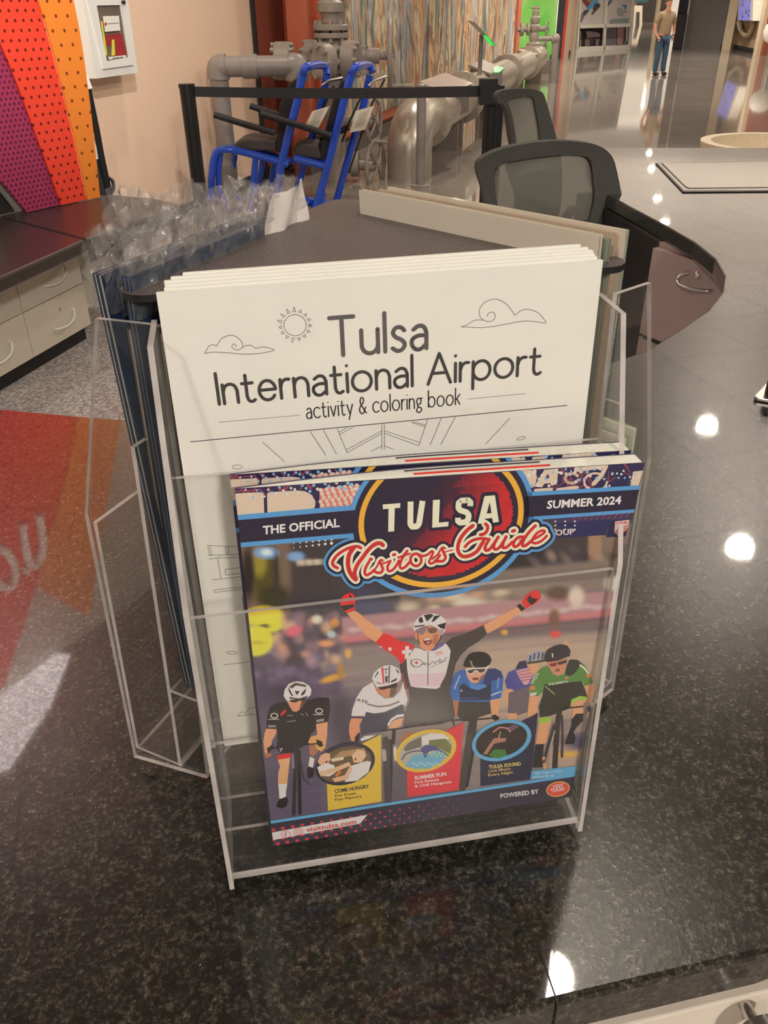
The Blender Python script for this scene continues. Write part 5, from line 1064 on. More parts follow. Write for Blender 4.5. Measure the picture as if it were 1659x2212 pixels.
# ------------------------------------------------------------------ floor, ceiling, walls
def terrazzo():
    m = mat('polished_terrazzo', C(150, 138, 128), .045, 0, .8); nt, b, new, ln = nodes(m)
    tc = new('ShaderNodeTexCoord'); n = new('ShaderNodeTexNoise'); n.inputs['Scale'].default_value = 70; n.inputs['Detail'].default_value = 4
    n2 = new('ShaderNodeTexNoise'); n2.inputs['Scale'].default_value = 1.3; n2.inputs['Detail'].default_value = 6
    br = new('ShaderNodeTexBrick'); br.inputs['Scale'].default_value = 1; br.inputs['Brick Width'].default_value = 1.2; br.inputs['Row Height'].default_value = 1.2; br.offset = 0
    br.inputs['Mortar Size'].default_value = .005; br.inputs['Color1'].default_value = (1, 1, 1, 1); br.inputs['Color2'].default_value = (.94, .94, .94, 1); br.inputs['Mortar'].default_value = (.72, .7, .68, 1)
    mp = new('ShaderNodeMapping'); mp.inputs['Rotation'].default_value = (0, 0, math.atan2(D_.y, D_.x)); ln(tc.outputs['Object'], mp.inputs[0]); ln(mp.outputs[0], br.inputs['Vector'])
    for q in (n, n2): ln(tc.outputs['Object'], q.inputs['Vector'])
    r = ramp(new, [(.35, (.25, .225, .20)), (.65, (.37, .335, .30))]); ln(n.outputs['Fac'], r.inputs['Fac'])
    r2 = ramp(new, [(.3, (.86, .86, .86)), (.7, (1.1, 1.1, 1.1))]); ln(n2.outputs['Fac'], r2.inputs['Fac'])
    a = new('ShaderNodeMix'); a.data_type = 'RGBA'; a.blend_type = 'MULTIPLY'; a.inputs[0].default_value = 1; ln(r.outputs[0], a.inputs[6]); ln(r2.outputs[0], a.inputs[7])
    c = new('ShaderNodeMix'); c.data_type = 'RGBA'; c.blend_type = 'MULTIPLY'; c.inputs[0].default_value = 1; ln(a.outputs[2], c.inputs[6]); ln(br.outputs['Color'], c.inputs[7]); ln(c.outputs[2], b.inputs['Base Color'])
    bp = new('ShaderNodeBump'); bp.inputs['Strength'].default_value = .02; bp.inputs['Distance'].default_value = .003; n3 = new('ShaderNodeTexNoise'); n3.inputs['Scale'].default_value = 3
    ln(tc.outputs['Object'], n3.inputs['Vector']); ln(n3.outputs['Fac'], bp.inputs['Height']); ln(bp.outputs['Normal'], b.inputs['Normal']); return m
M['terrazzo'] = terrazzo()
def speckle(name, c0, c1, c2, sc):
    m = mat(name, c1 + (1,), .9); nt, b, new, ln = nodes(m); tc = new('ShaderNodeTexCoord'); n = new('ShaderNodeTexNoise'); n.inputs['Scale'].default_value = sc; n.inputs['Detail'].default_value = 3
    ln(tc.outputs['Object'], n.inputs['Vector']); r = ramp(new, [(.38, c0), (.5, c1), (.63, c2)]); ln(n.outputs['Fac'], r.inputs['Fac']); ln(r.outputs[0], b.inputs['Base Color']); return m
M['carpet'] = speckle('speckled_carpet', (.30, .265, .26), (.44, .395, .375), (.70, .64, .59), 75)
mb = MB(); mb.box((-12, -9, -.1), (60, 130, 0)); struct('floor', mb, M['terrazzo'])
mb = MB(); mb.prism([(-3.2, 1.0, .001), (.9, 1.0, .001), (.75, 3.0, .001), (-.9, 5.2, .001), (-3.2, 5.6, .001)], (0, 0, .004)); struct('floor_carpet', mb, M['carpet'])
mb = MB(); mb.box((-12, -9, 0), (30, -8.8, CEIL)); struct('wall_rear_blocker', mb, mat('rear_blocker', (.20, .175, .155, 1), .8, noise=(2, .1)))  # unseen dark wall, added to block ambient light from behind the camera
def ceiling_mat():
    m = mat('ceiling_tiles', (.30, .27, .245, 1), .9); nt, b, new, ln = nodes(m); tc = new('ShaderNodeTexCoord')
    br = new('ShaderNodeTexBrick'); br.inputs['Scale'].default_value = 1; br.inputs['Brick Width'].default_value = 1.2; br.inputs['Row Height'].default_value = 1.2; br.offset = 0; br.inputs['Mortar Size'].default_value = .012
    br.inputs['Color1'].default_value = (.46, .42, .38, 1); br.inputs['Color2'].default_value = (.42, .385, .35, 1); br.inputs['Mortar'].default_value = (.16, .15, .14, 1)
    mp = new('ShaderNodeMapping'); mp.inputs['Rotation'].default_value = (0, 0, math.atan2(D_.y, D_.x)); ln(tc.outputs['Object'], mp.inputs[0]); ln(mp.outputs[0], br.inputs['Vector']); ln(br.outputs['Color'], b.inputs['Base Color']); return m
mb = MB(); mb.box((-12, -9, CEIL), (60, 130, CEIL + .2)); struct('ceiling', mb, ceiling_mat())

LN = Vector((D_.y, -D_.x, 0))
LW = Vector((-1.37, 8.75, 0))
M['beige'] = mat('beige_wallcovering', C(222, 192, 168), .7, noise=(160, .04), bump=(220, .25)); M['brownd'] = mat('brown_wall', C(132, 70, 54), .6, noise=(20, .05)); M['brown2'] = mat('orange_brown_wall', C(182, 98, 72), .55, noise=(20, .04))
def onLW(x, y): p = atp(x, y, LW, LN); return p
kb1 = onLW(553, 150); kb2 = onLW(611, 20)
def vwall(a, b, z0, z1, th, n): 
    mb = MB(); a, b = Vector((a.x, a.y, 0)), Vector((b.x, b.y, 0)); mb.prism([a + up(z0), b + up(z0), b + up(z1), a + up(z1)], -n * th); return mb
struct('wall_left_far', vwall(kb1 - D_ * 3.6, kb1, 0, CEIL, .15, LN), M['beige'])
struct('wall_left_brown', vwall(kb1, kb2 + D_ * .02, 0, CEIL, .15, LN), M['brownd'])
mb = MB(); q = Vector((kb1.x, kb1.y, 0)); mb.prism([q - D_ * .03 + LN * .002, q + D_ * .03 + LN * .002, q + D_ * .03 + up(CEIL) + LN * .002, q - D_ * .03 + up(CEIL) + LN * .002], LN * .03); struct('trim_2', mb, M['rubber'])
struct('baseboard_left', vwall(kb1 - D_ * 3.6 + LN * .016, kb2 + LN * .016, 0, .1, .014, LN), M['rubber'])
MP = at(669, 378, 0)
MQ = lambda x, y, o=0: atp(x, y, MP + LN * o, LN)
k3 = MQ(684, 20, .06); k3.z = 0; kb2.z = 0; BACKN = (k3 - kb2).normalized(); BACKN = Vector((BACKN.y, -BACKN.x, 0))
if BACKN.y > 0: BACKN = -BACKN
struct('wall_back_column', vwall(kb2, k3, 0, CEIL, .25, BACKN), M['brown2'])
pc = lambda x, y, o: atp(x, y, kb2 + BACKN * o, BACKN)
t = thing('wall_plaque', 'grey framed plaque on the orange-brown column', 'plaque', pc(643, 30, 0))
mb = MB(); mb.prism([pc(624, -40, .03), pc(664, -42, .03), pc(664.5, 60, .03), pc(627, 60.5, .03)], -BACKN * .025); mb.build('frame', M['rubber'], t)
mb = MB(); mb.prism([pc(623, -40, .036), pc(660, -42, .036), pc(661, 55, .036), pc(627, 56.5, .036)], -BACKN * .006); mb.build('sheet', mat('plaque_sheet', C(168, 152, 138), .4, noise=(10, .03)), t)
E_ = Print(lambda x, y: pc(x, y, .0365), BACKN, 1e-3)
for y, w in ((5, 3), (14.5, 8), (31, 10), (33, 6)): E_.stroke([(643 - w, y + .3), (643 + w, y - .2)], 2.2, C(128, 114, 104), 1)
E_.build('engraved_text', M['ink_matt'], t)

# mural wall with its long painting
mfar = MQ(1124, 60)
struct('wall_back', vwall(MQ(660, 60), mfar, 0, CEIL, .2, LN), M['brown2'])
struct('baseboard_back', vwall(MP + LN * .03, mfar + LN * .03, 0, .17, .03, LN), mat('grey_skirting', C(96, 88, 84), .5, noise=(12, .05)))
zpb = (MQ(863, 216).z + MQ(1022, 160).z) / 2; zr = zpb * .5
struct('trim_3', vwall(MP + LN * .022, mfar + LN * .022, zr - .02, zr + .01, .02, LN), M['rubber'])
struct('trim_4', vwall(MP + LN * .035, mfar + LN * .035, zpb - .12, zpb, .03, LN), M['brown2'])
def mural_mat():
    m = mat('streaked_painting', (1, 1, 1, 1), .55); nt, b, new, ln = nodes(m); tc = new('ShaderNodeTexCoord'); mp = new('ShaderNodeMapping')
    mp.inputs['Rotation'].default_value = (0, 0, -math.atan2(D_.y, D_.x)); ln(tc.outputs['Object'], mp.inputs[0])
    def tex(sx, sz, det, off):
        q = new('ShaderNodeMapping'); q.inputs['Scale'].default_value = (sx, 1, sz); q.inputs['Location'].default_value = (off, off * .3, off * .7); ln(mp.outputs[0], q.inputs[0])
        n = new('ShaderNodeTexNoise'); n.inputs['Scale'].default_value = 1; n.inputs['Detail'].default_value = det; n.inputs['Distortion'].default_value = 2.4; ln(q.outputs[0], n.inputs['Vector']); return n.outputs['Fac']
    r1 = ramp(new, [(.25, C(110, 74, 56)), (.35, C(190, 120, 80)), (.42, C(222, 192, 150)), (.48, C(164, 106, 76)), (.54, C(230, 208, 172)), (.6, C(146, 128, 104)), (.66, C(206, 150, 104)), (.75, C(120, 86, 66))]); ln(tex(1.0, .5, 9, 0), r1.inputs['Fac'])
    r2 = ramp(new, [(.3, C(230, 214, 178)), (.4, C(104, 128, 126)), (.47, C(76, 92, 84)), (.53, C(196, 200, 204)), (.6, C(120, 136, 160)), (.7, C(214, 170, 84))]); ln(tex(1.5, .22, 8, 5), r2.inputs['Fac'])
    f = ramp(new, [(.45, (0, 0, 0)), (.52, (.9, .9, .9))]); ln(tex(1.25, .17, 7, 11), f.inputs['Fac'])
    x = new('ShaderNodeMix'); x.data_type = 'RGBA'; ln(f.outputs[0], x.inputs[0]); ln(r1.outputs[0], x.inputs[6]); ln(r2.outputs[0], x.inputs[7])
    f2 = ramp(new, [(.58, (0, 0, 0)), (.66, (.7, .7, .7))]); ln(tex(.9, .8, 10, 23), f2.inputs['Fac'])
    y = new('ShaderNodeMix'); y.data_type = 'RGBA'; ln(f2.outputs[0], y.inputs[0]); ln(x.outputs[2], y.inputs[6]); y.inputs[7].default_value = C(92, 62, 50)
    f3 = ramp(new, [(.63, (0, 0, 0)), (.7, (.9, .9, .9))]); ln(tex(1.7, .4, 9, 41), f3.inputs['Fac'])
    z = new('ShaderNodeMix'); z.data_type = 'RGBA'; ln(f3.outputs[0], z.inputs[0]); ln(y.outputs[2], z.inputs[6]); z.inputs[7].default_value = C(222, 206, 176)
    ln(z.outputs[2], b.inputs['Base Color']); return m
ma, mz_ = MQ(686, 20), MQ(1108, 60)
tag(vwall(ma + LN * .05, mz_ + LN * .05, zpb, 3.9, .04, LN).build('mural_painting', mural_mat()), 'long mural painting of earthy vertical streaks above the silver pipeline', 'painting')
mb = vwall(mz_ + LN * .06, mz_ + D_ * .5 + LN * .06, .0, 3.95, .06, LN); struct('trim_5', mb, M['brownd'])

# ------------------------------------------------------------------ defibrillator cabinet on the beige wall
AN = LN; AP = LW + LN * .14
ac = lambda x, y, o=0: atp(x, y, AP + LN * o, AN)
t = thing('wall_cabinet', 'white glass-fronted safety cabinet with red kit on the beige wall', 'safety cabinet', onLW(245, 90))
ob = [ac(176, -22), ac(272, -34), ac(298, 157), ac(207, 170)]
mb = MB(); mb.prism(ob, -LN * .135); mb.build('case', M['white'], t)
mb = MB()
o4 = [ac(185, -14, .012), ac(268, -22, .012), ac(290, 140, .012), ac(224, 149, .012)]; i4 = [ac(209, 12, .012), ac(261, 11, .012), ac(279, 124, .012), ac(231, 132, .012)]
for k in range(4): mb.prism([o4[k], o4[(k + 1) % 4], i4[(k + 1) % 4], i4[k]], -LN * .012)
dr = mb.build('door', M['white'], t)
mb = MB(); mb.prism([ac(209, 12, .0015), ac(261, 11, .0015), ac(279, 124, .0015), ac(231, 132, .0015)], -LN * .001); mb.build('interior', mat('cabinet_interior', C(104, 92, 82), .7, noise=(9, .1)), t)
RK = mat('red_fabric', C(150, 38, 40), .7, noise=(25, .1)); YK = mat('yellow_tag', C(206, 206, 70), .5, noise=(20, .05))
mb = MB(); mb.prism([ac(226, 76, .004), ac(263, 72, .004), ac(274, 118, .004), ac(243, 122, .004), ac(240, 98, .004), ac(228, 98, .004)], -LN * .002); mb.build('red_kit', RK, t)
mb = MB(); mb.prism([ac(242, 86, .006), ac(247, 85, .006), ac(249, 119, .006), ac(241, 121, .006)], -LN * .0015); mb.build('yellow_strap', YK, t)
mb = MB(); mb.prism([ac(218, 46, .0105), ac(221, 45, .0105), ac(232, 118, .0105), ac(229, 120, .0105)], -LN * .002); mb.build('yellow_tag', YK, t)
mb = MB(); mb.prism([ac(222, 35, .013), ac(257, 34, .013), ac(260, 66, .013), ac(227, 69, .013)], -LN * .001); no = mb.build('notice', M['paper'], t)
E_ = Print(lambda x, y: ac(x, y, .0135), LN, 3e-4); E_.stroke([(233, 51), (256, 49.5)], 1.6, C(120, 120, 138), 1); E_.disc((228, 52), 2.6, C(190, 50, 50), 1, 12, 4); E_.build('printed_logo', M['ink_matt'], no)
mb = MB(); mb.prism([ac(234, 123, .013), ac(272, 119, .013), ac(273, 125, .013), ac(236, 129, .013)], -LN * .001); no = mb.build('label_strip', M['paper'], t)
E_ = Print(lambda x, y: ac(x, y, .0135), LN, 3e-4); [E_.stroke([(a_, 126.2 - (a_ - 243) * .11), (a_ + l_, 126.2 - (a_ + l_ - 243) * .11)], 2.2, C(60, 58, 58), 1) for a_, l_ in ((244, 3), (250, 7), (260, 5))]; E_.build('printed_words', M['ink_matt'], no)
mb = MB(); mb.lathe([(.012, 0), (.012, .02)], ac(264, 5, .012), LN, 12); mb.build('lock', M['black'], dr)

# ------------------------------------------------------------------ belt barrier
t = thing('belt_post', 'black belt barrier post against the beige wall, left of the blue chairs', 'barrier post', aty(432, 470, 7.0)); YB = 6.35
t.location.z = 0; pl = aty(403, 185, YB); t.location.xy = pl.xy; ROOTM[t.name] = Matrix.Translation(t.location)
mb = MB(); mb.cyl((pl.x, pl.y, .02), (pl.x, pl.y, pl.z), .052); mb.build('post', M['black'], t, smooth=40)
mb = MB(); mb.lathe([(.17, 0), (.17, .02), (.06, .045)], (pl.x, pl.y, 0), n=32); mb.build('foot', M['black'], t, smooth=30)
mb = MB(); mb.cyl((pl.x, pl.y, pl.z - .015), (pl.x, pl.y, pl.z + .012), .056); mb.build('cap', M['black'], t, smooth=40)
pr_ = aty(1064, 182, YB + .1)
t2 = thing('belt_post', 'black belt barrier post beside the nearer of the far office chair, at the belt\'s right end', 'barrier post', (pr_.x, pr_.y, 0)); t2['label'] = 'black belt barrier post left of the further office chair'
mb = MB(); mb.cyl((pr_.x, pr_.y, .02), (pr_.x, pr_.y, pr_.z), .054); mb.cyl((pr_.x + .06, pr_.y + .02, .02), (pr_.x + .06, pr_.y + .02, pr_.z - .01), .03); mb.build('post', M['black'], t2, smooth=40)
mb = MB(); mb.lathe([(.17, 0), (.17, .02), (.06, .045)], (pr_.x, pr_.y, 0), n=32); mb.build('foot', M['black'], t2, smooth=30)
mb = MB(); a = aty(1052, 195, YB + .03); mb.box((a.x - .055, a.y - .04, a.z - .09), (a.x + .07, a.y + .06, a.z + .075)); mb.build('belt_head', M['black'], t2, bevel=.006)
mb = MB(); tl, tr, br, bl = [aty(x, y, Y) for x, y, Y in ((416, 187, YB), (1045, 185, YB + .05), (1044, 209, YB + .05), (418, 209, YB))]
vs = []
for k in range(21):
    f = k / 20; sag = -.012 * math.sin(PI * f); vs += [tl.lerp(tr, f) + up(sag), bl.lerp(br, f) + up(sag)]
mb.add(vs, [(2 * k, 2 * k + 1, 2 * k + 3, 2 * k + 2) for k in range(20)]); bo = mb.build('belt', M['rubber'], t2)
sm = bo.modifiers.new('s', 'SOLIDIFY'); sm.thickness = .004

# ------------------------------------------------------------------ blue stair chairs
M['blue'] = mat('blue_powder_coat', C(28, 72, 186), .25, 0, .5, .5, noise=(8, .06)); M['cushion'] = mat('dark_vinyl', C(62, 54, 52), .55, noise=(14, .12)); M['blackcl'] = mat('black_cloth', C(34, 30, 32), .8, noise=(40, .2)); M['tagw'] = mat('laminated_card', C(206, 200, 186), .3, coat=.4, noise=(14, .04))
k4 = zz(380, 0, 3.456)
def P3(p, Y): return aty(*k4([p])[0], Y)
def tubes(pairs, Y, r, sm=True):
    mb = MB(); pts = [P3(p, Y) for p in pairs]; mb.tube(cr([tuple(v) for v in pts], 4) if len(pts) > 2 and sm else pts, r, 12); return mb
R0 = .033
def floorY(Y, x): return Vector((aty(k4([(x, 800)])[0][0], 500, Y).x, Y, 0))
t = thing('evacuation_chair', 'front blue-framed evacuation chair, its dark seat facing the beige wall', 'chair', floorY(7.8, 560), 0, 'blue evacuation chairs')
Yn, Yf = 7.55, 7.95
def leg_to_floor(p, Y): 
    a = P3(p, Y); return a
def side_frame(t, path, Y, name='side_rail', r=R0):
    pts = [P3(p, Y) for p in path]; mb = MB(); mb.tube(pts, r, 12); mb.build(name, M['blue'], t, smooth=50)
def drop(path, Y):                      # the last run of a leg carried down to the floor
    p = P3(path[-1], Y); q = P3(path[-2], Y); d = (p - q); d = d * (p.z / max(1e-3, -d.z)) if d.z < 0 else Vector((0, 0, -p.z)); return [P3(s, Y) for s in path] + [p + d + up(.02)]
def leg(t, path, Y, r=.027):
    mb = MB(); mb.tube(drop(path, Y), r, 10); mb.build('leg', M['blue'], t, smooth=50)
def chair_blue(t, nr, fr_, handle, seat_n, cush, back, arms, legs, card):
    mb = MB(); mb.tube(drop(nr, Yn), R0 * 1.06, 12); mb.build('upright', M['blue'], t, smooth=50)
    mb = MB(); mb.tube(drop(fr_, Yf), R0, 12); mb.build('upright', M['blue'], t, smooth=50)
    hp = [P3(handle[0], Yn), P3(handle[1], Yn)] + [P3(handle[2], Yf), P3(handle[3], Yf)]
    mb = MB(); mb.tube(cr([tuple(v) for v in hp], 6), R0, 12); mb.build('push_handle', M['blue'], t, smooth=50)
    for Y, p in ((Yn, seat_n), (Yf, [(x + 60, y - 14) for x, y in seat_n])):
        mb = MB(); mb.tube(cr([tuple(P3(q, Y)) for q in p], 4), .03, 12); mb.build('seat_rail', M['blue'], t, smooth=50)
    mb = MB(); mb.prism([P3(q, Yn + .04) for q in cush], (0, .42, 0)); mb.build('seat', M['cushion'], t, bevel=.015)
    mb = MB(); mb.prism([P3(q, Yn + .05) for q in back], (0, .40, 0)); mb.build('backrest', M['blackcl'], t, bevel=.012)
    for p, Y in arms: mb = MB(); mb.tube([P3(q, Y) for q in p], .026, 10); mb.build('armrest', M['rubber'], t, smooth=50)
    for p, Y in legs: leg(t, p, Y)
    mb = MB(); mb.prism([P3(q, Yn - .02) for q in card], (0, .006, 0)); c = mb.build('instruction_card', M['tagw'], t)
    E_ = Print(lambda x, y: aty(*k4([(x, y)])[0], Yn - .0215), Vector((0, -1, 0)), 5e-4); cx_ = sum(q[0] for q in card) / 4; cy_ = sum(q[1] for q in card) / 4
    for k in range(-3, 4): E_.stroke([(cx_ - 30 - 6 * k, cy_ + 16 * k + 10), (cx_ + 40 - 6 * k, cy_ + 16 * k - 18)], 4, C(150, 142, 132), 1)
    E_.build('printed_lines', M['ink_matt'], c)
chair_blue(t, [(942, 560), (905, 760), (842, 1000), (795, 1180), (770, 1330)], [(1128, 560), (1090, 760), (1010, 1040), (940, 1290)], [(942, 560), (978, 500), (1105, 488), (1128, 560)],
    [(840, 1225), (600, 1160), (420, 1118), (340, 1118), (290, 1160), (268, 1300), (258, 1490)], [(400, 1108), (470, 1052), (540, 1036), (745, 1052), (748, 1132), (560, 1125)], [(745, 1130), (770, 780), (850, 620), (920, 580), (905, 740), (850, 960), (800, 1140)],
    [([(285, 856), (520, 930), (740, 992)], Yn - .06), ([(553, 790), (700, 838), (780, 862)], Yf)], [([(330, 1140), (315, 1300), (320, 1420), (350, 1480)], Yn + .05), ([(440, 1150), (418, 1300), (415, 1400), (440, 1440)], Yf), ([(595, 1180), (575, 1400)], Yn), ([(650, 1190), (615, 1380)], Yf - .1), ([(735, 1210), (715, 1360)], Yf)],
    [(1018, 830), (1147, 792), (1062, 960), (962, 942)])
t = thing('evacuation_chair', 'rear blue-framed evacuation chair, on the right beside the grey valves', 'chair', floorY(7.8, 1150), 0, 'blue evacuation chairs')
chair_blue(t, [(1308, 560), (1250, 770), (1192, 1000), (1150, 1180), (1085, 1420), (1045, 1540)], [(1448, 560), (1400, 790), (1325, 1040), (1245, 1330), (1205, 1480)], [(1308, 560), (1345, 500), (1440, 488), (1468, 540)],
    [(1110, 1240), (980, 1205), (880, 1180)], [(870, 1110), (960, 1070), (1060, 1078), (1090, 1190), (900, 1170)], [(1060, 1195), (1120, 950), (1180, 720), (1240, 590), (1265, 640), (1190, 900), (1120, 1190)],
    [([(630, 845), (900, 930), (1160, 1012)], Yn - .06), ([(1000, 1060), (1200, 990), (1290, 950)], Yf)], [([(945, 1200), (935, 1290)], Yf), ([(1100, 1440), (1085, 1520)], Yn)], [(1340, 828), (1478, 790), (1412, 968), (1298, 990)])
bw = MB(); bw.tube([P3((970, 1500), Yn), P3((1260, 1545), Yf)], .04, 10); bw.build('base_bar', M['blue'], t, smooth=50)
for p in ([(1180, 640), (1100, 800), (1040, 960)], [(1385, 720), (1300, 900), (1240, 1060)], [(1560, 590), (1470, 760), (1400, 960), (1290, 1290)]):
    mb = MB(); mb.tube([P3(q, Yf - .2) for q in p], .008, 8); mb.build('cable', M['black'], t, smooth=50)
for p in ([(1090, 640), (1140, 600), (1245, 582)], [(1440, 640), (1480, 600), (1575, 570)]):
    mb = MB(); mb.tube([P3(q, Yf - .1) for q in p], .012, 8); mb.build('steel_lever', M['steel'], t, smooth=50)

# ------------------------------------------------------------------ grey conduit and the near wellhead
M['pipe'] = mat('grey_painted_pipe', C(132, 126, 122), .4, noise=(14, .06)); M['valve'] = mat('grey_painted_iron', C(138, 130, 122), .45, noise=(30, .08), bump=(60, .3))
Yp = 7.98
t = thing('conduit_pipe', 'grey elbowed pipe standing in front of the beige wall', 'pipe', Vector((aty(480, 400, Yp).x, Yp, 0)))
pv = [P3(p, Yp) for p in ((395, 1440), (352, 1080), (318, 620))]; vx = P3((318, 560), Yp)
mb = MB(); mb.tube([Vector((vx.x, Yp, .0)), Vector((vx.x, Yp, vx.z))], .082, 18); mb.build('riser', M['pipe'], t, smooth=40)
el = [P3(p, Yp) for p in ((318, 590), (316, 520), (335, 500), (375, 497))]; mb = MB(); mb.tube(cr([tuple(v) for v in el], 6), .098, 18); mb.build('elbow', M['pipe'], t, smooth=40)
hz = [P3(p, Yp) for p in ((360, 497), (860, 492))]; mb = MB(); mb.tube(hz, .082, 18); mb.build('crossbar', M['pipe'], t, smooth=40)
hz = [P3(p, Yp) for p in ((500, 497), (610, 495))]; mb = MB(); mb.tube(hz, .095, 18); mb.build('coupling', M['pipe'], t, smooth=40)
el = [P3(p, Yp) for p in ((850, 492), (890, 495), (905, 530), (910, 600))]; mb = MB(); mb.tube(cr([tuple(v) for v in el], 6), .1, 18); mb.build('elbow', M['pipe'], t, smooth=40)
YV = 9.1
V3 = lambda x, y, Y=YV: P3((x, y), Y)
def px_r(w): return w / 3.456 / 2 * (YV / .93) / FPX      # half-width in metres of a span measured in the enlarged view
wt_ = thing('wellhead', 'grey bolted wellhead valve tree with hand wheels, in front of the mural', 'valve tree', Vector((V3(1165, 500).x, YV, 0)))
cx0 = V3(1165, 400).x
def ring(z, r, h, name='flange', ax=(0, 0, 1), P=None, bolts=8):
    P = Vector((cx0, YV, z)) if P is None else P; mb = MB(); mb.lathe([(r * .9, 0), (r, .012), (r, h - .012), (r * .9, h)], P, ax, 32); fo = mb.build(name, M['valve'], wt_, smooth=35)
    axv = Vector(ax).normalized(); a = axv.orthogonal().normalized(); b = axv.cross(a)
    for k in range(bolts):
        d = (a * math.cos(2 * PI * k / bolts) + b * math.sin(2 * PI * k / bolts)) * r * .82; mb = MB(); mb.cyl(P + d - axv * .03, P + d + axv * (h + .03), .024, n=6); mb.build('bolt', M['valve'], fo)
def vz(y): return V3(1165, y).z
mb = MB(); mb.lathe([(px_r(110), vz(150) - .02), (px_r(112), vz(100)), (px_r(156), vz(88)), (px_r(156), vz(20)), (px_r(130), vz(8)), (px_r(60), vz(-30))], (cx0, YV, 0), n=32); mb.build('bonnet', M['valve'], wt_, smooth=35)
ring(vz(232), px_r(215), vz(178) - vz(232)); ring(vz(290), px_r(215), vz(240) - vz(290))
mb = MB(); mb.lathe([(px_r(150), vz(1500) if vz(1500) > .05 else .0), (px_r(150), vz(1450)), (px_r(190), vz(1430)), (px_r(190), vz(1380)), (px_r(130), vz(1350)), (px_r(120), vz(560)), (px_r(230), vz(480)), (px_r(240), vz(400)), (px_r(160), vz(320)), (px_r(140), vz(290))], (cx0, YV, 0), n=32); mb.build('body', M['valve'], wt_, smooth=35)
hc = V3(1165, 440)
X1 = lambda x, y=440: V3(x, y)
ring(0, px_r(200), .14, ax=(1, -.25, 0), P=X1(1250, 440) + Vector((0, -.1, 0)), bolts=8); ring(0, px_r(190), .13, ax=(-.55, -.8, 0), P=X1(1130, 440) + Vector((0, -.25, 0)), bolts=8)
mb = MB(); mb.cyl(X1(850, 450) + Vector((0, -.15, 0)), X1(1130, 450), px_r(80)); mb.build('left_arm', M['valve'], wt_, smooth=40)
ring(0, px_r(205), .09, ax=(1, 0, 0), P=X1(752, 450) + Vector((0, -.15, 0)), bolts=8); ring(0, px_r(205), .09, ax=(1, 0, 0), P=X1(800, 450) + Vector((0, -.15, 0)), bolts=8); ring(0, px_r(150), .1, ax=(1, -.5, 0), P=X1(985, 400), bolts=6)
mb = MB(); mb.cyl(X1(1300, 425), X1(1420, 415), px_r(110)); mb.cyl(X1(1410, 415), X1(1520, 418), px_r(85)); mb.cyl(X1(1515, 418), X1(1570, 415), px_r(45)); mb.build('right_arm', M['valve'], wt_, smooth=40)
mb = MB(); c = X1(1380, 345); mb.cyl(c, c + up(-.25), .075); mb.build('packing_box', M['valve'], wt_, smooth=40)
def wheel(name, c, ax, rad, parent, mat_=None, hand=True):
    ax = Vector(ax).normalized(); a = ax.cross(Vector((0, 0, 1))).normalized(); b = a.cross(ax); mb = MB()
    mb.tube([c + a * math.cos(2 * PI * k / 28) * rad + b * math.sin(2 * PI * k / 28) * rad for k in range(28)], rad * .085, 10, closed=True)
    for k in range(4):
        th = PI / 4 + k * PI / 2; mb.tube([c + ax * .03, c + (a * math.cos(th) + b * math.sin(th)) * rad * .95], rad * .06, 8)
    mb.cyl(c - ax * .05, c + ax * .05, rad * .16)
    if hand: mb.cyl(c + (a * .1 - b * .93) * rad, c + (a * .1 - b * .93) * rad + ax * rad * .75, rad * .07)
    return mb.build(name, mat_ or M['valve'], parent, smooth=50)
wheel('hand_wheel', X1(1600, 410), (1, -.02, 0), px_r(360), wt_)
wheel('hand_wheel', V3(1478, 905), (.93, -.36, 0), px_r(250), wt_); wheel('hand_wheel', V3(1490, 1240), (.93, -.36, 0), px_r(310), wt_)
mb = MB(); mb.cyl(V3(1165, 1210), V3(1350, 1230), px_r(110)); mb.cyl(V3(1340, 1230), V3(1480, 1245), px_r(60)); mb.lathe([(px_r(150), 0), (px_r(150), .08)], V3(1310, 1225), (1, -.1, 0), 20); mb.build('lower_arm', M['valve'], wt_, smooth=40)
mb = MB(); mb.cyl(V3(1165, 900), V3(1470, 905), px_r(60)); mb.build('middle_arm', M['valve'], wt_, smooth=40)
mb = MB(); mb.cyl(V3(1165, 1420), V3(1360, 1440), px_r(100)); mb.build('base_arm', M['valve'], wt_, smooth=40)

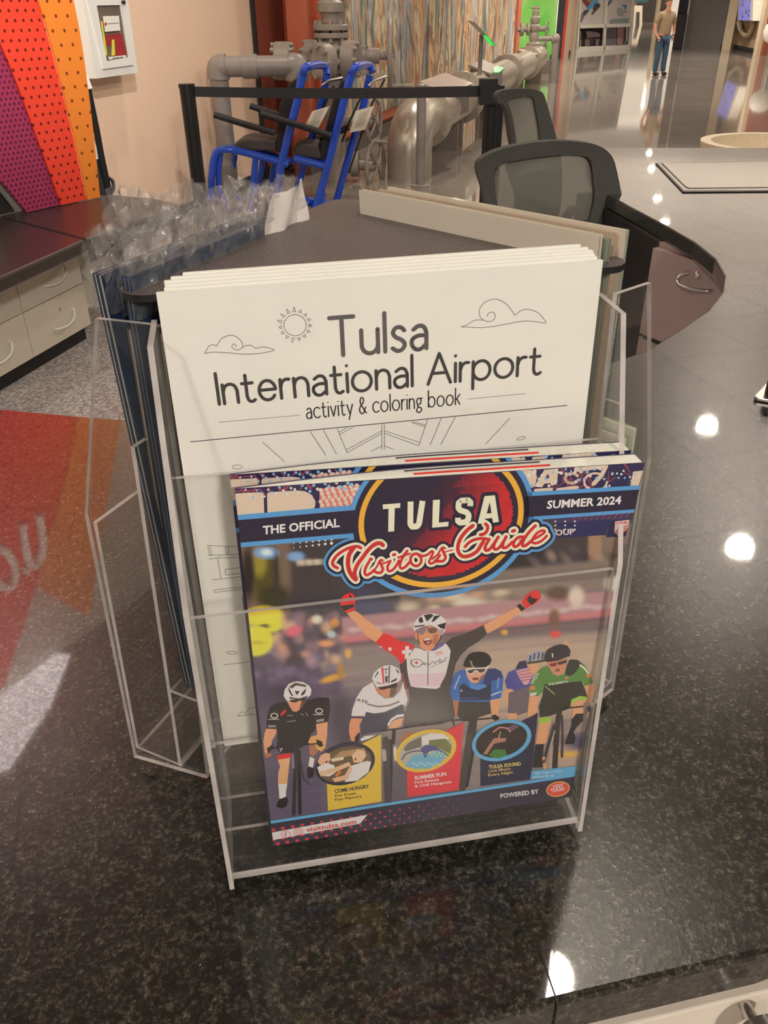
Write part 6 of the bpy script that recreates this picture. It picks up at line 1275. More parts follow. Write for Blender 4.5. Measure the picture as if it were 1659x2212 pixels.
# ------------------------------------------------------------------ long silver pipeline on plinths along the mural
M['silver'] = mat('aluminium_paint', C(176, 168, 156), .3, .55, .5, noise=(4, .04))
b0 = at(884, 381, 0); ez = .50; rp = .235
PDn = Vector((.262, .965, 0)).normalized()
t = thing('pipeline', 'thick silver flanged pipeline running along the mural wall', 'pipeline', b0)
path = [b0, b0 + up(ez * .4), b0 + up(ez * .66) + PDn * .03, b0 + up(ez - .06) + PDn * .13, b0 + up(ez) + PDn * .32, b0 + up(ez) + PDn * .62]
mb = MB(); mb.tube(cr([tuple(v) for v in path], 7), rp, 30); mb.build('elbow', M['silver'], t, smooth=50)
mb = MB(); mb.tube([b0 + up(ez) + PDn * .6, b0 + up(ez) + PDn * 13.2], rp, 30); mb.build('straight_run', M['silver'], t, smooth=40)
for s in [(at(x, y, ez) - b0 - up(ez)).dot(PDn) for x, y in ((952, 254), (1024, 211), (1107, 160), (1146, 136))]:
    mb = MB(); mb.lathe([(rp * 1.0, -.05), (rp * 1.34, -.045), (rp * 1.34, -.008), (rp * 1.3, 0), (rp * 1.34, .008), (rp * 1.34, .045), (rp * 1.0, .05)], b0 + up(ez) + PDn * s, PDn, 36); fl = mb.build('flange', M['silver'], t, smooth=30)
    if s < 10:
        for k in range(10):
            a = LN * math.cos(k / 10 * 2 * PI) + up(math.sin(k / 10 * 2 * PI)); c = b0 + up(ez) + PDn * s + a * rp * 1.2; mb = MB(); mb.cyl(c - PDn * .07, c + PDn * .07, .022, n=6); mb.build('bolt', M['silver'], fl)
M['plinth'] = mat('grey_plinth', C(112, 106, 98), .5, noise=(9, .06))
for k, (x, y) in enumerate(((945, 318), (1025, 252), (1080, 212), (1122, 180), (1152, 158))):
    c = at(x, y, 0); s = (c - b0).dot(PDn); c = b0 + PDn * s; mb = MB()
    for d in (-.16, .16):
        mb.prism([c + PDn * (d - .05) - LN * .16, c + PDn * (d - .05) + LN * .16, c + PDn * (d + .05) + LN * .16, c + PDn * (d + .05) - LN * .16], up(ez - rp * .8))
        mb.build('support', M['plinth'], t); mb = MB()
M['signmetal'] = mat('brushed_sign_metal', C(150, 142, 134), .22, .7, .5, noise=(6, .05)); M['signlid'] = mat('pale_sign_lid', C(178, 166, 158), .16, 0, .8, noise=(5, .05)); M['greenreflect'] = mat('glowing_green_reflection', (.02, .5, .06, 1), .3, emit=((.05, .9, .12, 1), .75), noise=(5, .1))  # the green is a reflection on the signs, made as a glowing material
# sloping sign boxes on the pipe: position along it, half length, half width
SL = ['nearest sloping metal sign box on the pipeline, behind the belt', 'sloping sign box on the pipeline with a painted green reflection glowing on its lid', 'third sloping sign box along the pipeline, green reflected in its lid', 'furthest sloping sign box, beside the far wellhead']
for k, (tl_, tr_, br_, bl_) in enumerate((((905, 178), (962, 159), (1020, 182), (970, 205)), ((1012, 142), (1043, 131), (1090, 149), (1059, 160)), ((1076, 120), (1117, 116), (1130, 129), (1104, 141)), ((1118, 108), (1160, 106), (1172, 114), (1150, 122)))):
    s = [1.7, 4.6, 8.0, 10.9][k]; base = b0 + PDn * s + up(ez + .05)
    pn_ = (up(1) + LN * .25 - PDn * .12).normalized(); P0 = aty((tl_[0] + br_[0]) / 2, (tl_[1] + br_[1]) / 2, base.y); base = Vector((P0.x, P0.y, base.z))
    lid = [atp(x, y, P0, pn_) for x, y in (tl_, tr_, br_, bl_)]
    t = thing('sign_box', SL[k], 'sign box', base, 0, 'sloping sign boxes on the pipeline')
    cen = sum(lid, Vector()) / 4; skirt = [cen + (v - cen) * .9 for v in lid]
    mb = MB(); n4 = 4; low = [Vector((v.x, v.y, base.z - .12)) for v in skirt]; mb.add(skirt + low, [(0, 1, 2, 3), (7, 6, 5, 4)] + [(i, 4 + i, 4 + (i + 1) % 4, (i + 1) % 4) for i in range(4)]); mb.build('casing', M['signmetal'], t)
    mb = MB(); mb.prism([v + pn_ * .012 for v in lid], -pn_ * .03); mb.build('lid', M['signlid'], t)
    if k == 1: mb = MB(); mb.prism([atp(x, y, P0 + pn_ * .02, pn_) for x, y in ((1066, 147), (1072, 142), (1089, 147), (1078, 156), (1068, 156))], -pn_ * .006); mb.build('screen', M['greenreflect'], t)  # glowing patch in place of the green reflected in the lid, no display
# post-mounted signs
g = at(908, 402, 0); t = thing('sign_post', 'thin grey post on a round foot, in front of the silver elbow', 'post', g)
tz = aty(906, 188, g.y).z; mb = MB(); mb.cyl(g, g + up(tz), .046, n=18); mb.build('post', M['pipe'], t, smooth=40); mb = MB(); mb.lathe([(.1, 0), (.1, .012), (.06, .02)], g, n=24); mb.build('foot', M['pipe'], t, smooth=30)
mb = MB(); mb.lathe([(.05, 0), (.05, .02), (.03, .03)], g + up(tz), n=18); mb.build('cap', M['pipe'], t, smooth=40)
YS = 13.2; t = thing('tilted_sign', 'tilted thin sign on a slim pole before the mural, with a painted glowing green reflection', 'sign', Vector((aty(1040, 110, YS).x, YS, 0)))
mb = MB(); mb.cyl(Vector((aty(1040, 80, YS).x, YS, 0)), aty(1040, 74, YS), .03, n=12); mb.build('pole', M['pipe'], t, smooth=40)
mb = MB(); mb.prism([aty(1010, 44, YS - .3), aty(1026, 48, YS - .3), aty(1071, 98, YS - .1), aty(1063, 100, YS - .1)], (.0, .5, .04)); mb.build('panel', M['signmetal'], t)
mb = MB(); mb.prism([aty(1043, 77, YS - .31), aty(1051, 77, YS - .31), aty(1069, 98, YS - .16), aty(1061, 99, YS - .16)], (0, .02, 0)); mb.build('screen', M['greenreflect'], t)  # self-lit patch standing in for green reflected on the sign

# ------------------------------------------------------------------ office chairs at the counter
M['mesh'] = mat('black_chair_mesh', C(112, 111, 102), .6)
nt, b, new, ln = nodes(M['mesh']); tc = new('ShaderNodeTexCoord'); wv = new('ShaderNodeTexWave'); wv.inputs['Scale'].default_value = 110; wv.bands_direction = 'DIAGONAL'; ln(tc.outputs['Object'], wv.inputs['Vector'])
rr = ramp(new, [(.3, (.66,) * 3), (.7, (.92,) * 3)]); ln(wv.outputs['Fac'], rr.inputs['Fac']); ln(rr.outputs[0], b.inputs['Alpha'])
M['chairfab'] = mat('charcoal_chair_fabric', C(66, 66, 63), .75, noise=(260, .25), bump=(500, .4)); M['chairplast'] = mat('charcoal_plastic', C(44, 44, 43), .5, noise=(30, .1))
def office_chair(label, Y, outer_, inner_, lumbar, yaw, bow, arm):
    N_ = Vector((math.sin(yaw), -math.cos(yaw), 0)).normalized(); P0 = aty(sum(p[0] for p in outer_) / len(outer_), sum(p[1] for p in outer_) / len(outer_), Y)
    A_ = Vector((-N_.y, N_.x, 0)); c0 = Vector((P0.x, P0.y, 0))
    t = thing('office_chair', label, 'chair', Vector((P0.x, P0.y + .28, 0)), 0, 'office chairs inside the counter')
    us = [(atp(x, y, P0, N_) - P0).dot(A_) for x, y in outer_]; um = (max(us) + min(us)) / 2; hw = (max(us) - min(us)) / 2
    def q(x, y, o=0):
        p = atp(x, y, P0, N_); u = ((p - P0).dot(A_) - um) / hw; return p + N_ * (o - bow * (1 - u * u))
    of, nf = cr(outer_, 5, True), cr(inner_, 5, True); n = len(of)
    mb = MB(); fr = [q(*p, .018) for p in of]; bk = [q(*p, -.018) for p in of]; fi = [q(*p, .012) for p in nf]; bi = [q(*p, -.012) for p in nf]
    vs = fr + bk + fi + bi; fs = []
    for i in range(n):
        j = (i + 1) % n; fs += [(i, j, 2 * n + j, 2 * n + i), (n + j, n + i, 3 * n + i, 3 * n + j), (j, i, n + i, n + j), (2 * n + i, 2 * n + j, 3 * n + j, 3 * n + i)]
    mb.add(vs, fs); mb.build('back_frame', M['chairfab'], t, smooth=60)
    mb = MB(); mb.add([q(*p, .0) for p in nf] + [q(sum(p[0] for p in nf) / n, sum(p[1] for p in nf) / n, 0)], [(i, (i + 1) % n, n) for i in range(n)]); mb.build('back_mesh', M['mesh'], t, smooth=80)
    if lumbar:
        lf = cr(lumbar, 4, True); mb = MB(); mb.prism([q(*p, -.03) for p in lf], -N_ * .015); mb.build('lumbar_support', M['chairplast'], t)
    F_ = -N_                                        # the way the sitter faces: away from the camera
    zc_ = .50; sc = c0 + F_ * .30
    mb = MB(); mb.prism([p for p in [sc + A_ * x * .25 + F_ * y * .24 + up(zc_ - .04) for x, y in ((-.9, -1), (.9, -1), (1, -.8), (1, .8), (.8, 1), (-.8, 1), (-1, .8), (-1, -.8))]], up(.09)); mb.build('seat', M['chairfab'], t, bevel=.02)
    mb = MB(); mb.cyl(sc + up(.08), sc + up(zc_ - .04), .03); mb.build('gas_lift', M['chrome'], t, smooth=40)
    for k in range(5):
        d = Vector((math.cos(k * 2 * PI / 5 + .3), math.sin(k * 2 * PI / 5 + .3), 0)); mb = MB(); mb.tube([sc + up(.1), sc + d * .3 + up(.075)], [.03, .018], 10); lg = mb.build('base_arm', M['chairplast'], t, smooth=40)
        mb = MB(); mb.lathe([(.03, -.02), (.03, .02)], sc + d * .3 + up(.03), d.cross(up(1)), 16); mb.build('castor', M['black'], lg, smooth=40)
    mb = MB(); mb.tube([c0 - A_ * 0 + up(.62) + F_ * .03, c0 + up(.48) + F_ * .1, sc + up(.45)], .03, 10); mb.build('back_stem', M['chairplast'], t, smooth=40)
    if arm:
        for pth in arm:
            mb = MB(); pts = [atp(x, y, P0 + F_ * .16, N_) for x, y in pth]; mb.tube(pts, .016, 10); mb.build('armrest', M['chairplast'], t, smooth=50)
    return t
office_chair('near charcoal mesh-backed office chair, behind the right face of the brochure stand', 2.45,
    [(1028, 365), (1040, 340), (1100, 319), (1200, 308), (1285, 314), (1325, 335), (1341, 382), (1360, 500), (1385, 650), (1396, 745), (1300, 770), (1180, 700), (1100, 600), (1055, 480), (1042, 412)],
    [(1068, 372), (1082, 358), (1120, 350), (1200, 341), (1262, 341), (1285, 352), (1291, 395), (1293, 430), (1285, 470), (1275, 487), (1230, 490), (1180, 490), (1130, 487), (1100, 480), (1076, 450), (1070, 400)],
    [(1110, 352), (1220, 340), (1232, 420), (1215, 490), (1120, 490), (1128, 440)], .12, .05,
    [[(1205, 500), (1232, 455), (1296, 452), (1305, 462)], [(1270, 480), (1284, 455)]])
office_chair('further charcoal mesh-backed office chair, beside the right belt post', 3.7,
    [(1069, 208), (1078, 197), (1110, 192), (1150, 193), (1172, 199), (1180, 215), (1190, 255), (1202, 310), (1205, 360), (1160, 380), (1120, 345), (1106, 300), (1098, 250), (1088, 228), (1074, 222)],
    [(1098, 222), (1108, 214), (1130, 210), (1155, 212), (1161, 235), (1166, 262), (1170, 300), (1168, 320), (1150, 325), (1130, 322), (1120, 310), (1117, 290), (1112, 262), (1106, 240), (1102, 230)], None, .35, .03, None)
# ------------------------------------------------------------------ far end of the hall
def fbox(name, m, pts, z0, z1, depth, structure=True, lab=None, cat=None):
    """upright slab standing on floor points seen at the given pixels"""
    a, b = at(*pts[0], 0), at(*pts[1], 0); n = Vector((-(b - a).y, (b - a).x, 0)).normalized()
    if n.y < 0: n = -n
    mb = MB(); mb.prism([a + up(z0), b + up(z0), b + up(z1), a + up(z1)], n * depth)
    if structure: return struct(name, mb, m)
    return tag(mb.build(name, m), lab, cat)
M['greenw'] = mat('green_mural', C(96, 178, 74), .5); nt, b, new, ln = nodes(M['greenw']); tc = new('ShaderNodeTexCoord'); n = new('ShaderNodeTexNoise'); n.inputs['Scale'].default_value = .9; n.inputs['Detail'].default_value = 4
ln(tc.outputs['Object'], n.inputs['Vector']); r = ramp(new, [(.35, C(84, 172, 62)), (.55, C(120, 186, 92)), (.7, C(166, 204, 132))]); ln(n.outputs['Fac'], r.inputs['Fac']); ln(r.outputs[0], b.inputs['Base Color'])
M['creamwall'] = mat('cream_wall', C(168, 146, 122), .6, noise=(5, .03)); M['palestrip'] = mat('pale_column', C(196, 182, 156), .5, noise=(5, .03)); M['greywall'] = mat('dark_grey_panels', C(100, 98, 95), .35, noise=(4, .04)); M['alum'] = mat('pale_aluminium', C(206, 204, 194), .4, noise=(6, .03))
M['redt'] = mat('red_panel_edge', C(168, 52, 48), .5, noise=(8, .05)); M['lit'] = mat('lit_white_strip', (.9, .9, .92, 1), .4, emit=((.95, .98, 1, 1), .55), noise=(3, .01))
g1_, g2_ = at(1116, 134, 0), at(1194, 128, 0)
tag((lambda mb: mb.build('green_mural', M['greenw']))(MB().prism([g1_, g2_, g2_ + up(4.2), g1_ + up(4.2)], (.1, .3, 0))), 'bright green mural panel behind the far wellhead', 'mural')
fbox('trim_6', M['lit'], ((1191, 128), (1196, 127.6)), 0, 4.3, .3); fbox('trim_7', M['rubber'], ((1197, 127.5), (1211, 126.5)), 0, 4.3, .4); fbox('trim_8', M['redt'], ((1211, 126.5), (1217, 125.5)), 0, 4.3, .5)
fbox('wall_back_far', M['creamwall'], ((1216, 125), (1236, 116)), 0, CEIL, 1.0); fbox('trim_9', M['palestrip'], ((1233, 117), (1241, 113.5)), 0, CEIL, .5); fbox('baseboard_back_far', M['rubber'], ((1196, 128.6), (1232, 118.5)), 0, .14, .2)
# far wellhead and its stand pipe
fw = at(1152, 131, .45); fw.z = 0; YW = fw.y + .8
t = thing('wellhead', 'smaller grey wellhead at the far end of the pipeline, before the green mural', 'valve tree', fw)
W3 = lambda x, y: aty(x, y, YW); wr = lambda px: px / 2 * (YW / .9) / FPX
def wz(y): return W3(1155, y).z
xw = W3(1155, 60).x
mb = MB(); mb.lathe([(wr(16), 0), (wr(16), wz(105)), (wr(24), wz(100)), (wr(24), wz(94)), (wr(13), wz(90)), (wr(17), wz(78)), (wr(13), wz(70)), (wr(18), wz(64)), (wr(18), wz(56)), (wr(12), wz(52)), (wr(16), wz(46)), (wr(16), wz(38)), (wr(11), wz(34)), (wr(12), wz(24)), (wr(5), wz(22)), (wr(5), wz(14))], (xw, YW, 0), n=20); mb.build('body', M['valve'], t, smooth=35)
mb = MB(); mb.cyl(W3(1118, 64), W3(1178, 62), wr(8)); mb.lathe([(wr(20), 0), (wr(20), wr(10))], W3(1124, 63.5), (1, 0, 0), 16); mb.lathe([(wr(18), 0), (wr(18), wr(8))], W3(1138, 63), (1, 0, 0), 16); mb.build('cross_arm', M['valve'], t, smooth=35)
mb = MB(); mb.cyl(W3(1150, 98), W3(1176, 98), wr(7)); mb.build('lower_arm', M['valve'], t, smooth=35); wheel('hand_wheel', W3(1178, 98), (.9, -.4, 0), wr(22), t); wheel('hand_wheel', W3(1182, 62), (.9, -.4, 0), wr(20), t)
mb = MB(); mb.cyl(W3(1148, 16), W3(1166, 17), wr(4)); mb.build('top_handle', M['valve'], t, smooth=35)
sp0 = at(1193, 178, 0); YP = sp0.y; t = thing('stand_pipe', 'thin grey standpipe with a side arm, right of the far wellhead', 'pipe', sp0)
mb = MB(); mb.cyl(sp0, Vector((sp0.x, YP, aty(1198, 86, YP).z)), .085, n=14); mb.build('riser', M['pipe'], t, smooth=40); mb = MB(); mb.cyl(aty(1162, 84, YP), aty(1202, 83, YP), .05, n=12); mb.build('arm', M['pipe'], t, smooth=40)
mb = MB(); mb.ball(aty(1200, 84, YP), .11); mb.build('tee', M['pipe'], t, smooth=60)

# glazed shop front
s0, s1 = at(1244, 113, 0), at(1357, 106, 0); sd = (s1 - s0); sl_ = sd.length; sd.normalize(); sn = Vector((sd.y, -sd.x, 0))
if sn.y > 0: sn = -sn
def SF(x, y, o=0): return atp(x, y, s0 + sn * o, sn)
t = thing('glazed_screen', 'glazed screen with pale frames and a grey printed panel at the end of the hall', 'glass screen', s0 + sd * sl_ / 2)
def bar(a, b, w): 
    A, B = SF(*a), SF(*b); d = (B - A).normalized(); s = d.cross(sn).normalized() * w / 2; mb = MB(); mb.prism([A - s, A + s, B + s, B - s], sn * .08); mb.build('frame_bar', M['alum'], t)
zt = -60
for x0, x1 in ((1256, 1244), (1312, 1302), (1372, 1358)): bar((x0, -80), (x1, 109), .11)
bar((1241, 111), (1360, 106), .3); bar((1245, 57.5), (1362, 54), .12)
GP = mat('grey_printed_panel', C(186, 182, 178), .4, noise=(2, .04))
mb = MB(); mb.prism([SF(1256, -80, -.02), SF(1370, -80, -.02), SF(1361, 55, -.02), SF(1246, 58, -.02)], -sn * .05); po = mb.build('printed_panel', GP, t)
E_ = Print(lambda x, y: SF(x, y, .01), sn, 2e-3); z6 = zz(1200, 0, 8.295)
for k, (q, c) in enumerate((([(470, 0), (560, 0), (620, 75), (570, 125)], (122, 62, 60)), ([(580, 0), (680, 0), (690, 20), (620, 75)], (140, 120, 104)), ([(575, 125), (700, 0), (770, 5), (760, 40), (600, 190)], (70, 150, 196)), ([(640, 240), (790, 60), (805, 110), (670, 262)], (96, 82, 70)), ([(700, 70), (760, 50), (800, 100), (720, 200), (670, 160)], (66, 62, 62)), ([(480, 240), (540, 170), (600, 195), (510, 300)], (64, 76, 76)), ([(410, 330), (470, 255), (520, 270), (500, 340), (430, 410)], (132, 104, 104)), ([(410, 350), (450, 330), (465, 400), (430, 412)], (62, 54, 54)), ([(380, 440), (400, 430), (425, 448)], (70, 90, 80)), ([(905, 105), (960, 10), (1020, 0), (1010, 30), (925, 130)], (84, 98, 124)))): E_ = Print(lambda x, y: SF(x, y, .01), sn, 2e-3); E_.poly(z6(q), C(*c), 1 + k * .2); E_.build('printed_patch', M['ink_matt'], po)
E_ = Print(lambda x, y: SF(x, y, .01), sn, 2e-3)
E_.stroke(z6([(1195, 98), (1258, 102), (1255, 165)]), 2.6, C(56, 110, 176), 2, round_=False)
for w, y in (('ARTS', 180), ('ALLIANCE', 226), ('TULSA', 274)): E_.text(w, z6([(1105, y)])[0], z6([(1105 + {'ARTS': 95, 'ALLIANCE': 185, 'TULSA': 120}[w], y - 4)])[0], 3.6, C(118, 122, 122), 3, .02)
E_.poly(z6([(985, 350), (1310, 330), (1310, 430), (980, 440)]), C(126, 138, 136), 1)
E_.build('printed_lettering', M['ink_matt'], po)
M['glassd'] = mat('dark_glass', C(62, 60, 60), .08, 0, .8, noise=(3, .1))
mb = MB(); mb.prism([SF(1245, 58, -.6), SF(1361, 55, -.6), SF(1358, 108, -.6), SF(1243, 113, -.6)], -sn * .05); bo = mb.build('dark_interior', M['glassd'], t)
E_ = Print(lambda x, y: SF(x, y, -.58), sn, 4e-3)
for q, c in (([(540, 560), (690, 560), (790, 600), (790, 660), (560, 680)], (176, 160, 158)), ([(520, 690), (790, 690), (760, 840), (520, 840)], (132, 122, 116)), ([(610, 710), (710, 700), (705, 840), (605, 840)], (66, 66, 66)), ([(440, 560), (460, 560), (450, 840), (430, 840)], (190, 182, 170)), ([(860, 480), (1090, 480), (1090, 830), (840, 830)], (132, 128, 134)), ([(1100, 470), (1205, 470), (1195, 800), (1100, 800)], (196, 150, 142)), ([(1130, 470), (1160, 470), (1155, 660), (1125, 660)], (235, 225, 215)), ([(1260, 470), (1290, 470), (1285, 740), (1250, 740)], (190, 176, 160)), ([(400, 480), (600, 490), (590, 550), (520, 540), (500, 600), (460, 520)], (40, 50, 44)), ([(640, 490), (790, 500), (780, 560), (700, 540), (690, 600), (650, 540)], (40, 48, 44)), ([(850, 675), (1290, 665), (1290, 685), (850, 695)], (104, 100, 100))): E_.poly(z6(q), C(*c), 1 + random.random() * .5)
E_.build('shop_interior', M['ink_matt'], bo)

# corridor beyond: dark panelled right-hand wall, bright shop at the end
cw0, cw1 = at(1437, 105, 0), at(1556, 107, 0)
struct('wall_right_far', MB().prism([cw0, cw1, cw1 + up(CEIL), cw0 + up(CEIL)], Vector((.1, .5, 0))), M['greywall'])
for k, x in enumerate((1472, 1489, 1509, 1528)):
    a = at(x, 105.6, 0) - Vector((0, .03, 0)); b = a + Vector((.05, 0, 0)); struct('trim_%d' % (10 + k), MB().prism([a, b, b + up(CEIL), a + up(CEIL)], (0, .02, 0)), M['alum'])
fbox('wall_right_glass', mat('grey_green_glass', C(140, 144, 132), .2, noise=(3, .05)), ((1536, 102), (1563, 104)), 0, CEIL, .3); fbox('baseboard_right_far', M['rubber'], ((1534, 104), (1562, 107)), 0, .18, .1)
fbox('column_pale', M['palestrip'], ((1558, 107.5), (1577, 107.8)), 0, CEIL, .6)
fbox('trim_14', mat('brown_jamb', C(134, 112, 88), .5, noise=(5, .04)), ((1576, 107.5), (1584, 106)), 0, CEIL, .3)
r0_, r1_ = at(1583, 106, 0), at(1640, 119, 0); rd = (r1_ - r0_).normalized(); rn_ = Vector((rd.y, -rd.x, 0))
if rn_.dot(Vector((CPOS.x, CPOS.y, 0)) - r0_) < 0: rn_ = -rn_
struct('wall_right', MB().prism([r0_, r1_ + rd * .1, r1_ + rd * .1 + up(CEIL), r0_ + up(CEIL)], -rn_ * .4), M['creamwall'])
struct('baseboard_right', MB().prism([r0_ + rn_ * .03, r1_ + rd * .1 + rn_ * .03, r1_ + rd * .1 + rn_ * .03 + up(.16), r0_ + rn_ * .03 + up(.16)], -rn_ * .02), M['rubber'])
def RWp(x, y, o=0): return atp(x, y, r0_ + rn_ * o, rn_)
c_ = RWp(1636, 118, .05); struct('column_cream', MB().box((c_.x - .12, c_.y - .2, 0), (c_.x + .12, c_.y + .1, CEIL)), M['palestrip'])
b_ = at(1646, 120, 0); struct('wall_right_near', MB().prism([b_, b_ + Vector((4, -1.0, 0)), b_ + Vector((4, -1.0, CEIL)), b_ + up(CEIL)], (0, .4, 0)), M['brownd'])
t = thing('wall_screen', 'lit blue and white display box hanging on the cream wall at the right', 'display', RWp(1610, 45))
mb = MB(); mb.prism([RWp(1598, -40, .35), RWp(1628, -40, .35), RWp(1626, 45, .35), RWp(1593, 44, .35)], -rn_ * .34); mb.build('case', M['alum'], t)
mb = MB(); mb.prism([RWp(1600, -40, .36), RWp(1624, -40, .36), RWp(1620, 44, .36), RWp(1594, 43, .36)], -rn_ * .008); so = mb.build('screen', mat('lit_blue_screen', C(110, 108, 196), .3, emit=((.3, .28, .75, 1), .5), noise=(2, .1)), t)
E_ = Print(lambda x, y: RWp(x, y, .37), rn_, 3e-3); rn2 = random.Random(5)
for k in range(46):
    x, y = 1597 + rn2.random() * 23, -20 + rn2.random() * 60; E_.poly([(x, y), (x + 1 + 2 * rn2.random(), y), (x + 1 + 2 * rn2.random(), y + 1 + 5 * rn2.random()), (x, y + 3)], rn2.choice([(.8, .8, .85, 1), (.75, .78, .8, 1), C(196, 150, 80), C(120, 170, 170), C(70, 66, 150)]), 1)
E_.build('mosaic_picture', M['ink'], so)
t = thing('wall_bowl', 'grey scalloped bowl hanging on the cream wall below the display box', 'wall bowl', RWp(1608, 60))
mb = MB(); mb.tube(cr([tuple(RWp(x, y, .1)) for x, y in ((1596, 48), (1599, 62), (1606, 74), (1612, 78), (1619, 74), (1625, 60), (1627, 48))], 5), .09, 8); mb.build('rim', M['creamwall'], t, smooth=50)
mb = MB(); mb.prism([RWp(x, y, .1) for x, y in ((1598, 48), (1602, 48), (1603, 66), (1600, 62))], rn_ * .1); mb.build('bracket', M['alum'], t)
mb = MB(); mb.prism([RWp(x, y, .12) for x, y in ((1637, 3), (1643, 2), (1641, 17), (1635, 18))], rn_ * .1); tag(mb.build('wall_dispenser', M['white'], None), 'small white dispenser on the cream wall, right of the display box', 'dispenser')
YB2 = 26; t = thing('round_bin', 'white rounded bin partly cut off by the photo\'s right edge', 'bin', Vector((aty(1676, 70, YB2).x, YB2, 0)))
c = aty(1676, 68, YB2); mb = MB(); mb.lathe([(.1, -.3), (.26, -.22), (.33, 0), (.28, .16), (.14, .25), (.02, .28)], c, n=24); mb.build('bowl', M['white'], t, smooth=50); mb = MB(); mb.cyl(Vector((c.x, c.y, 0)), c + up(-.28), .1); mb.build('stem', M['steel'], t, smooth=40)
# far end
e0 = at(1340, 52, 0); 
struct('wall_end', MB().prism([Vector((8, 100, 0)), Vector((48, 96, 0)), Vector((48, 96, CEIL)), Vector((8, 100, CEIL))], (0, .5, 0)), mat('dim_end_wall', C(90, 86, 84), .6, noise=(1, .1)))
def endq(x0, y0, x1, y1, Y): return [aty(x0, y0, Y), aty(x1, y0, Y), aty(x1, y1, Y), aty(x0, y1, Y)]
mb = MB(); mb.prism([Vector((v.x, v.y, max(0, v.z if k_ < 2 else 0))) for k_, v in enumerate(endq(1366, 12, 1388, 48, 80))], (0, .5, 0)); tag(mb.build('shop_front', mat('lit_shop_front', C(222, 200, 168), .5, emit=((1, .85, .62, 1), .35), noise=(1, .08))), 'bright cream shop front at the far end of the corridor', 'shop front')
mb = MB(); mb.prism([Vector((v.x, v.y, max(0, v.z if k_ < 2 else 0))) for k_, v in enumerate(endq(1376, 26, 1382, 47, 79.5))], (0, .3, 0)); tag(mb.build('shop_door', M['greywall']), 'grey doorway in the bright shop front', 'doorway')
mb = MB(); mb.prism(endq(1360, -2, 1400, 5, 70), (0, .3, 0)); tag(mb.build('overhead_sign', mat('teal_sign', C(70, 120, 120), .4, noise=(1, .1))), 'teal overhead sign across the far corridor', 'sign')
mb = MB(); mb.prism([at(1413, 60, 0), at(1420, 60, 0), at(1420, 60, 0) + up(4.3), at(1413, 60, 0) + up(4.3)], (.2, 1, 0)); struct('column_far', mb, M['palestrip'])
wp = at(1441, 112, 0); struct('column_white', MB().box((wp.x - .16, wp.y, 0), (wp.x + .17, wp.y + .3, CEIL)), M['white'])
kp = at(1461, 106, 0); t = thing('kiosk', 'black kiosk standing by the white column behind the person', 'kiosk', kp)
mb = MB(); mb.box((kp.x - .3, kp.y - .3, 0), (kp.x + .15, kp.y, 1.2)); mb.build('cabinet', M['rubber'], t, bevel=.02); mb = MB(); mb.box((kp.x - .26, kp.y - .2, 1.2), (kp.x + .12, kp.y - .1, 1.75)); mb.build('head', M['black'], t, bevel=.02)
# planter rim beyond the counter
Yr = 4.75; c = aty(1676, 306, Yr); t = thing('round_planter', 'round cream planter rim showing beyond the counter\'s far edge', 'planter', Vector((c.x, c.y, 0)))
rr_ = (aty(1676, 306, Yr) - aty(1521, 309, Yr)).length; mb = MB(); mb.lathe([(rr_ * .8, -c.z), (rr_ * .95, -.2), (rr_ * .97, -.04), (rr_, -.01), (rr_, .0), (rr_ * .86, .0), (rr_ * .82, -.14), (.02, -.16)], c, n=64); mb.build('body', mat('cream_stone', C(206, 192, 166), .5, noise=(40, .06)), t, smooth=40)
mb = MB(); mb.lathe([(rr_ * .8, -.15), (.01, -.145)], c, n=48); mb.build('soil', M['rubber'], t)

# ------------------------------------------------------------------ people
def skin_mesh(name, verts, edges, radii, m, parent, sub=2, root=0):
    me = bpy.data.meshes.new(name); me.from_pydata(verts, edges, []); o = bpy.data.objects.new(name, me); COL.objects.link(o)
    s = o.modifiers.new('skin', 'SKIN'); s.use_smooth_shade = True
    for i, r in enumerate(radii): me.skin_vertices[0].data[i].radius = r if isinstance(r, tuple) else (r, r)
    me.skin_vertices[0].data[root].use_root = True
    u = o.modifiers.new('sub', 'SUBSURF'); u.levels = u.render_levels = sub
    dg = bpy.context.evaluated_depsgraph_get(); m2 = bpy.data.meshes.new_from_object(o.evaluated_get(dg)); bpy.data.objects.remove(o)
    m2.name = name; m2.materials.clear(); m2.materials.append(m); m2.polygons.foreach_set('use_smooth', [True] * len(m2.polygons))
    o = bpy.data.objects.new(name, m2); COL.objects.link(o); o.parent = parent; ROOTM[o.name] = ROOTM[parent.name].copy(); return o
SKIN = mat('skin', C(206, 150, 126), .55, noise=(20, .04)); HAIR = mat('grey_brown_hair', C(92, 78, 70), .8, noise=(60, .2)); POLO = mat('tan_polo_cloth', C(150, 132, 108), .85, noise=(40, .06)); JEAN = mat('blue_denim', C(58, 84, 108), .85, noise=(30, .15)); SHOE = mat('dark_shoes', C(54, 46, 42), .5, noise=(20, .1))
